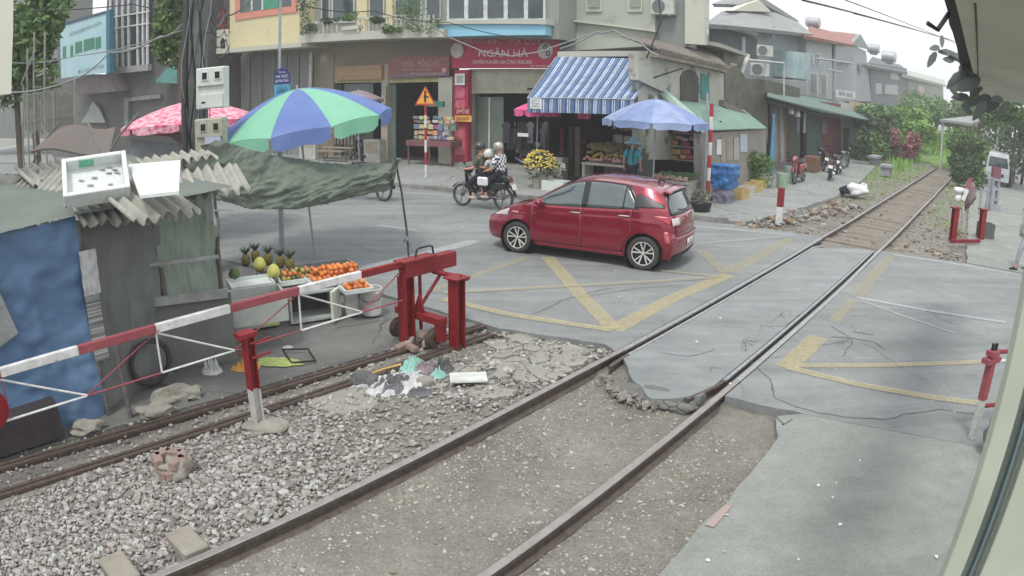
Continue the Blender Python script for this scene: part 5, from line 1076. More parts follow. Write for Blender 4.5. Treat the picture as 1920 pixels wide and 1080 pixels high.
facpoly('drain_pipe', [(580, 98), (585, 98), (583, 300), (578, 300)], CG - .1, .07, pipe_w, h2)
facpoly('side_wall', [(590, 98), (626, 98), (626, 298), (590, 300)], CG + .25, .3, w_shop, h2)
facpoly('lintel', [(628, 150), (716, 149), (716, 155), (628, 156)], CG - .05, .35, M('lintel_yellow', lin(186, 178, 134), .8, scale=4), h2); facpoly('lintel', [(728, 147), (824, 145), (824, 154), (728, 156)], CG - .05, .35, MATS['lintel_yellow'], h2)
facpoly('column', [(716, 120), (728, 120), (727, 312), (715, 312)], CG - .1, .5, stain('column_beige', lin(172, 164, 146), .85), h2); facpoly('column', [(822, 146), (848, 144), (846, 316), (822, 316)], CG - .08, .5, w_cream, h2)
u_a, u_b, u_c, u_d = uc(FAC(628, 200, CG))[0], uc(FAC(716, 200, CG))[0], uc(FAC(728, 200, CG))[0], uc(FAC(822, 200, CG))[0]
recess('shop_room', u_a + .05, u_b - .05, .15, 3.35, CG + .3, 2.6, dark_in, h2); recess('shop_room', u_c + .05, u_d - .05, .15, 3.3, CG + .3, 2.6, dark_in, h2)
facpoly('glass_door', [(636, 158), (700, 157), (700, 300), (636, 302)], CG + .45, .04, M('door_glass', lin(92, 104, 100), .12, .2, scale=2), h2); facpoly('door_leaf', [(729, 158), (742, 158), (742, 312), (729, 312)], CG + .1, .06, M('door_leaf_green', lin(112, 134, 126), .6, scale=5), h2)
h3 = thing('shop_house', 'jewellery shop house with white grid windows, a light blue band and roller shutter', 'house', FP(-13.5, CG, .13), A_ROAD)
facpoly('wall', [(832, -60), (1048, -60), (1048, 74), (832, 72)], CU + .3, 6, w_grn, h3)
facpoly('ledge', [(816, 40), (1024, 36), (1024, 46), (816, 46)], CU - .25, .8, slab_m, h3); facpoly('blue_band', [(814, 47), (1022, 46), (1022, 66), (814, 70)], CU - .15, .6, M('band_blue', lin(128, 188, 214), .6, col2=lin(150, 200, 216), scale=1.5), h3)
for x0, x1 in ((838, 870), (874, 906), (910, 944), (948, 982), (986, 1018)):
    f = facpoly('window', [(x0, -30), (x1 + 4, -30), (x1 + 4, 38), (x0, 39)], CU + .2, .08, win_w, h3); facpoly('pane', [(x0 + 4, -30), (x1, -30), (x1, 34), (x0 + 4, 35)], CU + .19, .02, win_g, f)
red_s = M('sign_red', lin(176, 46, 74), .55, col2=lin(158, 48, 72), scale=1.2, amt=.6, spots=(1.6, .62, .2, lin(132, 70, 74)))
facpoly('red_column', [(852, 132), (878, 131), (876, 318), (850, 318)], CG - .15, .6, red_s, h3)
for k, (y0, y1) in enumerate(((162, 185), (188, 222), (238, 262), (264, 290))): facpoly('column_poster', [(854, y0), (872, y0), (871, y1), (853, y1)], CG - .165, .012, M('poster_pink%d' % k, lin(190, 74 + 8 * k, 96), .7, col2=lin(206, 120, 136), scale=9, amt=.35), h3)
sh = facpoly('roller_shutter', [(880, 130), (1040, 130), (1040, 176), (880, 176)], CG + .1, .08, M('roller_shutter', lin(186, 186, 166), .6, col2=lin(160, 160, 142), scale=2), h3)
for k in range(9): y = 132 + k * 5; facpoly('shutter_slat', [(880, y), (1040, y), (1040, y + 3.4), (880, y + 3.4)], CG + .07, .03, MATS['roller_shutter'], sh)
ua, ub_ = uc(FAC(884, 200, CG))[0], uc(FAC(1062, 200, CG))[0]
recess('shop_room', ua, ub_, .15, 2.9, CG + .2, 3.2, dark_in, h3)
facpoly('grey_jamb', [(878, 176), (890, 176), (889, 316), (876, 316)], CG + .12, .3, M('jamb_grey', lin(122, 126, 122), .7, scale=4), h3)
gd = facpoly('sliding_door', [(891, 182), (944, 182), (944, 312), (890, 312)], CG + .35, .05, M('door_greengrey', lin(112, 122, 110), .35, col2=lin(92, 102, 92), scale=1.5), h3); facpoly('door_rail', [(916, 184), (919, 184), (918, 310), (915, 310)], CG + .33, .02, pipe_w, gd)
fbox('plinth', ua - .4, ub_, CG - .5, CG + .5, .13, .26, M('plinth', lin(150, 150, 142), .8, scale=4), h3)
h4 = thing('concrete_building', 'tall stained pale concrete building corner rising behind the stall shed roof', 'building', FP(-9, 22.6, .1), A_ROAD)
facpoly('wall', [(1046, -60), (1228, -60), (1228, 86), (1046, 98)], 22.3, 5, stain('conc_pale', lin(168, 174, 162), .85), h4)
facpoly('grey_wall', [(1226, -60), (1290, -60), (1290, 88), (1226, 88)], 22.5, 1, w_grey, h4); facpoly('pilaster', [(1284, -60), (1327, -60), (1322, 84), (1284, 82)], 22.35, .3, w_cream, h4)
facpoly('ledge', [(1046, 34), (1228, 56), (1228, 60), (1046, 38)], 22.1, .4, slab_m, h4)
for x0, x1 in ((1098, 1128), (1176, 1204)): f = facpoly('window', [(x0, -20), (x1, -20), (x1, 22), (x0, 22)], 22.24, .1, slab_m, h4); facpoly('shutter', [(x0 + 4, -20), (x1 - 4, -20), (x1 - 4, 14), (x0 + 4, 14)], 22.2, .04, M('old_shutter', lin(150, 158, 142), .8, scale=3), f)
facpoly('drain_pipe', [(1325, -40), (1329, -40), (1328, 66), (1324, 66)], 22.25, .08, pipe_w, h4)
def ac_unit(label, c, rz, s=1.0, group='air conditioner units'):
    t = thing('air_conditioner', label, 'air conditioner', c, rz, group); mb = MB(); mb.box((0, 0, .27 * s), (.8 * s, .3 * s, .54 * s), None, .02); mb.build('casing', M('ac_white', lin(190, 194, 186), .6, scale=5), t, world=False)
    mb = MB(); mb.lathe([(.0, 0), (.20 * s, 0), (.22 * s, .012), (.20 * s, .02)], (-.12 * s, -.155 * s, .28 * s), 24, (0, -1, 0)); mb.build('fan_grille', M('ac_grille', lin(112, 120, 118), .6, scale=30), t, world=False)
    for q in (-.25, .25): mb = MB(); mb.box((q * s, 0, -.02), (.04, .36, .04)); mb.build('bracket', pole_grey, t, world=False)
    return t
p = FAC(1244, 28, 22.3); ac_unit('air conditioner unit high on the grey wall above the striped awning', p, A_ROAD, 1.0)

# ---- signs
def board(name, label, pxs, c, mat, th=.08, z_in=None):
    P = [FAC(x, y, c) for x, y in pxs]; ctr = sum(P, Vector()) / len(P); t = thing(name, label, 'sign', Vector((ctr.x, ctr.y, min(p.z for p in P))), A_ROAD); facpoly('board', pxs, c, th, mat, t); return t
def ftext(s, x, y, hpx, wpx, c, mat, par, name='lettering'):
    a, b, m_ = FAC(x - wpx / 2, y, c), FAC(x + wpx / 2, y, c), FAC(x, y, c); hh = abs(FAC(x, y - hpx / 2, c).z - FAC(x, y + hpx / 2, c).z)
    X = (b - a); X.z *= 1; text(name, s, hh * 1.38, m_ - E2 * .0, X, UP, mat, par, w=(b - a).length, depth=.006)
CS = CG - .22
sg = board('shop_sign', 'wide red jewellery shop sign with white lettering and two round discs, over the roller shutter', [(845, 74), (1050, 70), (1040, 129), (847, 129)], CS, red_s)
faded = M('letter_faded', lin(196, 160, 152), .6, col2=lin(170, 126, 120), scale=3, amt=.8); lw = M('letter_white', lin(226, 214, 206), .6, scale=8, amt=.2)
ftext('VÀNG BẠC - ĐÁ QUÝ', 940, 78, 11, 145, CS - .005, faded, sg); ftext('NGÂN HÀ', 943, 101, 14, 92, CS - .005, lw, sg); ftext('CHUYÊN MUA BÁN, GIA CÔNG VÀNG BẠC', 941, 117, 7, 112, CS - .005, lw, sg); ftext('ĐT: 0912 000 888', 1014, 125, 4, 36, CS - .005, lw, sg)
for x, y in ((858, 95), (1023, 96)):
    p = FAC(x, y, CS); mb = MB(); mb.lathe([(0, .05), (.27, .05), (.29, .03), (.29, .0)], p - E2 * .0, 28, -E2); mb.build('disc', M('disc_pale', lin(186, 184, 178), .5, scale=3), sg, smooth=True)
for x, y in ((1024, 89), (1029, 101)): mb = MB(); mb.lathe([(.05, .06), (.07, .065), (.09, .06)], FAC(x, y, CS), 18, -E2); mb.build('ring_emblem', ink, sg)
sg = board('shop_sign', 'faded red lock and watch shop sign beside the big red jewellery sign', [(728, 108), (842, 104), (842, 143), (728, 148)], CS, M('sign_brownred', lin(142, 84, 78), .6, col2=lin(128, 92, 84), scale=2, amt=.8))
lp = M('letter_pinkish', lin(206, 170, 164), .6, scale=6); ftext('KHÓA - ĐỒNG HỒ', 788, 121, 12, 70, CS - .005, lp, sg); ftext('SỬA CHỮA', 740, 114, 4, 20, CS - .005, lp, sg); ftext('CHUYÊN SỬA CHỮA ĐỒNG HỒ', 780, 131, 4, 52, CS - .005, lp, sg); ftext('ĐIỆN THOẠI', 800, 139, 4, 60, CS - .005, lp, sg)
facrect('lower_strip', 730, 139, 842, 143, CS - .01, .012, M('strip_greymauve', lin(126, 112, 122), .6, scale=5), sg)
mb = MB(); mb.tube([FAC(826, 113, CS - .02), FAC(831, 109, CS - .02), FAC(838, 111, CS - .02)], .02, 6); mb.lathe([(0, .02), (.10, .02), (.10, 0)], FAC(833, 132, CS), 16, -E2); mb.build('key_emblem', lp, sg)
sg = board('shop_sign', 'faded yellow shop sign over the left glass door, left of the red watch sign', [(628, 127), (716, 121), (716, 149), (628, 151)], CS, M('sign_tan', lin(168, 140, 98), .6, col2=lin(146, 120, 98), scale=2, amt=.8))
ftext('SỬA KHÓA - CHÌA KHÓA', 672, 138, 9, 80, CS - .005, M('letter_yellow', lin(204, 184, 130), .6, scale=6), sg); ftext('CHUYÊN ĐÁNH CHÌA KHÓA', 662, 127, 4, 56, CS - .005, MATS['letter_yellow'], sg)
sg = board('small_sign', 'small red sign with white letters on the red column, upper of two', [(853, 203), (882, 202), (882, 216), (853, 216)], CS - .1, M('sign_darkred', lin(150, 30, 44), .6, scale=6), .03)
for k, s_ in enumerate(('CẦM', 'ĐỒ', 'XE')): ftext(s_, 859 + k * 8.5, 210, 8, 7, CS - .105, lw, sg)
sg = board('small_sign', 'small orange sign with dark letters on the red column, lower of two', [(853, 217), (884, 217), (884, 229), (853, 228)], CS - .1, M('sign_orange', lin(240, 176, 84), .6, scale=6, amt=.3), .03)
ftext('SỬA KHÓA', 868, 223, 7, 24, CS - .105, ink, sg)
sg = board('small_sign', 'small white framed plaque at the top of the red column', [(853, 139), (871, 138), (871, 160), (853, 160)], CS - .1, wht, .04); facrect('plaque_face', 856, 142, 868, 156, CS - .105, .01, M('plaque_grey', lin(170, 184, 178), .6, scale=5), sg)
sg = board('house_banner', 'tall white strips of notices on the column between the two shop doors', [(716, 160), (724, 160), (723, 230), (715, 230)], CS, M('notice', lin(172, 172, 164), .8, col2=lin(92, 94, 90), scale=2.4, amt=.25, stretch=(1, 1, 9)), .02); sg['category'] = 'notice'
# warning sign on its striped pole
b = G(799, 332, .13); ws_ = thing('warning_sign', 'orange triangular side road warning sign on a red and white striped pole on the sidewalk', 'road sign', b, A_ROAD)
for i in range(7):
    z0 = .13 + i * .40; mb = MB(); mb.tube([(b.x, b.y, z0), (b.x, b.y, min(z0 + .40, 2.95))], .045, 12); mb.build('pole_band', white_p if i % 2 == 0 else M('band_red', lin(168, 50, 58), .5, scale=6), ws_, smooth=True)
ctr = Vector((b.x, b.y, 2.72)) - Vector((0, .06, 0)); tri = [(-.36, -.27), (.36, -.27), (0, .36)]
def tri_s(k): return [(x * k, y * k) for x, y in tri]
Xd, = (Vector((.98, -.2, 0)).normalized(),)
mb = MB(); mb.prism(tri_s(1.0), ctr, Xd, UP, .015); pl_ = mb.build('plate', M('sign_rim_red', lin(186, 84, 50), .5, scale=8, amt=.3), ws_)
nrm = Xd.cross(UP); mb = MB(); mb.prism(tri_s(.78), ctr + nrm * .018, Xd, UP, .003); mb.build('face', M('sign_face_orange', lin(240, 168, 70), .5, scale=8, amt=.2), pl_)
mb = MB(); mb.prism([(-.035, -.17), (.035, -.17), (.035, .2), (-.035, .2)], ctr + nrm * .022, Xd, UP, .002); mb.prism([(.035, -.03), (.11, -.03), (.11, .03), (.035, .03)], ctr + nrm * .022, Xd, UP, .002); mb.prism([(-.05, -.05), (-.035, -.05), (-.035, .05), (-.05, .05)], ctr + nrm * .022, Xd, UP, .002); mb.build('side_road_symbol', ink, pl_)
# ---- goods stall by the watch shop
t = thing('goods_stall', 'brown wooden stall table of packed snacks in front of the cream column', 'stall', FAC(803, 318, 20.9), A_ROAD)
Ax = (E1, E2); pz = FAC(803, 290, 20.9).z
a, bb = uc(FAC(766, 292, 20.9)), uc(FAC(850, 292, 20.9)); mb = MB(); mb.box(FP((a[0] + bb[0]) / 2, 21.1, .95), (bb[0] - a[0], .7, .2), A_ROAD); tt = mb.build('table_top', M('stall_wood', lin(126, 86, 88), .8, scale=6), t)
for u in (a[0] + .05, (a[0] + bb[0]) / 2, bb[0] - .05): mb = MB(); mb.box(FP(u, 20.85, .5), (.05, .05, .75), A_ROAD); mb.build('leg', MATS['stall_wood'], t)
goods_c = [lin(196, 196, 188), lin(178, 60, 66), lin(190, 196, 110), lin(60, 110, 80), lin(206, 180, 150), lin(84, 104, 150), lin(214, 150, 90), lin(150, 150, 150)]
goods_m = [M('goods%d' % i, c, .6, scale=30, amt=.5, col2=tuple(x * .5 + .2 for x in c)) for i, c in enumerate(goods_c)]
rg = random.Random(21)
def packs(u0, u1, c, z0, rows, name, lab, cat, grp, w=(.12, .24), h=(.14, .24), seed=1, mats=goods_m):
    rr = random.Random(seed); z = z0
    for r_ in range(rows):
        u = u0; hh = rr.uniform(*h)
        while u < u1 - w[0]:
            ww = rr.uniform(*w)
            if rr.random() < .08: u += ww * .5; continue
            mb = MB(); mb.box(FP(u + ww / 2, c + rr.uniform(-.05, .05), z + hh / 2 + rr.uniform(-.03, .01)), (ww * .94, .14, hh * rr.uniform(.6, .98)), A_ROAD + rr.uniform(-.1, .1), .012); single(name, mb, mats[rr.randrange(len(mats))], lab, cat, grp); u += ww
        z += hh + .01
rk = FAC(770, 260, 21.0)
packs(a[0] + .1, bb[0] - .15, 21.15, 1.06, 5, 'snack_pack', 'colourful snack pack piled on the brown stall by the watch shop', 'snack pack', 'snack packs on the brown stall', seed=3, w=(.1, .3), h=(.13, .3))
packs(a[0] + .5, bb[0] - .3, 21.25, 2.28, 1, 'snack_pack', 'green box at the top of the brown stall rack', 'snack pack', 'green boxes on the brown stall', w=(.4, .5), h=(.25, .3), seed=5, mats=[M('goods_teal', lin(50, 120, 104), .6, scale=4)])
# furniture seen under the striped umbrella
wood_g = M('wood_greybrown', lin(146, 136, 124), .8, scale=6)
def bench_f(x0, x1, y, c, label, z1, name='bench'):
    a, b_ = uc(FAC(x0, y, c)), uc(FAC(x1, y, c)); t = thing(name, label, 'bench' if name == 'bench' else 'table', FP((a[0] + b_[0]) / 2, c, .13), A_ROAD); L_ = b_[0] - a[0]
    mb = MB(); mb.box(FP((a[0] + b_[0]) / 2, c, z1), (L_, .4, .05), A_ROAD, .006); mb.build('seat' if name == 'bench' else 'table_top', wood_g, t)
    for u in (a[0] + .08, b_[0] - .08):
        for cc in (c - .15, c + .15): mb = MB(); mb.box(FP(u, cc, z1 / 2 + .05), (.045, .045, z1 - .13), A_ROAD); mb.build('leg', wood_g, t)
    return t, a[0], b_[0]
t, a0_, a1_ = bench_f(600, 646, 292, 20.3, 'low wooden bench under the rear edge of the striped umbrella', .55)
t, a0_, a1_ = bench_f(606, 664, 278, 21.0, 'long wooden bench with a slatted backrest before the left shop', .62); 
for k in range(9): mb = MB(); mb.box(FP(a0_ + (a1_ - a0_) * (k + .5) / 9, 21.22, .98), (.06, .03, .5), A_ROAD); mb.build('back_slat', wood_g, t)
mb = MB(); mb.box(FP((a0_ + a1_) / 2, 21.22, 1.24), (a1_ - a0_, .04, .06), A_ROAD); mb.build('back_rail', wood_g, t)
for (x0, x1, y0, y1, lab) in ((560, 592, 250, 300, 'white low cabinet standing left of the benches'), (682, 712, 262, 300, 'white framed display stand right of the benches')):
    c = 20.6; a, b_ = uc(FAC(x0, y0, c)), uc(FAC(x1, y1, c)); t = thing('display_case', lab, 'display case', FP((a[0] + b_[0]) / 2, c, .13), A_ROAD); mb = MB(); mb.box(FP((a[0] + b_[0]) / 2, c + .2, (a[2] + .13) / 2), (b_[0] - a[0], .4, a[2] - .13), A_ROAD, .01); mb.build('case', M('case_pale', lin(184, 186, 176), .6, scale=4), t); mb = MB(); mb.box(FP((a[0] + b_[0]) / 2, c - .006, a[2] * .72), ((b_[0] - a[0]) * .76, .014, a[2] * .42), A_ROAD); mb.build('front_panel', M('case_tan', lin(168, 160, 140), .6, scale=4), t)
# second, grey umbrella by the shop door
umbrella('umbrella', 'faded mauve grey umbrella by the watch shop door', FP(uc(FAC(672, 180, 19.5))[0], 19.5, 0), .95, 2.98, 2.62, [M('umb_mauve', lin(150, 140, 146), .8, scale=3)], FP(uc(FAC(672, 180, 19.5))[0], 19.5, .13), 8, 0, .1)

# ================================================================== CORNER STALL SHED
shed = thing('corner_shed', 'dark open corner shop shed with a flat concrete roof edge and a green side roof', 'shed', FP(-8, 19.5, .13), A_ROAD)
C0 = 19.6
facpoly('roof_edge', [(1045, 97), (1236, 96), (1236, 106), (1045, 108)], 20.0, 3.0, slab_m, shed)
ul, um, ur = uc(FAC(1062, 300, 21.0))[0], uc(FAC(1197, 300, C0))[0], -5.62
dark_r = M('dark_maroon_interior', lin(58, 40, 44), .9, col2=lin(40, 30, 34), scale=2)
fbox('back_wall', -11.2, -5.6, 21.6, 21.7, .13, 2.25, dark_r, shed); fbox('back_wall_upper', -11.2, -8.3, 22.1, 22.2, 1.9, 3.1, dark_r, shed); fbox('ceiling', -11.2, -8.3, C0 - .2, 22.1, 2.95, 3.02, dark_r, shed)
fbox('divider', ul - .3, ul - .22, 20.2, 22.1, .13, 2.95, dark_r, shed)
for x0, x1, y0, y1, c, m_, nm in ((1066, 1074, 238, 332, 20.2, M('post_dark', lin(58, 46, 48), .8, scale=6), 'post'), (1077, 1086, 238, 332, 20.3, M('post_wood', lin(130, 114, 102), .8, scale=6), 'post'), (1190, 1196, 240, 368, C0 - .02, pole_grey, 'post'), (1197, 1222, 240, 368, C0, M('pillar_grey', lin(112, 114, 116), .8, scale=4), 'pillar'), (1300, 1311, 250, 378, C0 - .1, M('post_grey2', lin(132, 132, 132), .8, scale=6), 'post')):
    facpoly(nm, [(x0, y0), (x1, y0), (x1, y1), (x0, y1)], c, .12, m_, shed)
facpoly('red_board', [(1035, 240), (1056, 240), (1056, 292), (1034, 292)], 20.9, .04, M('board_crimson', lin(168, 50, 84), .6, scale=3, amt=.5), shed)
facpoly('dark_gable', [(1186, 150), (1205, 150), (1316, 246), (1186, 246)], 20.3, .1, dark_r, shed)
mb = MB(); f_ = lambda x, y, n: SD(x, y, n)
mb = MB()
quad_ = [f_(1322, 244, -8.3), f_(1438, 240, -8.35), f_(1382, 196, -10.2), f_(1228, 148, -10.6)]
mb.add(quad_ + [v - UP * .03 for v in quad_], [(0, 1, 2, 3), (7, 6, 5, 4), (0, 4, 5, 1), (1, 5, 6, 2), (2, 6, 7, 3), (3, 7, 4, 0)]); mb.build('green_roof', M('roof_green', lin(126, 160, 142), .7, col2=lin(104, 134, 120), scale=1.6, amt=.9, spots=(2.2, .6, .15, lin(88, 112, 100))), shed)
mb = MB(); q2 = [FAC(1204, 146, 19.9), FAC(1222, 146, 19.9), f_(1332, 240, -8.2), f_(1318, 248, -8.2)]; mb.add(q2 + [v - UP * .05 for v in q2], [(3, 2, 1, 0), (4, 5, 6, 7), (0, 1, 5, 4), (1, 2, 6, 5), (2, 3, 7, 6), (3, 0, 4, 7)]); mb.build('roof_flashing', M('flash_pale', lin(168, 192, 180), .6, scale=3), shed)
def sdpoly(name, pxs, n, th, mat, parent, **k):
    P = [SD(x, y, n) for x, y in pxs]; o = P[0]; poly = [((p - o).dot(S1), (p - o).z) for p in P]
    ar = sum(poly[i][0] * poly[(i + 1) % len(poly)][1] - poly[(i + 1) % len(poly)][0] * poly[i][1] for i in range(len(poly)))
    if ar < 0: poly = poly[::-1]
    mb = MB(); mb.prism(poly, o - N1 * th, S1, UP, th); return mb.build(name, mat, parent, **k)
sdpoly('side_wall', [(1311, 250), (1436, 243), (1437, 352), (1311, 378)], -8.45, .12, stain('shed_side', lin(150, 146, 136), .8), shed)
for k, (x0, y0, x1, y1, m_) in enumerate(((1344, 262, 1352, 290, wht), (1352, 258, 1361, 305, M('side_door', lin(160, 156, 140), .8, scale=3)), (1388, 252, 1401, 285, M('poster_bluegrey', lin(186, 196, 206), .8, scale=14)), (1362, 256, 1374, 300, MATS['side_door']), (1376, 258, 1386, 300, M('poster2', lin(176, 176, 168), .8, scale=14)))): sdpoly('side_panel', [(x0, y0), (x1, y0 - 1), (x1, y1), (x0, y1)], -8.42, .02, m_, shed)
# striped awning
aw = thing('awning', 'blue and white striped fabric awning with a straight valance over the corner shop', 'awning', FP(-8.6, 18.2, 2.4), A_ROAD)
A_, B_, C_, D_ = FAC(1043, 107, 20.0), FAC(1238, 112, 20.0), FAC(1188, 187, 18.0), FAC(989, 184, 18.0)
sb = M('stripe_slate', lin(108, 124, 152), .8, scale=4, amt=.4); sw = M('stripe_white', lin(206, 214, 226), .8, scale=4, amt=.3); sn = M('stripe_blue', lin(52, 98, 148), .8, scale=4, amt=.4)
def stripes(name, a, b, c, d, n, sag=0.0, wavy=0.0):
    mb = MB(); k = 0; pat = [(0, .42), (2, .24), (1, .11), (0, .12), (1, .11)]; t0 = 0
    us = []
    for i in range(n):
        for mi, w_ in pat: us.append((i + t0, mi)); t0 += w_
        t0 = 0
    us = [(x / n, m_) for x, m_ in us] + [(1.0, 0)]
    for (u0, mi), (u1, _) in zip(us, us[1:]):
        for j in range(8):
            v0, v1 = j / 8, (j + 1) / 8; P = []
            for uu, vv in ((u0, v1), (u1, v1), (u1, v0), (u0, v0)):
                p = a.lerp(b, uu).lerp(d.lerp(c, uu), vv); p = p - UP * (sag * math.sin(math.pi * vv)) + (-E2) * (wavy * vv * math.sin(uu * 60)); P.append(p)
            mb.mi = mi; mb.quad(*P)
    o = mb.build(name, [sb, sw, sn], aw); md = o.modifiers.new('s', 'SOLIDIFY'); md.thickness = .006; return o
stripes('canopy', A_, B_, C_, D_, 12, .05)
drop = Vector((0, 0, -.42)); stripes('valance', D_, C_, C_ + drop, D_ + drop, 12, 0, .012)
mb = MB(); mb.tube([D_, C_], .02, 6); mb.tube([D_, A_], .018, 6); mb.tube([C_, B_], .018, 6); mb.build('frame', pole_grey, aw)
mb = MB(); mb.box(D_ + E1 * .28 + UP * -.16 - E2 * .02, (.36, .012, .30), A_ROAD); n_ = mb.build('notice', wht, aw)
for k, s_ in enumerate(('CHÚ Ý', 'TÀU HỎA', 'CẤM ĐỖ XE')): text('lettering', s_, .085, D_ + E1 * .28 + UP * (-.075 - .085 * k) - E2 * .03, E1, UP, navy, n_, w=.28)
pc = FAC(1008, 205, 19.0); umbrella('umbrella', 'bright pink umbrella half hidden under the left end of the striped awning', Vector((pc.x, pc.y, 0)), .72, 2.62, 2.36, [M('umb_hotpink', lin(228, 96, 150), .7, scale=3, amt=.3)], FP(pc.dot(E1), pc.dot(E2), .13), 8, R(10), .2)
pc = FAC(1230, 186, 17.5); um = umbrella('umbrella', 'pale blue umbrella over the vegetable stand at the corner', Vector((pc.x, pc.y, 0)), 1.38, pc.z, 2.27, [M('umb_paleblue', lin(132, 152, 192), .75, scale=2, amt=.5), M('umb_paleblue2', lin(150, 166, 200), .75, scale=2, amt=.4)], Vector((pc.x, pc.y, .13)), 8, R(-60), .17)
pc = FAC(1098, 205, 19.2); mb = MB(); mb.grid(lambda u, v: pc + E1 * (.24 * (2 * u - 1) * (1 - .2 * v)) + UP * (.05 - .34 * v) - E2 * (.1 * v + .03 * math.sin(u * 9)), 12, 6); o = mb.build('pink_cloth', MATS['umb_hotpink'], smooth='all', solid=.01); tag(o, 'pink cloth flap hanging under the middle of the striped awning', 'cloth')
# counters and goods
def counter(x0, x1, y, c, z, lab, mat, dpt=.6):
    a, b_ = uc(FAC(x0, y, c))[0], uc(FAC(x1, y, c))[0]; t = thing('counter', lab, 'counter', FP((a + b_) / 2, c, .13), A_ROAD); mb = MB(); mb.box(FP((a + b_) / 2, c, z - .03), (b_ - a, dpt, .06), A_ROAD); mb.build('table_top', mat, t)
    for u in (a + .06, b_ - .06): mb = MB(); mb.box(FP(u, c, (z + .13) / 2 - .03), (.08, dpt * .9, z - .19), A_ROAD); mb.build('leg', mat, t)
    return a, b_
crm = M('counter_white', lin(196, 194, 184), .7, scale=4)
a, b_ = counter(1225, 1300, 352, 18.9, .62, 'low display counter of vegetables under the pale blue umbrella', crm, .8)
veg = [M('veg_green', lin(84, 116, 76), .7, scale=20, amt=.8), M('veg_pale', lin(182, 186, 150), .7, scale=20), M('veg_pink', lin(206, 150, 146), .7, scale=20), leafy]
rr = random.Random(5)
for i in range(110):
    u = rr.uniform(a + .05, b_ - .05); c = rr.uniform(18.58, 19.2); m_ = veg[0] if c > 18.9 else (veg[1] if rr.random() < .5 else veg[2 if c < 18.75 else 3]); mb = MB(); mb.blob((0, 0, 0), rr.uniform(.04, .075), i, .3, 1, (1.2, .8, .8)); o = mb.build('vegetable', m_, smooth='all'); o.location = FP(u, c, .66 + .22 * (c - 18.6)); tag(o, 'vegetable heaped on the low counter under the pale blue umbrella', 'vegetable', 'vegetables on the corner counter')
a, b_ = counter(1098, 1188, 340, 19.5, .85, 'fruit counter behind the red car under the striped awning', crm, .7)
yf = [MATS['fruit_yellow'], M('fruit_gold', lin(206, 176, 96), .6, scale=20), M('melon_dark', lin(120, 116, 72), .6, scale=14), M('apple_pink', lin(214, 160, 150), .5, scale=14)]
for i in range(90):
    u = rr.uniform(a + .05, b_ - .05); k = rr.random(); c = 19.22 + .55 * k; m_ = yf[3] if k < .2 else (yf[rr.randrange(2)] if k < .5 else yf[2]); mb = MB(); r = .05 if k < .5 else .085; mb.blob((0, 0, 0), r, i, .08, 2, (1.1, 1, .9)); o = mb.build('fruit', m_, smooth='all'); o.location = FP(u, c, .87 + r + .45 * k); tag(o, 'round fruit piled on the counter under the striped awning', 'fruit', 'fruit on the awning counter')
ua_, ub2 = uc(FAC(1220, 300, 20.6))[0], uc(FAC(1300, 300, 20.6))[0]
sh_ = thing('shelf_rack', 'rack of boxed goods behind the vegetable counter', 'shelf', FP((ua_ + ub2) / 2, 20.8, .13), A_ROAD)
for z in (1.02, 1.42, 1.82): mb = MB(); mb.box(FP((ua_ + ub2) / 2, 20.8, z), (ub2 - ua_, .4, .03), A_ROAD); mb.build('shelf', crm, sh_)
boxm = [M('carton_tan', lin(186, 166, 112), .8, scale=6), M('carton_red', lin(172, 80, 84), .8, scale=9), M('carton_white', lin(196, 190, 180), .8, scale=9), M('carton_yellow', lin(206, 184, 104), .8, scale=9), MATS['goods6']]
for k, (z, s_) in enumerate(((1.04, 31), (1.44, 32), (1.84, 33))): packs(ua_ + .03, ub2 - .03, 20.68, z, 2 if k < 2 else 1, 'carton', 'boxed goods on the rack behind the vegetables', 'carton', 'cartons on the rack', w=(.16, .38), h=(.15, .19), seed=s_, mats=boxm)
ua_, ub2 = uc(FAC(1148, 300, 21.2))[0], uc(FAC(1194, 300, 21.2))[0]
for k, (z, s_) in enumerate(((1.35, 41), (1.75, 42), (2.1, 43))): packs(ua_, ub2, 21.2, z, 1, 'goods_pack', 'packed goods on the dark shelves inside the corner shed', 'goods pack', 'packs on the dark shelves', w=(.12, .26), h=(.24, .32), seed=s_, mats=[MATS['goods0'], boxm[2], boxm[0], MATS['goods7']])
mb = MB(); mb.box(FP((ua_ + ub2) / 2, 21.3, .75), (ub2 - ua_ + .4, .5, 1.2), A_ROAD); single('cabinet', mb, M('cab_grey', lin(120, 116, 118), .7, scale=4), 'grey cabinet under the dark shelves inside the corner shed', 'cabinet')
# hanging clothes inside the jewellery shop opening
cl = [M('cloth_dark%d' % i, c, .9, scale=8, amt=.6) for i, c in enumerate((lin(54, 54, 60), lin(70, 68, 74), lin(96, 98, 102), lin(44, 42, 48)))]
for i in range(12):
    x = 950 + i * 7.5; c = 21.6 + .15 * (i % 3); p = FAC(x, 250 + 12 * (i % 2), c); mb = MB(); X = (E1 * math.cos(i) + E2 * math.sin(i)).normalized()
    mb.prism([(-.06, 0), (.06, 0), (.20, -.10), (.16, -.22), (.13, -.17), (.14, -.75), (-.14, -.75), (-.13, -.17), (-.16, -.22), (-.20, -.10)], p + UP * .4, X, UP, .03)
    single('hanging_garment', mb, cl[i % 4], 'dark garment hanging in the open front of the jewellery shop house', 'garment', 'garments in the open shop front')
mb = MB(); mb.box(FAC(981, 253, 21.4), (.42, .05, .12), A_ROAD); single('name_board', mb, wht, 'small white board among the dark hanging garments', 'board')
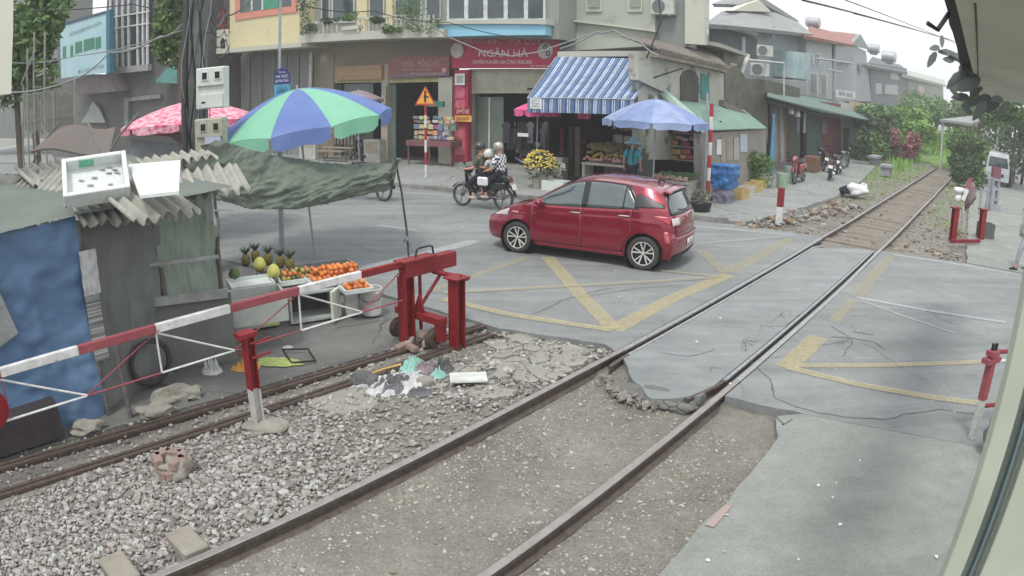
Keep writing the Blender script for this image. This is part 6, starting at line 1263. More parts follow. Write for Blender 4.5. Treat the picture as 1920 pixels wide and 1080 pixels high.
# flower pots at the kerb
yl = M('flower_yellow', lin(222, 196, 84), .6, scale=20, amt=.5, col2=lin(230, 214, 120)); lf = M('leaf_mid', lin(78, 98, 60), .8, scale=6, amt=.8); wf_ = M('flower_white', lin(214, 216, 208), .6, scale=20)
def leaf_cloud(mb, c, rad, n, size, seed, fn=None, shell=.5):
    rr = random.Random(seed); c = Vector(c)
    for i in range(n):
        d = Vector((rr.gauss(0, 1), rr.gauss(0, 1), rr.gauss(0, 1))).normalized(); k = shell + (1 - shell) * rr.random() ** .5; p = c + Vector((d.x * rad[0], d.y * rad[1], d.z * rad[2])) * k
        if fn and not fn(p): continue
        a = Vector((rr.gauss(0, 1), rr.gauss(0, 1), rr.gauss(0, .6))).normalized(); b = a.cross(Vector((rr.gauss(0, 1), rr.gauss(0, 1), rr.gauss(0, 1)))).normalized(); s = size * rr.uniform(.35, 1.5)
        mb.add([p - a * s, p + b * s * .45, p + a * s, p - b * s * .45], [(0, 1, 2, 3)])
def flower_pot(px, py, label, r, h, fm, n=160, pot=None, ph=.3):
    p = G(px, py, .13 if ph > .1 else 0); t = thing('potted_flowers', label, 'potted plant', p); mb = MB(); mb.lathe([(0, 0), (r * .42, 0), (r * .5, ph), (r * .55, ph), (r * .5, ph - .02), (0, ph - .03)], p, 18); mb.build('pot', pot or M('pot_pale', lin(170, 166, 150), .8, scale=6), t)
    mb = MB(); leaf_cloud(mb, p + UP * (ph + h * .45), (r, r, h * .5), n * 2, .05, px); mb.build('leaves', lf, t); mb = MB(); rr = random.Random(px)
    for i in range(n):
        d = Vector((rr.gauss(0, 1), rr.gauss(0, 1) , abs(rr.gauss(0, .8)) - .2)).normalized(); mb.blob(p + UP * (ph + h * .45) + Vector((d.x * r, d.y * r, d.z * h * .52)) * rr.uniform(.85, 1.05), rr.uniform(.028, .045), i, .3, 1, (1, 1, .6))
    mb.build('blossoms', fm, t); return t
flower_pot(1012, 352, 'pot of bright yellow chrysanthemums at the kerb in front of the jewellery shop', .48, .85, yl, 230)
flower_pot(1044, 350, 'smaller white flower pot beside the yellow chrysanthemums', .26, .45, wf_, 70)
mb = MB(); box_hollow(mb, G(1042, 356, .13) + UP * .14, (.7, .45, .28), A_ROAD); single('foam_box', mb, foam, 'white foam box in front of the small white flowers at the kerb', 'box')
sc_ = G(1047, 348, .13); t = thing('weighing_scale', 'green weighing scale with a dark pan standing by the dark post of the corner shed', 'scale', sc_); mb = MB(); mb.box(FAC(1047, 305, 20.0), (.26, .22, .34), A_ROAD, .03); mb.build('scale_body', M('scale_green', lin(64, 120, 90), .5, scale=6), t); mb = MB(); mb.lathe([(0, 0), (.2, .02), (.24, .06)], FAC(1047, 293, 20.0), 16); mb.build('pan', blk_gloss, t); mb = MB(); mb.box(FP(uc(FAC(1047, 305, 20.0))[0], 20.0, .5), (.5, .4, .74), A_ROAD); mb.build('stand', boxm[2], t)

# ================================================================== BUILDINGS ALONG THE RAILWAY
mold = M('wall_mouldy', lin(186, 188, 176), .9, col2=lin(156, 158, 146), scale=1.4, amt=.9, bump=.4, spots=(1.3, .53, .12, lin(92, 94, 84)))
moss = M('wall_mossy', lin(112, 112, 100), .95, col2=lin(82, 84, 72), scale=1.6, amt=.9, bump=.7, spots=(2.2, .55, .1, lin(70, 76, 58)))
tile_o = M('old_roof_tiles', lin(140, 132, 122), .9, col2=lin(98, 94, 86), scale=3, amt=1, bump=.9, bscale=25, spots=(4, .6, .1, lin(80, 82, 70)))
teal = M('teal_paint', lin(74, 138, 134), .7, scale=3)
ow = thing('old_wall_building', 'mouldy whitewashed building end with arched niche, teal door and tiled roof behind the shed', 'building', SP(-9.8, 22, 0), A_RAIL)
sdpoly('wall', [(1196, 100), (1237, 108), (1357, 138), (1357, 200), (1300, 200), (1196, 150)], -9.6, .3, mold, ow)
sdpoly('wall_base', [(1196, 150), (1300, 200), (1357, 200), (1357, 300), (1196, 300)], -9.75, .2, mold, ow)
sdpoly('niche_window', [(1276, 188), (1276, 145), (1282, 134), (1293, 130), (1304, 135), (1310, 147), (1310, 192)], -9.57, .1, M('niche_dark', lin(96, 94, 88), .9, col2=lin(60, 60, 56), scale=5, amt=.9, stretch=(1, 1, .3)), ow)
sdpoly('teal_door', [(1315, 138), (1330, 141), (1330, 190), (1315, 186)], -9.56, .05, teal, ow)
sdpoly('cornice', [(1236, 96), (1366, 128), (1366, 136), (1236, 108)], -9.3, .45, M('cornice', lin(166, 154, 140), .9, col2=lin(120, 112, 100), scale=3, amt=.9), ow)
def sdquad(name, pts, th, mat, par):
    """sloping slab: pts = (px, py, n) corners"""
    P = [SD(*q) for q in pts]; nr = (P[1] - P[0]).cross(P[3] - P[0]).normalized(); nr = nr if nr.z > 0 else -nr; n = len(P)
    mb = MB(); mb.add(P + [p - nr * th for p in P], [tuple(range(n)), tuple(reversed(range(n, 2 * n)))] + [(i, (i + 1) % n, n + (i + 1) % n, n + i) for i in range(n)]); return mb.build(name, mat, par)
sdquad('tiled_roof', [(1238, 96, -9.25), (1368, 128, -9.25), (1325, 84, -11.5), (1200, 68, -11.5)], .08, tile_o, ow)
rr = random.Random(2)
for i in range(26):
    p = SD(1238 + i * 5, 95 + i * 1.27, -9.25); mb = MB(); mb.tube([p + UP * .03, p - N1 * 1.2 + UP * .42], .055, 6); mb.build('roof_tile_row', tile_o, ow)
mw = thing('mossy_wall', 'dark mossy stepped wall between the whitewashed building and the garages', 'wall', SP(-9.6, 27, 0), A_RAIL)
sdpoly('wall', [(1357, 140), (1375, 146), (1440, 150), (1500, 165), (1500, 300), (1357, 300)], -10.6, .4, moss, mw); sdpoly('coping', [(1358, 188), (1400, 212), (1440, 246), (1440, 262), (1400, 228), (1358, 200)], -9.4, .3, tile_o, mw)
sdpoly('leaning_wall', [(1358, 130), (1383, 122), (1400, 150), (1440, 190), (1440, 270), (1358, 200)], -9.75, .3, moss, mw)
deck = thing('roof_shed', 'corrugated rooftop shed and louvred box above the mossy wall', 'shed', SP(-10.5, 27, 3.5), A_RAIL)
sdpoly('louvre_box', [(1357, 92), (1400, 104), (1385, 142), (1357, 132)], -10.4, 1.0, M('box_greywood', lin(132, 130, 120), .85, col2=lin(104, 104, 96), scale=2, stretch=(5, 5, .5)), deck); sdpoly('sheet_roof', [(1318, 76), (1348, 80), (1402, 100), (1402, 106), (1348, 88), (1318, 82)], -10.0, 1.6, corr, deck)
for k in range(4): sdpoly('louvre', [(1371, 118 + k * 5), (1382, 120 + k * 5), (1382, 123 + k * 5), (1371, 121 + k * 5)], -10.34, .06, pipe_w, deck)
p = SD(1424, 143, -10.6); ac_unit('air conditioner standing on the mossy wall beside the white pipe frame', p, -.2, 1.05)
p = SD(1434, 106, -12.5); ac_unit('air conditioner higher up behind the white pipe frame', p, -.2, 1.1)
mb = MB(); mb.tube([SD(1402, 105, -10.3), SD(1402, 112, -10.3), SD(1470, 118, -10.3), SD(1470, 180, -10.3)], .045, 8); single('pipe_arch', mb, pipe_w, 'white pipe frame standing over the air conditioner at the garage roof end', 'pipe frame')
mb = MB(); mb.tube([SD(1387, 142, -10.2), SD(1403, 104, -10.2)], .09, 8); single('gutter_pipe', mb, pipe_w, 'slanting white pipe left of the lower air conditioner', 'pipe')
# garages
gar = thing('garage_row', 'row of low open garages with a long green metal lean-to roof beside the railway', 'garage', SP(-10.5, 42, 0), A_RAIL)
sdquad('lean_to_roof', [(1439, 180, -8.7), (1540, 208, -8.7), (1650, 229, -8.7), (1643, 213, -12.2), (1562, 187, -12.2), (1440, 168, -12.2)], .06, M('roof_bluegreen', lin(104, 126, 116), .7, col2=lin(84, 104, 96), scale=1.2, amt=.9), gar)
sdpoly('fascia_beam', [(1442, 186), (1540, 211), (1650, 231), (1650, 234), (1540, 217), (1442, 193)], -8.9, .1, M('beam_dark', lin(60, 62, 60), .8, scale=4), gar)
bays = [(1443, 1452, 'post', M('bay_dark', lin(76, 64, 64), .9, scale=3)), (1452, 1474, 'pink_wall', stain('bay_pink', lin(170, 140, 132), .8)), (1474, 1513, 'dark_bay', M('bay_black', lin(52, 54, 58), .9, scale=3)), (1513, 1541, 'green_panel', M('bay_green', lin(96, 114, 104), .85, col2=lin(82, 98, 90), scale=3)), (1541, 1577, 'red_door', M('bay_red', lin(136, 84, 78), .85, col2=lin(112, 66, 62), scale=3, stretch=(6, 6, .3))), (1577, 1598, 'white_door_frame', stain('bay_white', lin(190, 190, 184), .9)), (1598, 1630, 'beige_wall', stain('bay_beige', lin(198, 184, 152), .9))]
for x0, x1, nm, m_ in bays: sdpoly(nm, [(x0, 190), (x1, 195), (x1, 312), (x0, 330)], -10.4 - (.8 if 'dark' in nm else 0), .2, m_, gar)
sdpoly('doorway', [(1582, 240), (1592, 240), (1591, 300), (1582, 302)], -10.36, .05, M('doorway_teal', lin(50, 78, 80), .6, scale=3), gar); sdpoly('door_jamb', [(1593, 238), (1598, 238), (1597, 300), (1592, 302)], -10.33, .06, M('jamb_ltblue', lin(150, 196, 204), .6, scale=4), gar)
sdpoly('curtain_strip', [(1463, 196), (1468, 196), (1470, 300), (1464, 305)], -10.3, .1, pipe_w, gar); sdpoly('curtain_strip', [(1452, 200), (1456, 200), (1457, 300), (1452, 305)], -10.3, .1, M('strip_tan', lin(176, 164, 150), .8, scale=4), gar)
sdpoly('notice_board', [(1541, 226), (1551, 226), (1551, 250), (1541, 250)], -10.3, .04, M('board_mauve', lin(150, 130, 132), .8, scale=4), gar)
for x, y0, y1 in ((1446, 186, 330), (1577, 222, 312), (1640, 232, 298)):
    a, b_ = SD(x, y0, -9.1), SD(x, y1, -9.1); b_.z = 0; mb = MB(); mb.tube([b_, a], .05, 8); mb.build('roof_post', M('post_brown', lin(94, 86, 84), .8, scale=4), gar)
for k, (x, y) in enumerate(((1483, 205), (1495, 210))): p = SD(x, y, -9.3); mb = MB(); mb.lathe([(0, .30), (.10, .26), (.15, .1), (.14, 0), (0, -.02)], p + UP * -.2, 12); mb.build('hanging_lamp', wht, gar, smooth=True); mb = MB(); mb.tube([p + UP * .08, p + UP * .35], .01, 4); mb.build('lamp_cord', cable, gar)
for k, (x, m_) in enumerate(((1497, M('cloth_mauve', lin(128, 122, 132), .9, scale=5)), (1509, M('cloth_pale', lin(156, 156, 154), .9, scale=5)))):
    p = SD(x, 208, -9.5); mb = MB(); mb.prism([(-.08, 0), (.08, 0), (.30, -.14), (.26, -.32), (.20, -.26), (.22, -1.0 - .1 * k), (-.22, -1.0), (-.20, -.26), (-.26, -.32), (-.30, -.14)], p, S1, UP, .04); single('hanging_shirt', mb, m_, 'mauve shirt hanging under the garage roof' if k == 0 else 'pale shirt hanging under the garage roof right of the mauve one', 'shirt')
mb = MB(); mb.prism([(-.25, 0), (0, 2.3), (.22, .9), (.3, .1)], G(1443, 340, 0) + UP * .25, S1, UP, .06); single('furled_umbrella', mb, M('cloth_cyan', lin(92, 164, 196), .7, col2=lin(66, 120, 160), scale=5), 'furled light blue parasol hanging at the left end of the garage row', 'parasol')
# houses behind
def house(label, base, n): return thing('house', label, 'house', SP(n, base, 0), A_RAIL)
gw = stain('far_wall_grey', lin(150, 158, 158), .9); gw2 = stain('far_wall_pale', lin(176, 182, 182), .92); lil = stain('far_wall_lilac', lin(170, 172, 182), .93); rr_ = M('far_roof_grey', lin(150, 154, 152), .8, col2=lin(132, 136, 134), scale=.8); rred = M('far_roof_red', lin(160, 116, 106), .85, col2=lin(138, 100, 92), scale=.8); fdk = M('far_dark', lin(92, 98, 98), .8, scale=1)
a1 = house('grey house with a wide pitched roof and cream gable behind the garages', 40, -16)
sdpoly('wall', [(1327, 42), (1522, 62), (1512, 185), (1327, 160)], -15.2, 7, gw, a1); sdquad('roof', [(1322, 44, -14.0), (1524, 64, -14.0), (1488, 34, -18), (1425, 6, -18), (1352, 22, -18)], .25, rr_, a1)
sdpoly('gable', [(1374, 20), (1404, 6), (1424, 0), (1447, 22)], -16.5, .5, stain('far_cream', lin(206, 206, 188), .95), a1); sdpoly('roof_ridge', [(1388, 8), (1425, -8), (1500, 40), (1492, 40), (1425, 4), (1392, 14)], -16.8, 2, rr_, a1)
sdpoly('balcony_wall', [(1383, 46), (1421, 52), (1421, 66), (1383, 58)], -14.4, .4, gw2, a1); sdpoly('dark_recess', [(1335, 52), (1382, 56), (1420, 72), (1420, 110), (1335, 84)], -15.1, .1, fdk, a1); sdpoly('column', [(1449, 48), (1453, 48), (1453, 72), (1449, 72)], -14.6, .3, gw2, a1); sdpoly('window', [(1392, 70), (1398, 70), (1398, 98), (1392, 98)], -15.0, .2, gw2, a1)
a2 = house('white and lilac terrace house with a faded red roof behind the garages', 56, -16)
sdpoly('wall', [(1512, 66), (1560, 80), (1560, 186), (1510, 186)], -14.6, 6, gw2, a2); sdpoly('lilac_wall', [(1560, 80), (1600, 84), (1624, 96), (1634, 190), (1560, 190)], -14.9, 6, lil, a2)
sdquad('roof', [(1508, 66, -13.8), (1600, 84, -13.8), (1612, 64, -18), (1556, 58, -18), (1520, 48, -18)], .25, rred, a2); sdpoly('gable', [(1596, 84), (1614, 64), (1630, 92)], -14.7, .4, gw, a2)
for x0, y0, x1, y1 in ((1518, 100, 1527, 120), (1532, 100, 1540, 120), (1520, 136, 1534, 176), (1540, 138, 1552, 178), (1565, 80, 1600, 118), (1614, 118, 1622, 136)): f = sdpoly('window', [(x0, y0), (x1, y0), (x1, y1), (x0, y1)], -14.5, .1, win_w if x0 < 1560 else gw, a2); sdpoly('pane', [(x0 + 2, y0 + 2), (x1 - 2, y0 + 2), (x1 - 2, y1 - 2), (x0 + 2, y1 - 2)], -14.46, .05, M('far_pane', lin(104, 116, 116), .3, scale=2), f)
a25 = house('pale box building with a cyan tinge between the grey house and the red roof', 50, -15)
sdpoly('wall', [(1488, 96), (1520, 100), (1520, 150), (1488, 146)], -13.8, 2, M('far_cyan', lin(176, 200, 202), .8, scale=1), a25); sdpoly('lower_box', [(1478, 150), (1512, 152), (1512, 182), (1478, 178)], -13.0, 2, gw, a25)
a3 = house('darker low houses far along the railway under grey roofs', 90, -15)
sdpoly('wall', [(1632, 118), (1700, 128), (1706, 215), (1634, 205)], -15, 6, M('far_wall_dark', lin(128, 132, 136), .9, scale=1), a3); sdquad('roof', [(1624, 122, -14.2), (1702, 136, -14.2), (1690, 122, -19), (1636, 106, -19)], .3, M('far_roof_dark', lin(112, 116, 120), .8, scale=1), a3)
sdpoly('window', [(1642, 156), (1654, 156), (1654, 176), (1642, 176)], -14.9, .1, gw2, a3); sdpoly('balcony', [(1660, 158), (1684, 160), (1684, 178), (1660, 176)], -14.8, .4, gw2, a3); sdpoly('upper_box', [(1670, 134), (1688, 136), (1688, 150), (1670, 148)], -14.8, .4, gw2, a3)
a4 = house('far house with a long pale green roof at the end of the row', 130, -15)
sdpoly('wall', [(1698, 140), (1768, 156), (1770, 215), (1700, 215)], -15, 8, M('far_wall_olive', lin(140, 150, 136), .9, scale=1), a4); sdquad('roof', [(1692, 138, -14.2), (1774, 160, -14.2), (1770, 150, -19), (1696, 130, -19)], .5, M('far_roof_green', lin(178, 186, 172), .8, scale=1), a4); sdpoly('window', [(1722, 160), (1732, 162), (1732, 180), (1722, 178)], -14.8, .2, M('far_peach', lin(206, 178, 164), .8, scale=1), a4); sdpoly('railing', [(1714, 180), (1740, 186), (1740, 196), (1714, 190)], -14.5, .2, gw2, a4)
steel = M('tank_steel', lin(190, 194, 198), .35, .6, scale=2)
for k, (x, y, n_, r, lab) in enumerate(((1525, 54, -18, .5, 'steel water tank on the roof between the grey house and the red roof'), (1638, 102, -17, .6, 'steel water tank at the end of the lilac wall'), (1667, 119, -17, .8, 'steel water tank on the dark far roofs'))):
    p = SD(x, y, n_); t = thing('water_tank', lab, 'water tank', p, A_RAIL, 'rooftop water tanks'); mb = MB(); mb.lathe([(0, -1.4 * r), (.8 * r, -1.4 * r), (r, -1.2 * r), (r, 1.2 * r), (.8 * r, 1.4 * r), (0, 1.4 * r)], p + UP * r * 1.3, 18, N1); mb.build('tank', steel, t, smooth=True); mb = MB(); mb.box(p + UP * .15, (2.0 * r, 1.4 * r, .3), A_RAIL); mb.build('stand', fdk, t)
t = thing('rooftop_sign', 'white panel sign standing on the garage roof behind a thin post', 'sign', SD(1587, 186, -11), A_RAIL); sdpoly('board', [(1571, 168), (1604, 172), (1604, 186), (1571, 182)], -11, .12, wht, t); mb = MB(); mb.tube([SD(1603, 200, -11.1), SD(1603, 174, -11.1)], .05, 6); mb.build('post', pole_grey, t)
P = [SD(1588 - 13, 177, -10.95), SD(1601, 180, -10.95)]; text('lettering', 'NHÀ NGHỈ', .5, SD(1587, 177, -10.97), S1, UP, M('letter_slate', lin(96, 110, 120), .7, scale=6), t, w=(P[1] - P[0]).length, depth=.01)
# utility poles and lines far away
for (x, y0, y1, n_, arms, lab) in ((1565, 110, 190, -12, ((1530, 109, 1600, 119), (1552, 130, 1580, 136)), 'grey utility pole with two cross arms above the garages'), (1745, 200, 262, -7, ((1738, 215, 1752, 216),), 'far thin pole standing in the green bushes')):
    a, b_ = SD(x, y0, n_), SD(x, y1, n_); t = thing('utility_pole', lab, 'utility pole', b_, A_RAIL); mb = MB(); mb.tube([Vector((b_.x, b_.y, 0)), a], .13 if n_ < -10 else .16, 8); mb.build('pole', pole_grey, t)
    for (q0, r0, q1, r1) in arms: mb = MB(); mb.tube([SD(q0, r0, n_), SD(q1, r1, n_)], .07, 5); mb.build('cross_arm', pole_grey, t)
def wire(label, pts, r, sag=.0, mat=None, name='overhead_wire', grp='overhead wires'):
    P = [AT(*q) for q in pts]; out = []
    for a, b_ in zip(P, P[1:]):
        for i in range(12): t_ = i / 12; out.append(a.lerp(b_, t_) - UP * sag * 4 * t_ * (1 - t_))
    out.append(P[-1]); mb = MB(); mb.tube(out, r, 5); return single(name, mb, mat or cable, label, 'wire', grp)
wire('upper thin power line crossing the white sky', [(1585, 0, 14), (1700, 44, 24), (1792, 82, 40)], .014); wire('lower thick power line crossing the white sky', [(1505, 0, 12), (1660, 40, 22), (1790, 78, 40)], .022); wire('faint power line low in the sky above the far roofs', [(1600, 25, 22), (1700, 52, 40), (1782, 74, 60)], .02)
wire('pale cable looping across the front of the red shop sign', [(800, 42, 20.2), (846, 72, 20.2), (905, 97, 20.4), (960, 106, 20.5), (1010, 98, 20.6), (1120, 60, 20.3)], .02, .0, cable_g); wire('thick pale cable sagging along the shed roof to the whitewashed wall', [(1050, 92, 20.5), (1120, 60, 19.8), (1150, 56, 19.6), (1200, 78, 19), (1235, 105, 18.7)], .025, .05, cable_g)
wire('dark cable running along the upper floor of the shop row', [(562, 8, 16), (700, 20, 18), (840, 42, 18.5), (1040, 80, 18.3)], .012, .1); wire('dark cable rising from the shed roof to the concrete building', [(1212, 110, 19.5), (1240, 40, 19.6), (1236, 0, 19.8)], .025); wire('cable from the awning corner to the arched niche', [(1225, 146, 18.6), (1280, 128, 19.2)], .025)
wire('long pale cable crossing in front of the billboard and grid windows', [(0, 172, 12), (130, 152, 12.5), (205, 98, 13), (300, 68, 12.4), (350, 35, 11.2)], .02, .1, cable_g); wire('pale cable low in front of the left houses', [(0, 115, 12), (140, 105, 13), (360, 50, 11.2)], .012, .1, cable_g); wire('thin cable high over the left houses', [(60, 20, 13), (250, 8, 13), (372, 20, 11.2)], .012, .05); wire('cables bundled from the utility pole to the yellow house', [(385, 60, 11.1), (420, 30, 15), (470, 0, 18)], .02, .1)
for k in range(5): wire('thin crossing cable behind the utility pole beside the yellow house', [(395, 10 + k * 22, 11.2), (412 + k * 4, 25 + k * 16, 15), (431, 10 + k * 24, 20)], .012, .15)

# ================================================================== LEFT HOUSES ACROSS THE STREET
CL = 18.4
lh = thing('glazed_house', 'dark left house with tall white framed grid windows upstairs and a grey base', 'house', FAC(240, 200, CL), A_ROAD)
facpoly('wall', [(204, -60), (352, -60), (352, 300), (204, 300)], CL + .5, 5, M('left_wall_dark', lin(92, 92, 88), .9, col2=lin(70, 70, 68), scale=1, amt=.9), lh)
facpoly('glazing', [(206, -60), (279, -60), (277, 122), (204, 130)], CL + .2, .2, M('glazing_dark', lin(52, 50, 56), .12, .1, scale=1, spec=.8), lh)
for x in (207, 219, 230, 241, 258, 268, 276): facpoly('mullion', [(x, -60), (x + 2.4, -60), (x + .4, 128), (x - 2, 128)], CL + .1, .1, win_w, lh)
for y in (50, 92, 28): facpoly('transom', [(205, y + 4), (278, y - 8), (278, y - 5.5), (205, y + 6.5)], CL + .08, .1, win_w, lh)
facpoly('base_panel', [(202, 128), (277, 120), (277, 132), (202, 140)], CL + .0, .25, M('base_mauve', lin(150, 146, 148), .8, scale=2), lh)
facpoly('lower_frame', [(232, 184), (300, 176), (300, 184), (240, 190), (240, 250), (232, 250)], CL + .3, .15, M('frame_grey', lin(120, 124, 120), .8, scale=2), lh)
facpoly('teal_awning', [(292, 150), (312, 128), (350, 118), (352, 158), (292, 154)], CL - .2, .5, M('awning_teal', lin(84, 142, 132), .7, scale=2), lh); facpoly('balustrade', [(304, 84), (352, 78), (352, 112), (304, 120)], CL + .1, .3, M('baluster_cream', lin(186, 186, 160), .8, col2=lin(100, 100, 88), scale=2, stretch=(3, 3, .2), amt=.3), lh)
facpoly('left_lower_wall', [(100, 140), (204, 140), (204, 300), (100, 300)], CL + .6, .3, M('left_lower', lin(108, 108, 104), .9, col2=lin(88, 88, 86), scale=1, amt=.9), lh); facpoly('shed_roof', [(128, 150), (205, 140), (216, 172), (140, 178)], CL - .5, 1.2, M('roof_mauvegrey', lin(122, 112, 112), .9, scale=1), lh)
facpoly('arch_panel', [(152, 230), (166, 205), (174, 190), (186, 205), (196, 230)], CL + .2, .1, M('arch_pale', lin(150, 156, 148), .8, scale=2), lh)
red_b = thing('narrow_house', 'narrow dark red house front with a cream balcony niche left of the yellow house', 'house', FAC(415, 200, 20.5), A_ROAD); facpoly('wall', [(352, -60), (432, -60), (432, 300), (352, 300)], 21.2, 4, M('narrow_wall', lin(104, 96, 92), .9, col2=lin(74, 68, 66), scale=1.5, amt=.9), red_b); facpoly('red_panel', [(398, 20), (420, 18), (420, 66), (398, 68)], 21.0, .15, M('panel_red', lin(132, 56, 54), .8, scale=2), red_b); facpoly('niche', [(406, 56), (428, 54), (428, 62), (430, 64), (430, 94), (406, 96)], 20.7, .4, w_cream, red_b); facpoly('niche_arch', [(413, 92), (413, 76), (417, 70), (421, 76), (421, 91)], 20.66, .05, ink, red_b)
bkh = thing('far_left_house', 'plain grey house front behind the leafy tree left of the billboard', 'house', FAC(60, 200, 20), A_ROAD); facpoly('wall', [(-60, -60), (114, -60), (114, 260), (-60, 260)], 20.0, 3, M('left_wall_grey', lin(128, 132, 126), .9, col2=lin(98, 102, 96), scale=1, amt=.9), bkh)
for x0 in (30, 62, 90): f = facpoly('window', [(x0, 20), (x0 + 18, 16), (x0 + 18, 70), (x0, 74)], 19.95, .08, gw2, bkh); facpoly('pane', [(x0 + 2, 24), (x0 + 16, 20), (x0 + 16, 66), (x0 + 2, 70)], 19.93, .05, win_g, f)
bbd = thing('billboard', 'large pale blue clinic billboard with dark green blocks and blue edge, on the left', 'billboard', FAC(160, 140, 17.2), A_ROAD)
facpoly('board', [(113, 50), (199, 24), (200, 136), (115, 147)], 17.2, .12, M('billboard_blue', lin(160, 194, 198), .6, col2=lin(146, 178, 186), scale=1), bbd); facpoly('edge', [(199, 20), (206, 18), (206, 136), (200, 138)], 17.15, .3, M('board_edge', lin(30, 104, 122), .6, scale=2), bbd); facpoly('top_edge', [(111, 46), (199, 20), (199, 25), (111, 51)], 17.15, .3, M('board_top', lin(36, 66, 96), .6, scale=2), bbd)
gb = M('board_green', lin(40, 120, 92), .6, scale=2)
for x0, x1, y in ((118, 124, 88), (132, 137, 86), (141, 154, 80), (157, 177, 75), (179, 189, 71)): facpoly('green_block', [(x0, y), (x1, y - (x1 - x0) * .25), (x1, y - (x1 - x0) * .25 + 21), (x0, y + 22)], 17.18, .02, gb, bbd)
a, b_ = FAC(130, 62, 17.18), FAC(192, 47, 17.18); text('lettering', 'PHÒNG KHÁM NHA KHOA', .30, (a + b_) / 2 - E2 * .02, E1, UP, M('letter_slateblue', lin(86, 112, 126), .7, scale=4), bbd, w=(b_ - a).length * .95, depth=.01); a, b_ = FAC(145, 134, 17.18), FAC(198, 125, 17.18); text('lettering', 'ĐT: 0203 000 000', .24, (a + b_) / 2 - E2 * .02, E1, UP, MATS['letter_slateblue'], bbd, w=(b_ - a).length * .9, depth=.01)
for i, (x, y0, y1) in enumerate(((36, 160, 232), (52, 90, 232), (65, 60, 232), (85, 60, 232), (100, 170, 232), (140, 150, 235))):
    a, b_ = AT(x, y0, 12.5), AT(x, y1, 12.5); mb = MB(); mb.tube([Vector((b_.x, b_.y, .0)), Vector((a.x + (.15 if i == 0 else 0), a.y, a.z))], .022, 6); single('thin_post', mb, M('post_pale', lin(150, 152, 146), .7, scale=6), 'thin pale upright post rising behind the hut roof at the left', 'post', 'thin posts behind the hut')
mb = MB(); mb.tube([AT(40, 160, 12.4), AT(66, 95, 12.4)], .02, 6); single('thin_post', mb, MATS['post_pale'], 'slanting pale stay among the thin posts at the left', 'post')
mb = MB()
for k in range(16): a = AT(48 + k * 6, 172 + (k % 3) * 3, 13.2); mb.box(a + UP * -.45, (.07, .02, .9), .1)
mb.box(AT(92, 172, 13.2), (1.9, .03, .06), None); mb.box(AT(92, 222, 13.2), (1.9, .03, .06), None); tag(single('paling_fence', mb, M('paling', lin(128, 128, 120), .9, scale=4), 'faint grey paling fence behind the hut roof at the left', 'fence'))
st = thing('stall_cabinet', 'white and grey stall cabinet under the pink umbrella behind the hut', 'cabinet', (-7.4, 14.2, 0)); mb = MB(); mb.add([AT(*q) for q in ((243, 258, 13.6), (334, 262, 13.6), (334, 300, 13.6), (243, 300, 13.6))] + [AT(*q) + Vector((0, .9, 0)) for q in ((243, 258, 13.6), (334, 262, 13.6), (334, 300, 13.6), (243, 300, 13.6))], [(3, 2, 1, 0), (4, 5, 6, 7), (0, 1, 5, 4), (1, 2, 6, 5), (2, 3, 7, 6), (3, 0, 4, 7)]); mb.build('cabinet_body', M('cab_pale', lin(160, 166, 172), .7, scale=2), st); mb = MB(); P = [AT(*q) for q in ((243, 248, 13.5), (318, 256, 13.5), (334, 268, 13.5), (326, 268, 13.5), (243, 260, 13.5))]; mb.add(P + [p + Vector((0, .9, .0)) for p in P], [(4, 3, 2, 1, 0), (5, 6, 7, 8, 9)] + [(i, (i + 1) % 5, 5 + (i + 1) % 5, 5 + i) for i in range(5)]); mb.build('cabinet_lid', foam2, st)
# cream hanging structure at the left edge of the photograph
ce = thing('building_corner', 'smooth cream building corner hanging into view at the left edge', 'building', AT(8, 172, 6.5)); P = [AT(*q) for q in ((-120, -60, 6.5), (27, -60, 6.5), (25, 60, 6.5), (22, 176, 6.5), (-120, 190, 6.5))]; mb = MB(); mb.add(P + [p + Vector((-5, 2.4, 0)) for p in P], [(0, 4, 3, 2, 1), (5, 6, 7, 8, 9)] + [(i, (i + 1) % 5, 5 + (i + 1) % 5, 5 + i) for i in range(5)]); mb.build('wall', M('cream_smooth', lin(206, 208, 192), .7, col2=lin(190, 192, 178), scale=.6), ce)
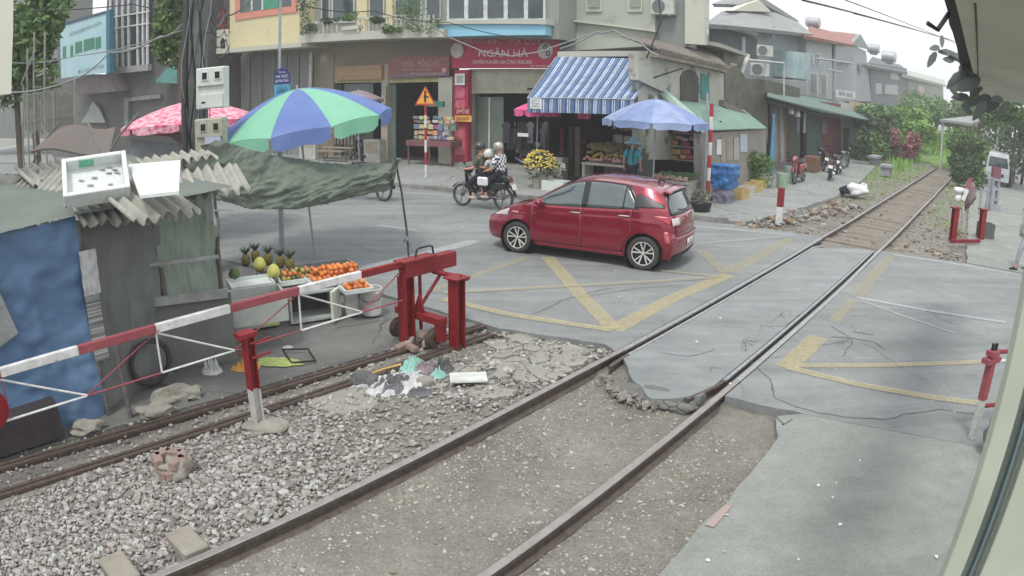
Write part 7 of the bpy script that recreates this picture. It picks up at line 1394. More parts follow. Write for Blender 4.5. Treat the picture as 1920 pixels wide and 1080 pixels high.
# ================================================================== VEGETATION
def leaf_mat(name, c, c2): return M(name, c, .75, col2=c2, scale=1.6, amt=1.0, detail=5)
lg = leaf_mat('leaves_green', lin(118, 150, 88), lin(62, 88, 48)); lb = leaf_mat('leaves_bright', lin(146, 182, 96), lin(92, 126, 62)); ld = leaf_mat('leaves_dark', lin(90, 116, 76), lin(46, 64, 42)); lfar = leaf_mat('leaves_far', lin(134, 162, 112), lin(84, 112, 70)); lpk = leaf_mat('blossom_pink', lin(196, 128, 138), lin(130, 96, 84))
wood = M('trunk_bark', lin(104, 96, 84), .9, scale=6, bump=.6)
def bush(label, c, rad, n, size, mat, name='bush', cat='bush', lumps=6, seed=1, grp=None, stem=True):
    c = Vector(c); t = thing(name, label, cat, Vector((c.x, c.y, max(0, c.z - rad[2]))), 0, grp); rr = random.Random(seed); mb = MB()
    for k in range(lumps):
        d = Vector((rr.uniform(-.7, .7) * rad[0], rr.uniform(-.6, .6) * rad[1], rr.uniform(-.45, .55) * rad[2])); f = rr.uniform(.35, .62); leaf_cloud(mb, c + d, (rad[0] * f, rad[1] * f, rad[2] * f), n // lumps, size, seed * 31 + k, shell=.35)
    mb.build('foliage', mat, t)
    if stem:
        mb = MB()
        for k in range(3): mb.tube([Vector((c.x + rr.uniform(-.1, .1), c.y, max(0, c.z - rad[2]) - .05)), c + Vector((rr.uniform(-.4, .4) * rad[0], 0, 0)), c + Vector((rr.uniform(-.6, .6) * rad[0], 0, rad[2] * .5))], [max(.015, size * .5), max(.01, size * .35), .01], 5)
        mb.build('stems', wood, t)
    return t
p = G(1412, 350); bush('leafy green shrub growing against the grey side wall of the corner shed', p + UP * .65, (.85, .7, .68), 2600, .055, lg, seed=3, lumps=9)
for i, (x, y, Y, r, rz2, m_, lab) in enumerate(((1646, 258, 41, .9, 1.4, ld, 'dark climbing plant hanging beside the beige garage wall'), (1650, 222, 44, 2.0, 1.0, lfar, 'pale bushy plant behind the garage roof end'), (1690, 226, 47, 2.4, 1.15, lb, 'large green bush left of the pale pole'), (1722, 210, 50, 2.6, 1.5, lfar, 'tall pale green bush behind the pale pole'), (1755, 214, 54, 2.4, 1.2, lg, 'green bush right of the pale pole'), (1742, 200, 62, 3.0, 1.7, lfar, 'tall hazy tree crown under the far green roof'), (1794, 224, 58, 2.2, 1.0, lg, 'dark bush under the far canopy roof'), (1700, 262, 42, 1.6, 1.5, lb, 'bright low bush at the edge of the grass'), (1640, 270, 39, 1.4, 1.4, lg, 'green bush beside the stone bench'))):
    c = AT(x, y, Y); bush(lab, c, (r, r, rz2), 2400, .17, m_, seed=20 + i, lumps=8)
c = AT(1692, 268, 41.5); bush('pink flowering bougainvillea bush at the edge of the grass', c, (1.1, 1.0, 1.5), 1500, .13, lpk, seed=40)
c = AT(1618, 262, 36.0); bush('potted palm like plant in front of the beige garage wall', c, (.42, .42, 1.1), 380, .16, ld, seed=41)
c = AT(1820, 322, 29); bush('dense dark hedge between the track and the lane, beside the van', c, (.9, 1.4, .95), 3200, .10, ld, seed=43, lumps=9)
c = AT(1822, 285, 37); bush('green hedge top behind the van side of the lane', c, (1.3, 2.4, 1.3), 3000, .13, lg, seed=44, lumps=9)
c = AT(1818, 262, 48); bush('long green bush mass along the right side of the grass', c, (1.8, 3, 1.1), 2600, .15, lb, seed=45, lumps=9)
for i, (x, y, Y, r, rz2, m_, lab) in enumerate(((1878, 236, 46, 3.4, 2.2, ld, 'dark tree crown above the van'), (1925, 262, 33, 2.0, 2.8, ld, 'dark leafy mass at the right edge above the lane'), (1836, 214, 50, 2.6, 1.2, lg, 'green crown under the building eave'), (1905, 218, 30, 2.2, 1.1, lg, 'dim foliage right under the building eave'))):
    c = AT(x, y, Y); t = bush(lab, c, (r, r, rz2), 2600, .15, m_, name='tree', cat='tree', seed=60 + i, lumps=9, stem=False); mb = MB(); mb.tube([(c.x + 1.6, c.y + 2, -.1), (c.x + .8, c.y + 1, c.z * .6), (c.x, c.y, c.z)], [.12, .09, .05], 8); mb.build('trunk', wood, t, smooth=True)
for i, (x, y, Y, r, rz2, lab) in enumerate(((62, 50, 15.5, 1.35, 2.2, 'leafy green tree left of the billboard'), (336, 10, 17.5, .6, 1.7, 'leafy tree behind the utility pole beside the grid windows'), (30, 120, 15, 1.2, 1.4, 'lower leafy branch mass at the far left'))):
    c = AT(x, y, Y); t = bush(lab, c, (r, r, rz2), 3400, .13, lg, name='tree', cat='tree', seed=70 + i, lumps=10, stem=False); mb = MB(); mb.tube([(c.x + .2, c.y, 0), (c.x, c.y, c.z)], [.14, .07], 8); mb.build('trunk', wood, t, smooth=True)
# balcony plants
for i, (x, y, rx, rz2, m_, lab) in enumerate(((574, 20, .45, .8, ld, 'dark tall plant at the left corner of the balcony'), (580, 52, .5, .4, ld, 'trailing plant over the left end of the balustrade'), (620, 38, .5, .22, ld, 'row of dark pot plants on the balcony rail'), (655, 30, .35, .25, lg, 'small pot plant above the balcony box'), (700, 36, .4, .22, ld, 'pot plants behind the balcony rail middle'), (775, 22, .8, .75, lg, 'big light green plant at the right end of the balcony'), (800, 50, .7, .4, lg, 'plants crowding the right end of the balustrade'), (740, 56, .5, .25, lg, 'low plants inside the balustrade'))):
    c = FAC(x, y, CU - .45); bush(lab, c, (rx, .3, rz2), 420, .055, m_, name='balcony_plant', cat='plant', seed=80 + i, lumps=5, stem=False)
# grass field
gl = leaf_mat('grass_blades', lin(148, 190, 92), lin(108, 150, 64)); rr = random.Random(9); mb = MB()
for i in range(9000):
    n_ = rr.uniform(-13, -.6); s_ = 40 + 48 * rr.random() ** 1.2
    if -5.6 < n_ < -1.2 and s_ < 56 + rr.uniform(-2, 2): continue
    if s_ < 47 and n_ < -6.5: continue
    p = SP(n_, s_); z = ground_z(p.x, p.y); a = rr.uniform(0, 6.28); h_ = rr.uniform(.12, .5); w_ = rr.uniform(.05, .14); q = Vector((math.cos(a), math.sin(a), 0)) * w_; mb.add([Vector((p.x, p.y, z - .05)) - q, Vector((p.x, p.y, z - .05)) + q, Vector((p.x + rr.uniform(-.15, .15), p.y + rr.uniform(-.15, .15), z + h_))], [(0, 1, 2)])
tag(mb.build('grass', gl), kind='stuff')
gs_m = M('grass_ground', lin(130, 166, 84), .95, col2=lin(94, 128, 60), scale=1.2, amt=1, bump=.6)
mb = MB(); mb.grid(lambda u, v: (lambda p: Vector((p.x, p.y, ground_z(p.x, p.y) + .03 + .08 * fbm(p.x, p.y, .7))))(SP(-14 + 13.6 * u, 49 + 40 * v - 6 * abs(u - .75) * (1 - v))), 50, 50); tag(mb.build('grass_ground', gs_m, smooth='all'), kind='structure')
mb = MB()
for i in range(2600):
    n_ = rr.uniform(-7.5, -.6); s_ = 20 + 26 * rr.random() ** .6
    if -4.3 < n_ < -2.2 or (n_ < -5.4 and s_ < 30): continue
    p = SP(n_, s_); z = ground_z(p.x, p.y); a = rr.uniform(0, 6.28); q = Vector((math.cos(a), math.sin(a), 0)) * .03; mb.add([Vector((p.x, p.y, z - .02)) - q, Vector((p.x, p.y, z - .02)) + q, Vector((p.x + rr.uniform(-.08, .08), p.y, z + rr.uniform(.05, .26)))], [(0, 1, 2)])
tag(mb.build('weeds', gl), kind='stuff')

# ================================================================== RIGHT SIDE AND CROSSING EQUIPMENT
def banded(name, label, b, h, r, n, cat='post', first=0, cols=None, lean=0.0, base=0.0, grp=None):
    t = thing(name, label, cat, b, 0, grp); cols = cols or (white_p, MATS['band_red'])
    for i in range(n):
        z0, z1 = base + (h - base) * i / n, base + (h - base) * (i + 1) / n; mb = MB(); mb.tube([b + Vector((lean * z0, 0, z0)), b + Vector((lean * z1, 0, z1))], r, 12); mb.build('band', cols[(i + first) % 2], t, smooth=True)
    return t
b = G(1325, 386); t = banded('marker_post', 'tall red and white banded post at the street corner before the vegetable stand', b, 2.8, .055, 8, first=0)
mb = MB(); mb.prism([(-.30, .52), (.33, .52), (.03, 0), (-.03, 0)], Vector((b.x + .02, b.y + .35, 2.12)), X1, UP, .02); single('yield_sign_back', mb, M('sign_back', lin(150, 176, 166), .5, scale=3), 'back of a pale triangular sign just behind the tall banded corner post', 'road sign')
mb = MB(); mb.tube([Vector((b.x + .02, b.y + .42, 0)), Vector((b.x - .02, b.y + .42, 3.1))], .035, 8); single('sign_pole', mb, pole_grey, 'thin grey pole just behind the tall banded corner post', 'pole')
b = G(1460, 419); t = thing('marker_post', 'short square post, red on top and white below, standing in rubble before the garages', 'post', b, 0); mb = MB(); mb.box(b + UP * .19, (.15, .15, .46), A_RAIL, .01); mb.build('post_base', white_p, t); mb = MB(); mb.box(b + UP * .66, (.15, .15, .48), A_RAIL, .01); mb.build('post_top', gate_red, t)
# receiving gate frame beyond the crossing
t = thing('gate_barrier', 'far red gate barrier of two posts with a raised red and white arm', 'gate', G(1810, 448)); 
for x in (1786, 1838): p = G(x, 449); mb = MB(); ibeam(mb, p + UP * -.05, p + UP * .84, .17, .014, X1); mb.box(p + UP * .85, (.30, .22, .03), None, .003); mb.build('post', gate_red, t)
p = G(1811, 452, .1); mb = MB(); mb.box(p, (1.25, .08, .09), (G(1838, 449) - G(1786, 449)).normalized() and math.atan2((G(1838, 449) - G(1786, 449)).y, (G(1838, 449) - G(1786, 449)).x)); mb.build('lower_rail', gate_red, t)
a0 = AT(1806, 432, 15.9); a1 = AT(1806, 376, 15.9); a2 = AT(1821, 334, 15.9); mb = MB(); mb.tube([a0, a1], .035, 6); mb.build('arm_stem', pipe_w, t); mb = MB(); mb.tube([a1, a1.lerp(a2, .5)], [.06, .07], 8); mb.build('arm', white_p, t); mb = MB(); mb.tube([a1.lerp(a2, .5), a2], [.07, .05], 8); mb.build('arm', gate_pink, t)
mb = MB(); mb.blob(AT(1817, 366, 16.0), .28, 5, .5, 3, (.8, .5, 1.3)); mb.build('wrapped_cloth', M('cloth_maroon', lin(112, 84, 84), .9, col2=lin(134, 124, 124), scale=4, amt=.5), t, smooth='all')
for i, (x, y, sz, lab) in enumerate(((1800, 357, .16, 'white plastic tub hooked on the far gate frame'), (1797, 372, .13, 'small white plastic bag on the far gate frame'))): mb = MB(); mb.blob(AT(x, y, 16.1), sz, 7 + i, .2, 2, (1.4, .7, .6) if i == 0 else (1, .8, 1)); single('plastic_tub' if i == 0 else 'plastic_bag', mb, wht, lab, 'litter', smooth='all')
mb = MB(); box_hollow(mb, G(1846, 446, 0) + UP * .22, (.5, .35, .42), -.2); single('wire_crate', mb, M('crate_grey', lin(96, 104, 98), .8, scale=9), 'grey open crate beside the right post of the far gate frame', 'crate')
# concrete signal post
b = G(1861, 394); t = thing('concrete_post', 'pale concrete lattice post with a red head standing at the edge of the lane', 'post', b); cp = M('concrete_post', lin(158, 160, 168), .85, scale=4)
mb = MB()
for s_ in (-1, 1): mb.box(b + Vector((s_ * .16, 0, .62)), (.10, .18, 1.24))
for z in (.04, .42, .82, 1.2): mb.box(b + UP * z, (.22, .17, .10))
mb.box(b + UP * .12, (.6, .4, .24)); mb.build('shaft', cp, t); mb = MB(); mb.box(b + UP * 1.45, (.42, .2, .42), None, .01); mb.build('head', M('head_maroon', lin(128, 84, 92), .7, scale=4), t)
for x, y, z in ((1849, 397, 1.3), (1836, 402, .9)): b = G(x, y); mb = MB(); mb.tube([b, b + UP * z], .05, 6); mb.tube([b + UP * z, b + UP * (z - .05) + X1 * .4], .03, 6); single('thin_post', mb, cp, 'thin grey post left of the concrete lattice post' if z > 1 else 'short thin grey post near the hedge by the lane', 'post')
# near right post with beams
b = G(1822, 822); t = thing('guide_post', 'near post at the right edge, faded red above and white below', 'post', b); tp_ = b + UP * 1.0
mb = MB(); mb.box(b + UP * .22, (.075, .075, .44), .3, .005); mb.build('post_base', MATS['peeling_white'], t); mb = MB(); mb.box(b + UP * .70, (.085, .085, .52), .3, .005); mb.box(b + UP * .86, (.26, .10, .05), .3); mb.box(b + UP * .93, (.14, .1, .05), .3); mb.build('post_top', gate_pink, t)
for q in (-.02, .03): mb = MB(); mb.tube([b + Vector((q, 0, .96)), b + Vector((q, 0, 1.03))], .018, 6); mb.build('bolt', blk, t)
mb = MB(); mb.tube([b + UP * .94, b + UP * .90 + Vector((1.4, .1, 0))], .022, 6); mb.build('upper_beam', gate_red, t); mb = MB(); mb.tube([b + UP * .84 + X1 * .1, b + UP * .82 + Vector((1.4, .1, 0))], .018, 6); mb.build('white_beam', white_p, t); mb = MB(); mb.tube([b + UP * .36, b + UP * .33 + Vector((1.4, .1, 0))], .022, 6); mb.build('lower_beam', gate_red, t)
# gatekeeper's hut at the camera's right
cream = M('cream_panel', lin(184, 190, 176), .6, col2=lin(160, 168, 150), scale=.9, amt=.6, spots=(2.4, .66, .12, lin(148, 152, 138))); cream_d = M('cream_soffit', lin(196, 196, 178), .75, col2=lin(176, 176, 160), scale=.8)
hutr = thing('gatekeeper_hut', 'near gatekeeper hut wall, cream door frame and roof eave at the right edge', 'hut', (2.4, 1.6, 0))
q1, q2, q3 = G(1779, 1040, 1.3), G(1812, 1040, 1.3), G(1849, 1040, 1.3); dq = (q3 - q1).normalized(); ang = math.atan2(dq.y, dq.x)
def vbox(a, b_, z0, z1, th, mat, nm, off=0.0):
    c = (a + b_) / 2 + Vector((dq.y, -dq.x, 0)) * off; mb = MB(); mb.box(Vector((c.x, c.y, (z0 + z1) / 2)), ((b_ - a).length, th, z1 - z0), ang, .004); return mb.build(nm, mat, hutr)
vbox(q1, q2, -.2, 2.62, .06, cream, 'door_frame'); vbox(q2, q3, -.2, 2.62, .02, M('gap_dark', lin(86, 94, 92), .35, col2=lin(120, 128, 122), scale=2.5, amt=.9, stretch=(2, 2, .6)), 'window_gap', -.03); vbox(q3, q3 + dq * 1.6, -.2, 2.62, .05, cream, 'wall_panel')
vbox(q2 + dq * .056, q2 + dq * .066, .9, 2.6, .03, M('reflection_blue', lin(112, 130, 134), .5, scale=3), 'blue_reflection', -.005)  # bluish reflection in the gap, painted as a thin coloured strip
mb = MB(); mb.blob(G(1862, 850) + UP * .22, .26, 44, .4, 3, (.7, .5, 1)); single('sack', mb, pl_g, 'dark crumpled sack by the near door frame at the right edge', 'sack', smooth='all')
hz_ = 3.5
def edge(az, d): return Vector((math.sin(az) * d, math.cos(az) * d, hz_))
def azel(px, py): d = ray(px, py); return math.atan2(d.x, d.y), d.z / math.hypot(d.x, d.y)
def on_h(px, py, h=hz_): az, el = azel(px, py); d = (h - CAM_H) / el; return Vector((math.sin(az) * d, math.cos(az) * d, h))
S_ = [on_h(1787, -60), on_h(1790, 0), on_h(1812, 90), on_h(1835, 180), on_h(1930, 197), on_h(1990, 60), on_h(1990, -60)]
mb = MB(); mb.add(S_ + [p + UP * .12 for p in S_], [tuple(range(7)), tuple(reversed(range(7, 14)))] + [(i, 7 + i, 7 + (i + 1) % 7, (i + 1) % 7) for i in range(7)]); mb.build('eave_soffit', cream_d, hutr)
mb = MB(); mb.tube([on_h(1828, 6) - UP * .004, on_h(1832, 90) - UP * .004, on_h(1834, 176) - UP * .004], .005, 5); mb.build('soffit_seam', cable, hutr)
E_ = [(1766, -60), (1770, 0), (1776, 20), (1779, 45), (1786, 62), (1794, 90), (1798, 112), (1806, 130), (1812, 150), (1822, 166)]; I_ = [(1792, -60), (1797, 0), (1800, 20), (1803, 45), (1808, 62), (1815, 90), (1819, 112), (1824, 130), (1828, 150), (1834, 172)]
mb = MB()
for (a, b_, c, d) in zip(E_, E_[1:], I_[1:], I_): P = [on_h(*q, 3.56) for q in (a, b_, c, d)]; mb.add(P + [p + UP * .03 for p in P], [(0, 1, 2, 3), (7, 6, 5, 4), (0, 4, 5, 1), (2, 6, 7, 3)])
mb.build('roof_sheet_edge', M('roof_sheet_dark', lin(64, 62, 72), .8, scale=5), hutr)
p = on_h(1779, 25, 3.55); mb = MB(); mb.tube([p, p + Vector((-.07, 0, -.09)), p + Vector((-.13, 0, -.07))], .012, 6); mb.build('hook', blk, hutr)
# overhanging branch close to the eave
br = thing('plant_branch', 'dull grey green leafy branch sticking out below the building eave against the sky', 'branch', AT(1815, 130, 5)); lv = M('leaf_greygreen', lin(112, 120, 116), .7, col2=lin(92, 102, 98), scale=3); mb = MB()
mb.tube([AT(1836, 150, 5), AT(1795, 112, 5), AT(1758, 92, 5)], [.02, .012, .006], 5); mb.tube([AT(1840, 165, 5), AT(1822, 185, 5), AT(1795, 188, 5)], [.02, .012, .008], 5); mb.build('twig', wood, br)
for k, (x, y, a, s_) in enumerate(((1752, 90, .3, .09), (1747, 112, 1.1, .11), (1766, 78, 1.4, .08), (1772, 98, .1, .10), (1786, 104, -.2, .14), (1800, 106, .2, .14), (1778, 112, .1, .10), (1792, 150, .8, .17), (1806, 136, 1.2, .18), (1812, 160, .4, .2), (1826, 175, 1.3, .17), (1800, 182, .2, .13), (1788, 172, -.4, .1), (1822, 190, .5, .16), (1845, 186, .2, .16), (1836, 208, 1.0, .15), (1812, 205, -.3, .12), (1858, 200, .6, .15), (1870, 186, 0, .12), (1880, 205, .8, .14))):
    p = AT(x, y, 5 + .1 * (k % 3)); X = Vector((math.cos(a), .2 * (-1) ** k, math.sin(a))).normalized(); Y = Vector((-math.sin(a), .3, math.cos(a))).normalized(); pts = []
    for j in range(10): t_ = j / 9 * 2 * math.pi; pts.append(p + X * math.cos(t_) * s_ * .78 + Y * math.sin(t_) * abs(math.sin(t_)) ** .5 * s_ * .30 * (1 + .3 * math.cos(t_)))
    mb = MB(); mb.poly(pts); mb.build('leaf', lv, br, solid=.004)
# roofs and the pink house beyond the lane
rh = thing('canopy_roof', 'thin grey canopy roof on poles over the greenery at the far right', 'canopy', AT(1815, 235, 38)); mb = MB(); P = [AT(1762, 228, 38), AT(1822, 236, 37), AT(1878, 214, 35), AT(1818, 221, 46)]; mb.add(P + [p + UP * .15 for p in P], [(3, 2, 1, 0), (4, 5, 6, 7), (0, 1, 5, 4), (1, 2, 6, 5), (2, 3, 7, 6), (3, 0, 4, 7)]); mb.build('roof', rr_, rh)
for q in ((1768, 229, 38.2), (1822, 234, 37.5), (1872, 216, 35.5)): p = AT(*q); mb = MB(); mb.tube([Vector((p.x, p.y, 0)), p], .07, 6); mb.build('pole', pipe_w, rh)
ph_ = thing('pink_house', 'small pink house front between the far canopy and the hedge', 'house', AT(1825, 210, 60)); mb = MB(); P = [AT(1806, 188, 60), AT(1845, 186, 60), AT(1845, 250, 60), AT(1806, 250, 60)]; mb.add(P + [p + Vector((2, 5, 0)) for p in P], [(3, 2, 1, 0), (4, 5, 6, 7), (0, 1, 5, 4), (1, 2, 6, 5), (2, 3, 7, 6), (3, 0, 4, 7)]); mb.build('wall', M('wall_pink', lin(206, 172, 172), .9, scale=.5), ph_)
mb = MB(); c = AT(1824, 202, 59.8); mb.box(c, (1.3, .2, 1.5)); w_ = mb.build('window', gw2, ph_); mb = MB(); mb.box(c - Vector((0, .15, 0)), (.9, .1, 1.1)); mb.build('pane', fdk, w_)
lw_ = thing('lane_wall', 'pale low wall along the right side of the lane behind the van', 'wall', G(1900, 330)); mb = MB(); a, b_ = G(1898, 346), G(1906, 300); mb.box((a + b_) / 2 + UP * .7, ((b_ - a).length, .25, 1.4), math.atan2((b_ - a).y, (b_ - a).x)); mb.build('wall', cp, lw_)

# ================================================================== VAN
def place(px, py, z=0): return G(px, py, z)
vp = G(1868, 349); fw = (G(1860, 380) - vp).normalized(); vrz = math.atan2(fw.y, fw.x)
van = thing('van', 'small white minivan parked facing the camera in the shaded lane', 'van', vp, vrz); vw = M('van_white', lin(216, 220, 224), .35, col2=lin(200, 204, 208), scale=2, coat=.6)
prof = [(0, .28), (.02, .75), (-.12, 1.0), (-.62, 1.62), (-.85, 1.82), (-3.6, 1.86), (-3.75, 1.6), (-3.78, .3)]
mb = MB(); ws2 = [(.74, 0), (.76, .0), (.76, 0), (.68, 0), (.62, 0), (.62, 0), (.66, 0), (.74, 0)]; n_ = len(prof)
vs = [(x, w_[0], z) for (x, z), w_ in zip(prof, ws2)] + [(x, -w_[0], z) for (x, z), w_ in zip(prof, ws2)]; mb.add(vs, [tuple(range(n_)), tuple(reversed(range(n_, 2 * n_)))] + [((i + 1) % n_, i, n_ + i, n_ + (i + 1) % n_) for i in range(n_)]); mb.build('body', vw, van, world=False, bevel=.06)
def vquad(nm, m_, pts, par=None): mb = MB(); mb.poly(pts); return mb.build(nm, m_, par or van, world=False, solid=.01)
o_ = .018; vquad('windscreen', win_g, [(-.155 + o_, -.64, 1.04), (-.155 + o_, .64, 1.04), (-.60 + o_, .56, 1.58), (-.60 + o_, -.56, 1.58)])
for s_ in (-1, 1):
    vquad('headlight', lampwhite, [(.035, s_ * .48, .70), (.035, s_ * .70, .72), (-.02, s_ * .71, .88), (.0, s_ * .5, .84)]); vquad('window', win_g, [(-.5, s_ * .775, 1.08), (-1.5, s_ * .775, 1.08), (-1.5, s_ * .70, 1.6), (-.85, s_ * .70, 1.6)])
    mb = MB(); mb.blob((-.35, s_ * .92, 1.12), .11, 2, .05, 2, (.5, .8, 1.1)); mb.build('mirror', vw, van, world=False, smooth='all')
    for x in (-.55, -3.1): mb = MB(); mb.lathe([(.12, -.08), (.27, -.08), (.29, 0), (.27, .08), (.12, .08), (0, .07)], (x, s_ * .68, .29), 20, (0, s_, 0)); mb.build('wheel', tyre_m, van, world=False, smooth=True)
mb = MB(); mb.box((.035, 0, .62), (.03, .8, .16)); mb.build('grille', blk, van, world=False); mb = MB(); mb.box((.03, 0, .36), (.06, 1.42, .16), None, .02); mb.build('bumper', vw, van, world=False); mb = MB(); mb.box((.05, 0, .44), (.03, .46, .12)); mb.build('number_plate', plate_m, van, world=False)

# ================================================================== MOTORBIKES
def make_bike(label, paint, grp, plate=True):
    t = thing('motorbike', label, 'motorbike', (0, 0, 0), 0, grp); seatm = MATS['black_plastic']
    for x in (.62, -.62):
        wh = bpy.data.objects.new('wheel', None); COL.objects.link(wh); wh.parent = t; wh.location = (x, 0, .29)
        mb = MB(); mb.lathe([(.235, -.028), (.27, -.038), (.288, -.02), (.292, 0), (.288, .02), (.27, .038), (.235, .028), (.232, 0), (.235, -.028)], (0, 0, 0), 28, (0, 1, 0)); mb.build('tyre', tyre_m, wh, smooth=True, world=False)
        mb = MB(); mb.lathe([(.225, -.02), (.238, -.024), (.238, .024), (.225, .02), (.225, -.02)], (0, 0, 0), 28, (0, 1, 0)); mb.lathe([(0, -.05), (.045, -.05), (.045, .05), (0, .05)], (0, 0, 0), 12, (0, 1, 0))
        for k in range(5): a = k * 1.2566; mb.tube([(math.cos(a) * .03, 0, math.sin(a) * .03), (math.cos(a) * .23, 0, math.sin(a) * .23)], .014, 5)
        mb.build('rim', MATS['rim_grey'] if 'rim_grey' in MATS else M('rim_grey', lin(128, 128, 128), .4, .5, scale=8), wh, world=False)
    mb = MB(); mb.grid(lambda u, v: (.62 + .33 * math.cos(.55 + 1.9 * u), (v - .5) * .11, .29 + .33 * math.sin(.55 + 1.9 * u)), 12, 3); mb.build('front_mudguard', paint, t, world=False, solid=.008, smooth='all')
    mb = MB(); mb.grid(lambda u, v: (-.62 + .35 * math.cos(1.0 + 2.0 * u), (v - .5) * .13, .31 + .35 * math.sin(1.0 + 2.0 * u)), 12, 3); mb.build('rear_mudguard', blk, t, world=False, solid=.008, smooth='all')
    mb = MB()
    for s_ in (-1, 1): mb.tube([(.62, s_ * .06, .29), (.46, s_ * .06, .72)], .02, 6); mb.tube([(-.62, s_ * .08, .29), (-.56, s_ * .09, .66)], .022, 6); mb.tube([(-.62, s_ * .07, .30), (-.15, s_ * .07, .32)], .02, 6)
    mb.tube([(.46, 0, .70), (.38, 0, .94)], .03, 8); mb.build('fork', M('steel_grey', lin(150, 150, 148), .4, .6, scale=8), t, world=False)
    mb = MB(); mb.tube([(.32, .33, .96), (.36, .18, .99), (.38, 0, .95), (.36, -.18, .99), (.32, -.33, .96)], .014, 6); mb.build('handlebar', blk, t, world=False)
    mb = MB(); mb.blob((.42, 0, .94), .12, 3, .05, 3, (1.0, 1.1, .8)); mb.build('headlight_cowl', paint, t, world=False, smooth='all'); mb = MB(); mb.lathe([(0, .02), (.06, .01), (.065, 0)], (.52, 0, .92), 14, (1, 0, -.1)); mb.build('headlight', lampwhite, t, world=False)
    for s_ in (-1, 1):
        mb = MB(); mb.tube([(.34, s_ * .2, .99), (.36, s_ * .26, 1.12)], .007, 5); mb.blob((.36, s_ * .28, 1.15), .055, 3, .0, 2, (.3, 1.1, .75)); mb.build('mirror', blk, t, world=False, smooth=True)
        mb = MB(); P = [(.50, .05), (.44, .16), (.36, .19), (.30, .15)]; mb.grid(lambda u, v: (.46 - .22 * v + .05 * math.sin(3 * v), s_ * (.03 + .15 * math.sin(1.5 * u) * (.6 + .4 * v)), .88 - .55 * v), 5, 8); mb.build('leg_shield', paint, t, world=False, solid=.012, smooth='all')
        mb = MB(); mb.grid(lambda u, v: (.12 - .85 * u, s_ * (.10 + .03 * math.sin(3.1 * u)), .46 + .08 * u + .24 * v * (1 - .35 * u)), 8, 4); mb.build('side_panel', paint, t, world=False, solid=.012, smooth='all')
        mb = MB(); mb.tube([(-.05, s_ * .08, .27), (-.05, s_ * .24, .26)], .015, 6); mb.build('footrest', blk, t, world=False)
    mb = MB(); mb.tube([(.40, 0, .78), (.22, 0, .50), (-.1, 0, .42), (-.5, 0, .60)], [.06, .08, .09, .06], 8); mb.box((-.02, 0, .30), (.32, .20, .20), None, .03); mb.lathe([(0, 0), (.09, 0), (.09, .03), (0, .03)], (-.02, .10, .30), 14, (0, 1, 0)); mb.build('engine_frame', MATS['steel_grey'] if 'steel_grey' in MATS else blk, t, world=False)
    mb = MB(); mb.tube([(.10, 0, .72), (-.1, 0, .75), (-.4, 0, .77), (-.72, 0, .83)], [.09, .12, .12, .07], 10); mb.build('seat', seatm, t, world=False, smooth='all'); mb = MB(); mb.tube([(-.45, 0, .68), (-.78, 0, .78), (-.86, 0, .80)], [.10, .08, .04], 8); mb.build('tail', paint, t, world=False, smooth='all')
    mb = MB(); mb.box((-.86, 0, .74), (.03, .12, .06), None, .008); mb.build('tail_light', lampred, t, world=False); mb = MB(); mb.tube([(-.1, -.13, .24), (-.35, -.16, .26), (-.85, -.17, .38)], [.02, .045, .05], 8); mb.build('exhaust', chrome, t, world=False, smooth=True)
    mb = MB(); mb.tube([(-.5, .09, .80), (-.82, .09, .86), (-.82, -.09, .86), (-.5, -.09, .80)], .012, 5); mb.build('grab_rail', MATS['steel_grey'], t, world=False)
    if plate: mb = MB(); mb.box((-.93, 0, .60), (.012, .19, .14), (Vector((1, 0, -.35)), Vector((0, 1, 0)))); mb.build('number_plate', plate_m, t, world=False)
    return t
bk = M('paint_black', lin(46, 46, 48), .3, coat=.6, scale=4); brd = M('paint_red', lin(176, 36, 54), .3, coat=.8, scale=4); bgy = M('paint_grey', lin(120, 124, 128), .35, coat=.5, scale=4)
m1 = make_bike('black motorbike ridden left along the far kerb by two adults and a child', bk, None)
pf = G(867, 385); hd = -E1; ro = math.atan2(hd.y, hd.x); m1.location = pf - hd * .62; m1.rotation_euler = (0, 0, ro)
def park(px, py, heading, src, label, z=0.03, lean=.12): b_ = copy_tree(src); b_.location = G(px, py, z); b_.rotation_euler = (lean, 0, heading); b_['label'] = label; b_['group'] = 'parked motorbikes'; return b_
m2 = make_bike('red motorbike parked at the left end of the garages', brd, 'parked motorbikes'); m2.location = G(1498, 343, .03); m2.rotation_euler = (.12, 0, R(-128))
m3 = make_bike('grey motorbike parked behind the dark one before the red garage door', bgy, 'parked motorbikes'); m3.location = G(1572, 325, .03); m3.rotation_euler = (.12, 0, R(55))
park(1556, 336, R(60), m1, 'black motorbike parked in the middle before the green garage panel'); park(1537, 318, R(80), m1, 'black motorbike parked close to the dark garage bay'); park(1583, 314, R(50), m1, 'black motorbike parked by the white garage door frame')
park(688, 374, math.atan2(-hd.y, -hd.x) + math.pi, m1, 'black motorbike half hidden behind the green tarpaulin on the street', 0.0, 0.05); park(675, 300, R(-70), m1, 'black motorbike parked facing the street before the left shop', .13); park(1000, 318, R(-60), m1, 'black motorbike parked inside the open jewellery shop front', .15)

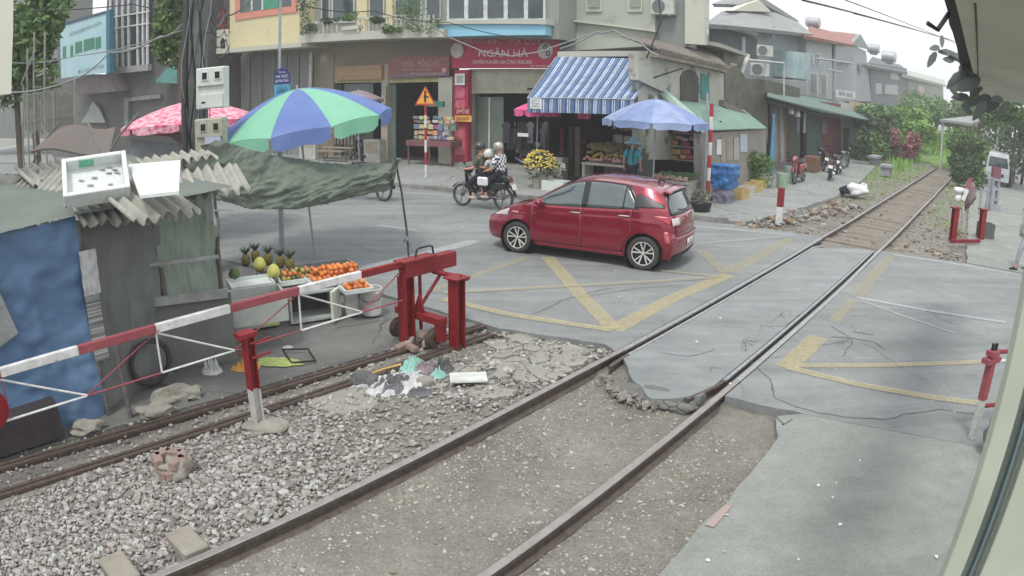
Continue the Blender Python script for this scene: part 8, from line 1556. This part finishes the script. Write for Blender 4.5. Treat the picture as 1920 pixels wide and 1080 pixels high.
# ================================================================== PEOPLE
def skin_obj(name, V, Ed, rad, mat, parent, lvl=2):
    me = bpy.data.meshes.new(name); me.from_pydata([tuple(v) for v in V], Ed, []); o = bpy.data.objects.new('tmp', me); COL.objects.link(o)
    md = o.modifiers.new('s', 'SKIN'); md.use_smooth_shade = True
    for i, r in enumerate(rad): sv = me.skin_vertices[0].data[i]; sv.radius = (r, r) if not isinstance(r, tuple) else r; sv.use_root = (i == 0)
    s2 = o.modifiers.new('b', 'SUBSURF'); s2.levels = lvl; s2.render_levels = lvl
    dg = bpy.context.evaluated_depsgraph_get(); dg.update(); m2_ = bpy.data.meshes.new_from_object(o.evaluated_get(dg)); bpy.data.objects.remove(o); bpy.data.meshes.remove(me)
    m2_.materials.clear(); m2_.materials.append(mat); m2_.polygons.foreach_set('use_smooth', [True] * len(m2_.polygons)); r_ = bpy.data.objects.new(name, m2_); COL.objects.link(r_); r_.parent = parent; return r_
skin = M('skin', lin(196, 152, 128), .55, col2=lin(184, 138, 114), scale=5, amt=.4); hairm = M('hair_black', lin(34, 30, 30), .6, scale=20)
def V3(*a): return Vector(a)
def person(label, J, s=1.0, shirt=None, trousers=None, shoes=None, hat=None, loc=(0, 0, 0), rz=0.0, look=(1, 0, 0), sleeve=.55, short=1.0, hand_dir=None):
    """J: pelvis, chest, neck, head and per side shoulder, elbow, hand, hip, knee, ankle (y > 0 is the left side)"""
    t = thing('person', label, 'person', loc, rz); J = {k: Vector(v) for k, v in J.items()}; V = []; Ed = []; Rd = []
    def add(p, r, par=None): V.append(Vector(p)); Rd.append(r * s); i = len(V) - 1; (Ed.append((par, i)) if par is not None else None); return i
    pel = add(J['pelvis'], .125); w_ = add(J['pelvis'].lerp(J['chest'], .5), .115, pel); ch = add(J['chest'], .13, w_); up_ = add(J['chest'].lerp(J['neck'], .75), .085, ch); nk = add(J['neck'], .055, up_); hd_ = J['head']; ax = (hd_ - J['neck']).normalized()
    h1_ = add(hd_ - ax * .04 * s, .078, nk); h2_ = add(hd_ + ax * .05 * s, .088, h1_); add(hd_ + ax * .105 * s, .06, h2_)
    for sd in 'lr':
        sh = add(J['sh' + sd], .055, ch); el = add(J['el' + sd], .040, sh); ha = J['ha' + sd]; fd = (ha - J['el' + sd]).normalized(); wr = add(ha - fd * .03 * s, .026, el); pm = add(ha + fd * .03 * s, .033, wr)
        sdv = fd.cross(UP).normalized() if abs(fd.z) < .9 else Vector((0, 1, 0)); curl = UP * -.35
        for k in range(4):
            off = sdv * (k - 1.5) * .021 * s; L_ = (.055, .065, .06, .045)[k] * s; f1 = add(ha + fd * .07 * s + off, .0085, pm); add(ha + fd * (.07 * s + L_ * .6) + off + curl * L_ * .5, .008, f1); 
            add(ha + fd * (.07 * s + L_ * .75) + off + curl * L_ * 1.1, .0075, len(V) - 1)
        th_ = add(ha + fd * .03 * s + sdv * .045 * s * (1 if sd == 'l' else -1), .0095, pm); add(ha + fd * .07 * s + sdv * .055 * s * (1 if sd == 'l' else -1) + curl * .02, .0085, th_)
        hp_ = add(J['hi' + sd], .088, pel); kn = add(J['kn' + sd], .058, hp_); an = add(J['an' + sd], .038, kn); kd = (J['kn' + sd] - J['an' + sd]); fwd = Vector((kd.x, kd.y, 0)); fwd = fwd.normalized() if fwd.length > .05 else Vector(look); he = add(J['an' + sd] + UP * -.05 * s, .034, an); add(J['an' + sd] + Vector(look) * .13 * s + UP * -.055 * s, .03, he)
    skin_obj('body', V, Ed, Rd, skin, t)
    lk = Vector(look); sy = lk.cross(UP).normalized()
    mb = MB(); mb.tube([hd_ + lk * .095 * s + ax * .02 * s, hd_ + lk * .118 * s - ax * .01 * s], [.008 * s, .016 * s], 6)
    mb.build('nose', skin, t, world=False, smooth='all')
    for q in (-1, 1): mb = MB(); mb.blob(hd_ + sy * q * .088 * s - ax * .005, .022 * s, 2, 0, 1, (.6, .5, 1.2)); mb.build('ear', skin, t, world=False, smooth='all'); mb = MB(); mb.blob(hd_ + lk * .088 * s + sy * q * .032 * s + ax * .015 * s, .011 * s, 2, 0, 1); mb.build('eye', hairm, t, world=False)
    mb = MB(); mb.box(hd_ + lk * .093 * s - ax * .045 * s, (.012, .04 * s, .008), math.atan2(lk.y, lk.x)); mb.build('mouth', hairm, t, world=False)
    if shirt is not None:
        V = []; Ed = []; Rd = []; p0 = add(J['pelvis'] + UP * .0, .155); a = add(J['pelvis'].lerp(J['chest'], .5), .145, p0); b_ = add(J['chest'], .155, a); add(J['chest'].lerp(J['neck'], .8), .09, b_)
        for sd in 'lr': sh = add(J['sh' + sd], .075, b_); e = J['sh' + sd].lerp(J['el' + sd], min(1, sleeve * 1.6)); ee = add(e, .062, sh); (add(J['el' + sd].lerp(J['ha' + sd], .85), .045, ee) if sleeve > .9 else None)
        skin_obj('shirt', V, Ed, Rd, shirt, t)
    if trousers is not None:
        V = []; Ed = []; Rd = []; p0 = add(J['pelvis'] - UP * .01, .14)
        for sd in 'lr': h_ = add(J['hi' + sd], .10, p0); k_ = add(J['kn' + sd], .074, h_); add(J['kn' + sd].lerp(J['an' + sd], .85 * short), .058, k_)
        skin_obj('trousers', V, Ed, Rd, trousers, t)
    if shoes is not None:
        for sd in 'lr': mb = MB(); c = J['an' + sd] + Vector(look) * .055 * s - UP * .06 * s; mb.blob(c, .11 * s, 3, .03, 2, (1.25, .45, .42), rot=math.atan2(look[1], look[0])); mb.build('shoe', shoes, t, world=False, smooth='all')
    if hat == 'sun': mb = MB(); mb.lathe([(.26, -.03), (.2, .03), (.115, .05), (.108, .12), (.07, .155), (0, .165)], hd_ + ax * .02, 22, ax); mb.build('sun_hat', M('hat_blue', lin(176, 220, 236), .8, scale=6), t, world=False, smooth='all', solid=.006)
    elif hat is not None: mb = MB(); mb.lathe([(.118, -.045), (.132, .0), (.135, .05), (.115, .11), (.07, .145), (0, .158)], hd_ + ax * .015 * s, 22, ax); mb.lathe([(.118, -.045), (.0, -.03)], hd_ + ax * .015 * s, 22, ax); mb.box(hd_ + lk * .14 * s + ax * .0, (.08, .14, .012), math.atan2(lk.y, lk.x)); mb.build('helmet', hat, t, world=False, smooth=True)
    else: mb = MB(); mb.blob(hd_ + ax * .05 * s - lk * .015 * s, .105 * s, 4, .06, 3, (1, .92, .85)); mb.build('hair', hairm, t, world=False, smooth='all')
    return t
helm_b = M('helmet_black', lin(34, 36, 38), .15, coat=1, scale=5, spots=(7, .62, .03, lin(206, 208, 208))); helm_s = M('helmet_silver', lin(168, 166, 158), .25, .4, coat=1, scale=4)
olive = M('cloth_olive', lin(92, 98, 84), .9, scale=6); navy_c = M('cloth_navy', lin(42, 42, 56), .9, scale=6); kid = M('cloth_kid', lin(206, 208, 206), .9, col2=lin(52, 54, 60), scale=7, amt=.25); sandal = M('sandal', lin(190, 180, 170), .7, scale=6)
chk = bpy.data.materials.new('cloth_checked'); chk.use_nodes = True; n_ = chk.node_tree.nodes; l_ = chk.node_tree.links; tcn = n_.new('ShaderNodeTexCoord'); ck = n_.new('ShaderNodeTexChecker'); ck.inputs['Scale'].default_value = 16; ck.inputs[1].default_value = (*lin(226, 228, 230), 1); ck.inputs[2].default_value = (*lin(48, 52, 72), 1); l_.new(tcn.outputs['Object'], ck.inputs['Vector']); l_.new(ck.outputs[0], n_['Principled BSDF'].inputs['Base Color']); n_['Principled BSDF'].inputs['Roughness'].default_value = .9
def seat_J(x, lean=.06, arms=(.36, .27, .97), knee=(.33, .17, .62), foot=(.20, .17, .33), s=1.0, z=.86):
    J = dict(pelvis=(x, 0, z), chest=(x + lean, 0, z + .34 * s), neck=(x + lean * 1.4, 0, z + .50 * s), head=(x + lean * 1.6 + .02, 0, z + .63 * s))
    for sd, q in (('l', 1), ('r', -1)):
        J['sh' + sd] = (x + lean * 1.2, q * .17 * s, z + .43 * s); J['ha' + sd] = (arms[0], q * arms[1], arms[2]); J['el' + sd] = ((x + lean + arms[0]) / 2 - .05, q * .25 * s, (z + .43 * s + arms[2]) / 2 - .12 * s); J['hi' + sd] = (x + .02, q * .09 * s, z - .01); J['kn' + sd] = (x + knee[0], q * knee[1], knee[2]); J['an' + sd] = (x + foot[0], q * foot[1], foot[2])
    return J
ml, mr = tuple(m1.location), ro
person('motorbike driver in an olive shirt and black and white helmet, hands on the handlebar', seat_J(-.02, .05, (.31, .29, .99), (.34, .17, .60), (.17, .18, .33)), 1.0, olive, navy_c, sandal, helm_b, ml, mr)
person('small child in white and black sitting between the two adults on the motorbike', seat_J(-.26, .03, (-.05, .14, 1.05), (.18, .20, .68), (.12, .22, .45), .72, .88), .74, kid, navy_c, None, M('helmet_white', lin(214, 214, 206), .3, coat=.8, scale=4), ml, mr, short=.7)
person('motorbike passenger in a checked shirt and silver helmet sitting at the rear', seat_J(-.52, .02, (-.25, .20, .98), (.36, .20, .64), (.28, .20, .38), 1.0, .89), 1.0, chk, navy_c, sandal, helm_s, ml, mr)
bg_ = thing('bag', 'white shopping bag hanging at the left side of the motorbike passenger', 'bag', Vector(ml) + Vector((0, 0, .6)), ro); mb = MB(); mb.box((-.20, .30, .12), (.30, .10, .22), None, .03); mb.build('pouch', wht, bg_, world=False, bevel=.01); mb = MB(); mb.tube([(-.28, .30, .22), (-.25, .30, .33), (-.15, .30, .33), (-.12, .30, .22)], .008, 5); mb.build('strap', blk, bg_, world=False)
def stand_J(lean=0, step=.0, arm=((.05, .24, .92), (.05, .24, .92)), bend=0.0):
    J = dict(pelvis=(0, 0, .92), chest=(lean * .5, 0, 1.26), neck=(lean * .8, 0, 1.42), head=(lean + .02, 0, 1.55))
    for i, (sd, q) in enumerate((('l', 1), ('r', -1))):
        st_ = step * q; a = arm[i]; J['sh' + sd] = (lean * .7, q * .17, 1.36); J['ha' + sd] = (a[0], q * a[1], a[2]); J['el' + sd] = (a[0] * .4 - .02, q * .23, (1.36 + a[2]) / 2); J['hi' + sd] = (0, q * .09, .9); J['kn' + sd] = (st_ * .55 + .03, q * .1, .5); J['an' + sd] = (st_, q * .1, .09)
    return J
tealc = M('cloth_tealshirt', lin(72, 168, 182), .85, col2=lin(56, 148, 164), scale=6)
pp = FAC(1183, 345, 18.35); hp = person('person in a pale blue sun hat and teal top standing behind the red car', stand_J(.05), .95, tealc, navy_c, sandal, 'sun', (pp.x, pp.y, .0), R(60), sleeve=.6)
for q in (-1, 1): mb = MB(); mb.tube([(-.155, q * .09, 1.05), (-.16, q * .08, 1.25), (-.05, q * .09, 1.47), (.10, q * .09, 1.38)], .02, 5); mb.build('strap', blk, hp, world=False)
pp = FAC(1098, 322, 21.0); person('person in dark clothes resting with both arms behind the head inside the corner shed', dict(pelvis=(0, 0, .55), chest=(-.18, 0, .82), neck=(-.26, 0, .95), head=(-.30, 0, 1.08), shl=(-.22, .17, .93), ell=(-.20, .44, 1.10), hal=(-.34, .14, 1.14), shr=(-.22, -.17, .93), elr=(-.20, -.44, 1.10), har=(-.34, -.14, 1.14), hil=(0, .09, .55), knl=(.42, .12, .58), anl=(.5, .12, .2), hir=(0, -.09, .55), knr=(.42, -.12, .58), anr=(.5, -.12, .2)), 1.0, dark_r, navy_c, None, None, (pp.x, pp.y, .13), R(-110), sleeve=.2)
mb = MB(); q_ = Vector((pp.x, pp.y, .13)); mb.box(q_ + UP * .25, (.5, .5, .5), R(-20), .02); mb.box(q_ + Vector((.05, .25, .65)), (.5, .06, .6), R(-20), .01); single('chair', mb, MATS['post_dark'], 'dark chair under the resting person inside the corner shed', 'chair')
palec = M('cloth_palegrey', lin(196, 200, 206), .85, col2=lin(176, 180, 188), scale=5); greyc = M('cloth_greytrousers', lin(160, 166, 170), .85, scale=5)
pp = G(1908, 506); person('pedestrian in pale grey clothes striding along the lane at the right edge', stand_J(.04, .26, ((.22, .26, 1.0), (-.15, .26, .95))), 1.0, palec, greyc, blk, None, (pp.x + .12, pp.y, 0), R(170), sleeve=1.0)

# ------------------------------------------------------------------ corner clutter
tbp = G(1355, 382); t = thing('covered_cart', 'cart wrapped in crumpled blue tarpaulin with grey plastic below, beside the tall banded post', 'cart', tbp)
bt_ = M('tarp_bright_blue', lin(66, 122, 178), .55, col2=lin(44, 92, 146), scale=3, amt=.9, bump=.8, bscale=10)
def wrapped(name, c, dx, dy, h0, h1, ang_, mat, amp, seed, taper=.85):
    X, Y = Vector((math.cos(ang_), math.sin(ang_), 0)), Vector((-math.sin(ang_), math.cos(ang_), 0)); m_ = MB()
    def fn(u, v):
        a = u * 2 * math.pi; k = 1 if v < .85 else 1 - (v - .85) / .15; sx = max(-1, min(1, 1.35 * math.cos(a))); sy_ = max(-1, min(1, 1.35 * math.sin(a))); w2 = 1 + amp * (fbm(u * 8, v * 4, 1, seed) + abs(noise.noise(Vector((u * 20, v * 3, seed))))); tt_ = taper + (1 - taper) * min(1, v / .5); zz = h0 + (h1 - h0) * min(1, v / .85) + .03 * fbm(u * 6, v * 6, 1, seed)
        return c + X * dx * sx * k * w2 * tt_ + Y * dy * sy_ * k * w2 * tt_ + UP * zz
    m_.grid(fn, 60, 24); return m_
wrapped('x', tbp, .36, .3, .45, 1.12, A_RAIL, bt_, .2, 3, .85).build('blue_cover', bt_, t, smooth='all'); wrapped('x', tbp + UP * -.02, .26, .24, .0, .6, A_RAIL, pl_g, .22, 8, .8).build('grey_plastic', M('plastic_mauvegrey', lin(150, 150, 166), .5, col2=lin(96, 98, 112), scale=5, amt=.9), t, smooth='all')
for i, (x, y, w_, m_) in enumerate(((1385, 374, .42, MATS['carton_tan']), (1398, 368, .36, MATS['carton_white']), (1410, 361, .42, MATS['carton_tan']), (1422, 354, .38, MATS['carton_yellow']))):
    mb = MB(); box_hollow(mb, G(x, y, 0) + UP * .17, (.62, w_, .30), A_RAIL); single('carton', mb, m_, ('tan', 'white', 'second tan', 'yellow')[i] + ' open carton in the row beside the blue covered cart', 'carton', 'open cartons on the pavement')
p = G(1312, 398); t = thing('potted_plant', 'black plastic tub of straggly plants at the foot of the tall banded post', 'potted plant', p); mb = MB(); mb.lathe([(0, 0), (.24, 0), (.3, .24), (.26, .24), (0, .2)], p, 16); mb.build('tub', blk, t); mb = MB(); leaf_cloud(mb, p + UP * .42, (.28, .25, .22), 260, .045, 8); mb.build('leaves', leaf_mat('leaves_greyish', lin(130, 136, 112), lin(66, 74, 56)), t)
for i, (x, y) in enumerate(((1308, 380), (1314, 384), (1318, 380))): b = G(x, y); mb = MB(); mb.tube([b, b + Vector((.04 * (-1) ** i, 0, .9)), b + Vector((-.02, 0, 1.9 - .2 * i))], .02, 6); single('stick', mb, M('stick_pale', lin(156, 152, 146), .9, col2=lin(90, 86, 84), scale=5), 'thin pale stick leaning beside the tall banded corner post', 'stick', 'sticks at the corner')
bgp = G(1603, 366, .03); t = thing('bundle', 'white and dark plastic bundle lying on the pavement near the track', 'bundle', bgp); mb = MB(); mb.blob(bgp + UP * .18, .42, 5, .35, 3, (1.3, .8, .55)); mb.build('white_sack', wht, t, smooth='all'); mb = MB(); mb.blob(bgp + Vector((-.38, .0, .14)), .24, 9, .3, 3, (1.1, .9, .7)); mb.build('dark_sack', navy_c, t, smooth='all'); mb = MB(); mb.tube([bgp + Vector((.42, -.1, .1)), bgp + Vector((.46, 0, .4)), bgp + Vector((.3, .1, .42))], .04, 6); mb.build('handle', wht, t)
for i, (x, y, lab) in enumerate(((1640, 308, 'low stone bench in front of the beige garage wall'), (1662, 328, 'low stone block standing alone on the pavement'))):
    p = G(x, y, .03); t = thing('bench', lab, 'bench', p, A_RAIL); mb = MB(); mb.box(p + UP * .45, (1.9 - i * .9, .6, .12), A_RAIL); mb.build('seat', cp, t)
    for q in (-1, 1): mb = MB(); mb.box(p + S1 * q * (.5 - .2 * i) + UP * .2, (.22, .5, .40), A_RAIL); mb.build('leg', cp, t)
p = G(1522, 322, .03); mb = MB(); mb.box(p + UP * .35, (.9, .6, .7), A_RAIL, .02); single('wooden_crate', mb, M('crate_brown', lin(128, 98, 80), .85, scale=4), 'brown crate between the red and black parked motorbikes', 'crate')
for i, (x, y) in enumerate(((1480, 342), (1466, 352))): p = G(x, y, .03); mb = MB(); mb.lathe([(0, 0), (.2, 0), (.22, .6 - .1 * i), (.2, .6 - .1 * i), (0, .5)], p, 14); single('bin', mb, M('bin_green', lin(150, 174, 156), .6, scale=5), 'pale green bin left of the red parked motorbike' if i else 'taller pale green bin nearest the red parked motorbike', 'bin')
# rubble along the pavement edge
pos = []; rad = []
for i in range(420):
    t_ = g.uniform(0, 1); p = Vector(G(1400, 425)).lerp(Vector(G(1600, 385)), t_) + Vector((g.normal(0, .28), g.normal(0, .22), 0)); r = float(np.clip(g.lognormal(-3.2, .55), .015, .13)); pos.append((p.x, p.y, .0 + g.uniform(-.02, .03))); rad.append(r)
stones('rubble', pos, rad, [st_mats[0], st_mats[3], MATS['stone_brown'], st_mats[4]], 36)
# litter flecks on the road
fl = random.Random(77); mb = MB()
for i in range(60):
    p = G(fl.uniform(1250, 1900), fl.uniform(560, 1060)) if i < 40 else G(fl.uniform(800, 1500), fl.uniform(420, 640))
    if p.dot(N1) < -1.7 and p.dot(E2) < 6.9: continue
    a = fl.uniform(0, 6.28); q = Vector((math.cos(a), math.sin(a), 0)); r_ = Vector((-q.y, q.x, 0)); s_ = fl.uniform(.006, .018); mb.add([p + q * s_ * 1.6 + UP * .01, p + r_ * s_ + UP * .02, p - q * s_ * 1.4 + UP * .008, p - r_ * s_ * .7 + UP * .01], [(0, 1, 2, 3)])
tag(mb.build('paper_flecks', wht), kind='stuff')

# ================================================================== HAZE
hz2 = bpy.data.materials.new('haze'); hz2.use_nodes = True; n_ = hz2.node_tree.nodes; n_.remove(n_['Principled BSDF']); pv_ = n_.new('ShaderNodeVolumePrincipled'); pv_.inputs['Color'].default_value = (.93, .95, .97, 1); pv_.inputs['Density'].default_value = 0.0021; pv_.inputs['Anisotropy'].default_value = .2
hz2.node_tree.links.new(pv_.outputs[0], n_['Material Output'].inputs['Volume'])
mb = MB(); mb.box((0, 200, 20), (700, 600, 50), None)
HAZE = tag(mb.build('haze', hz2), kind='stuff')
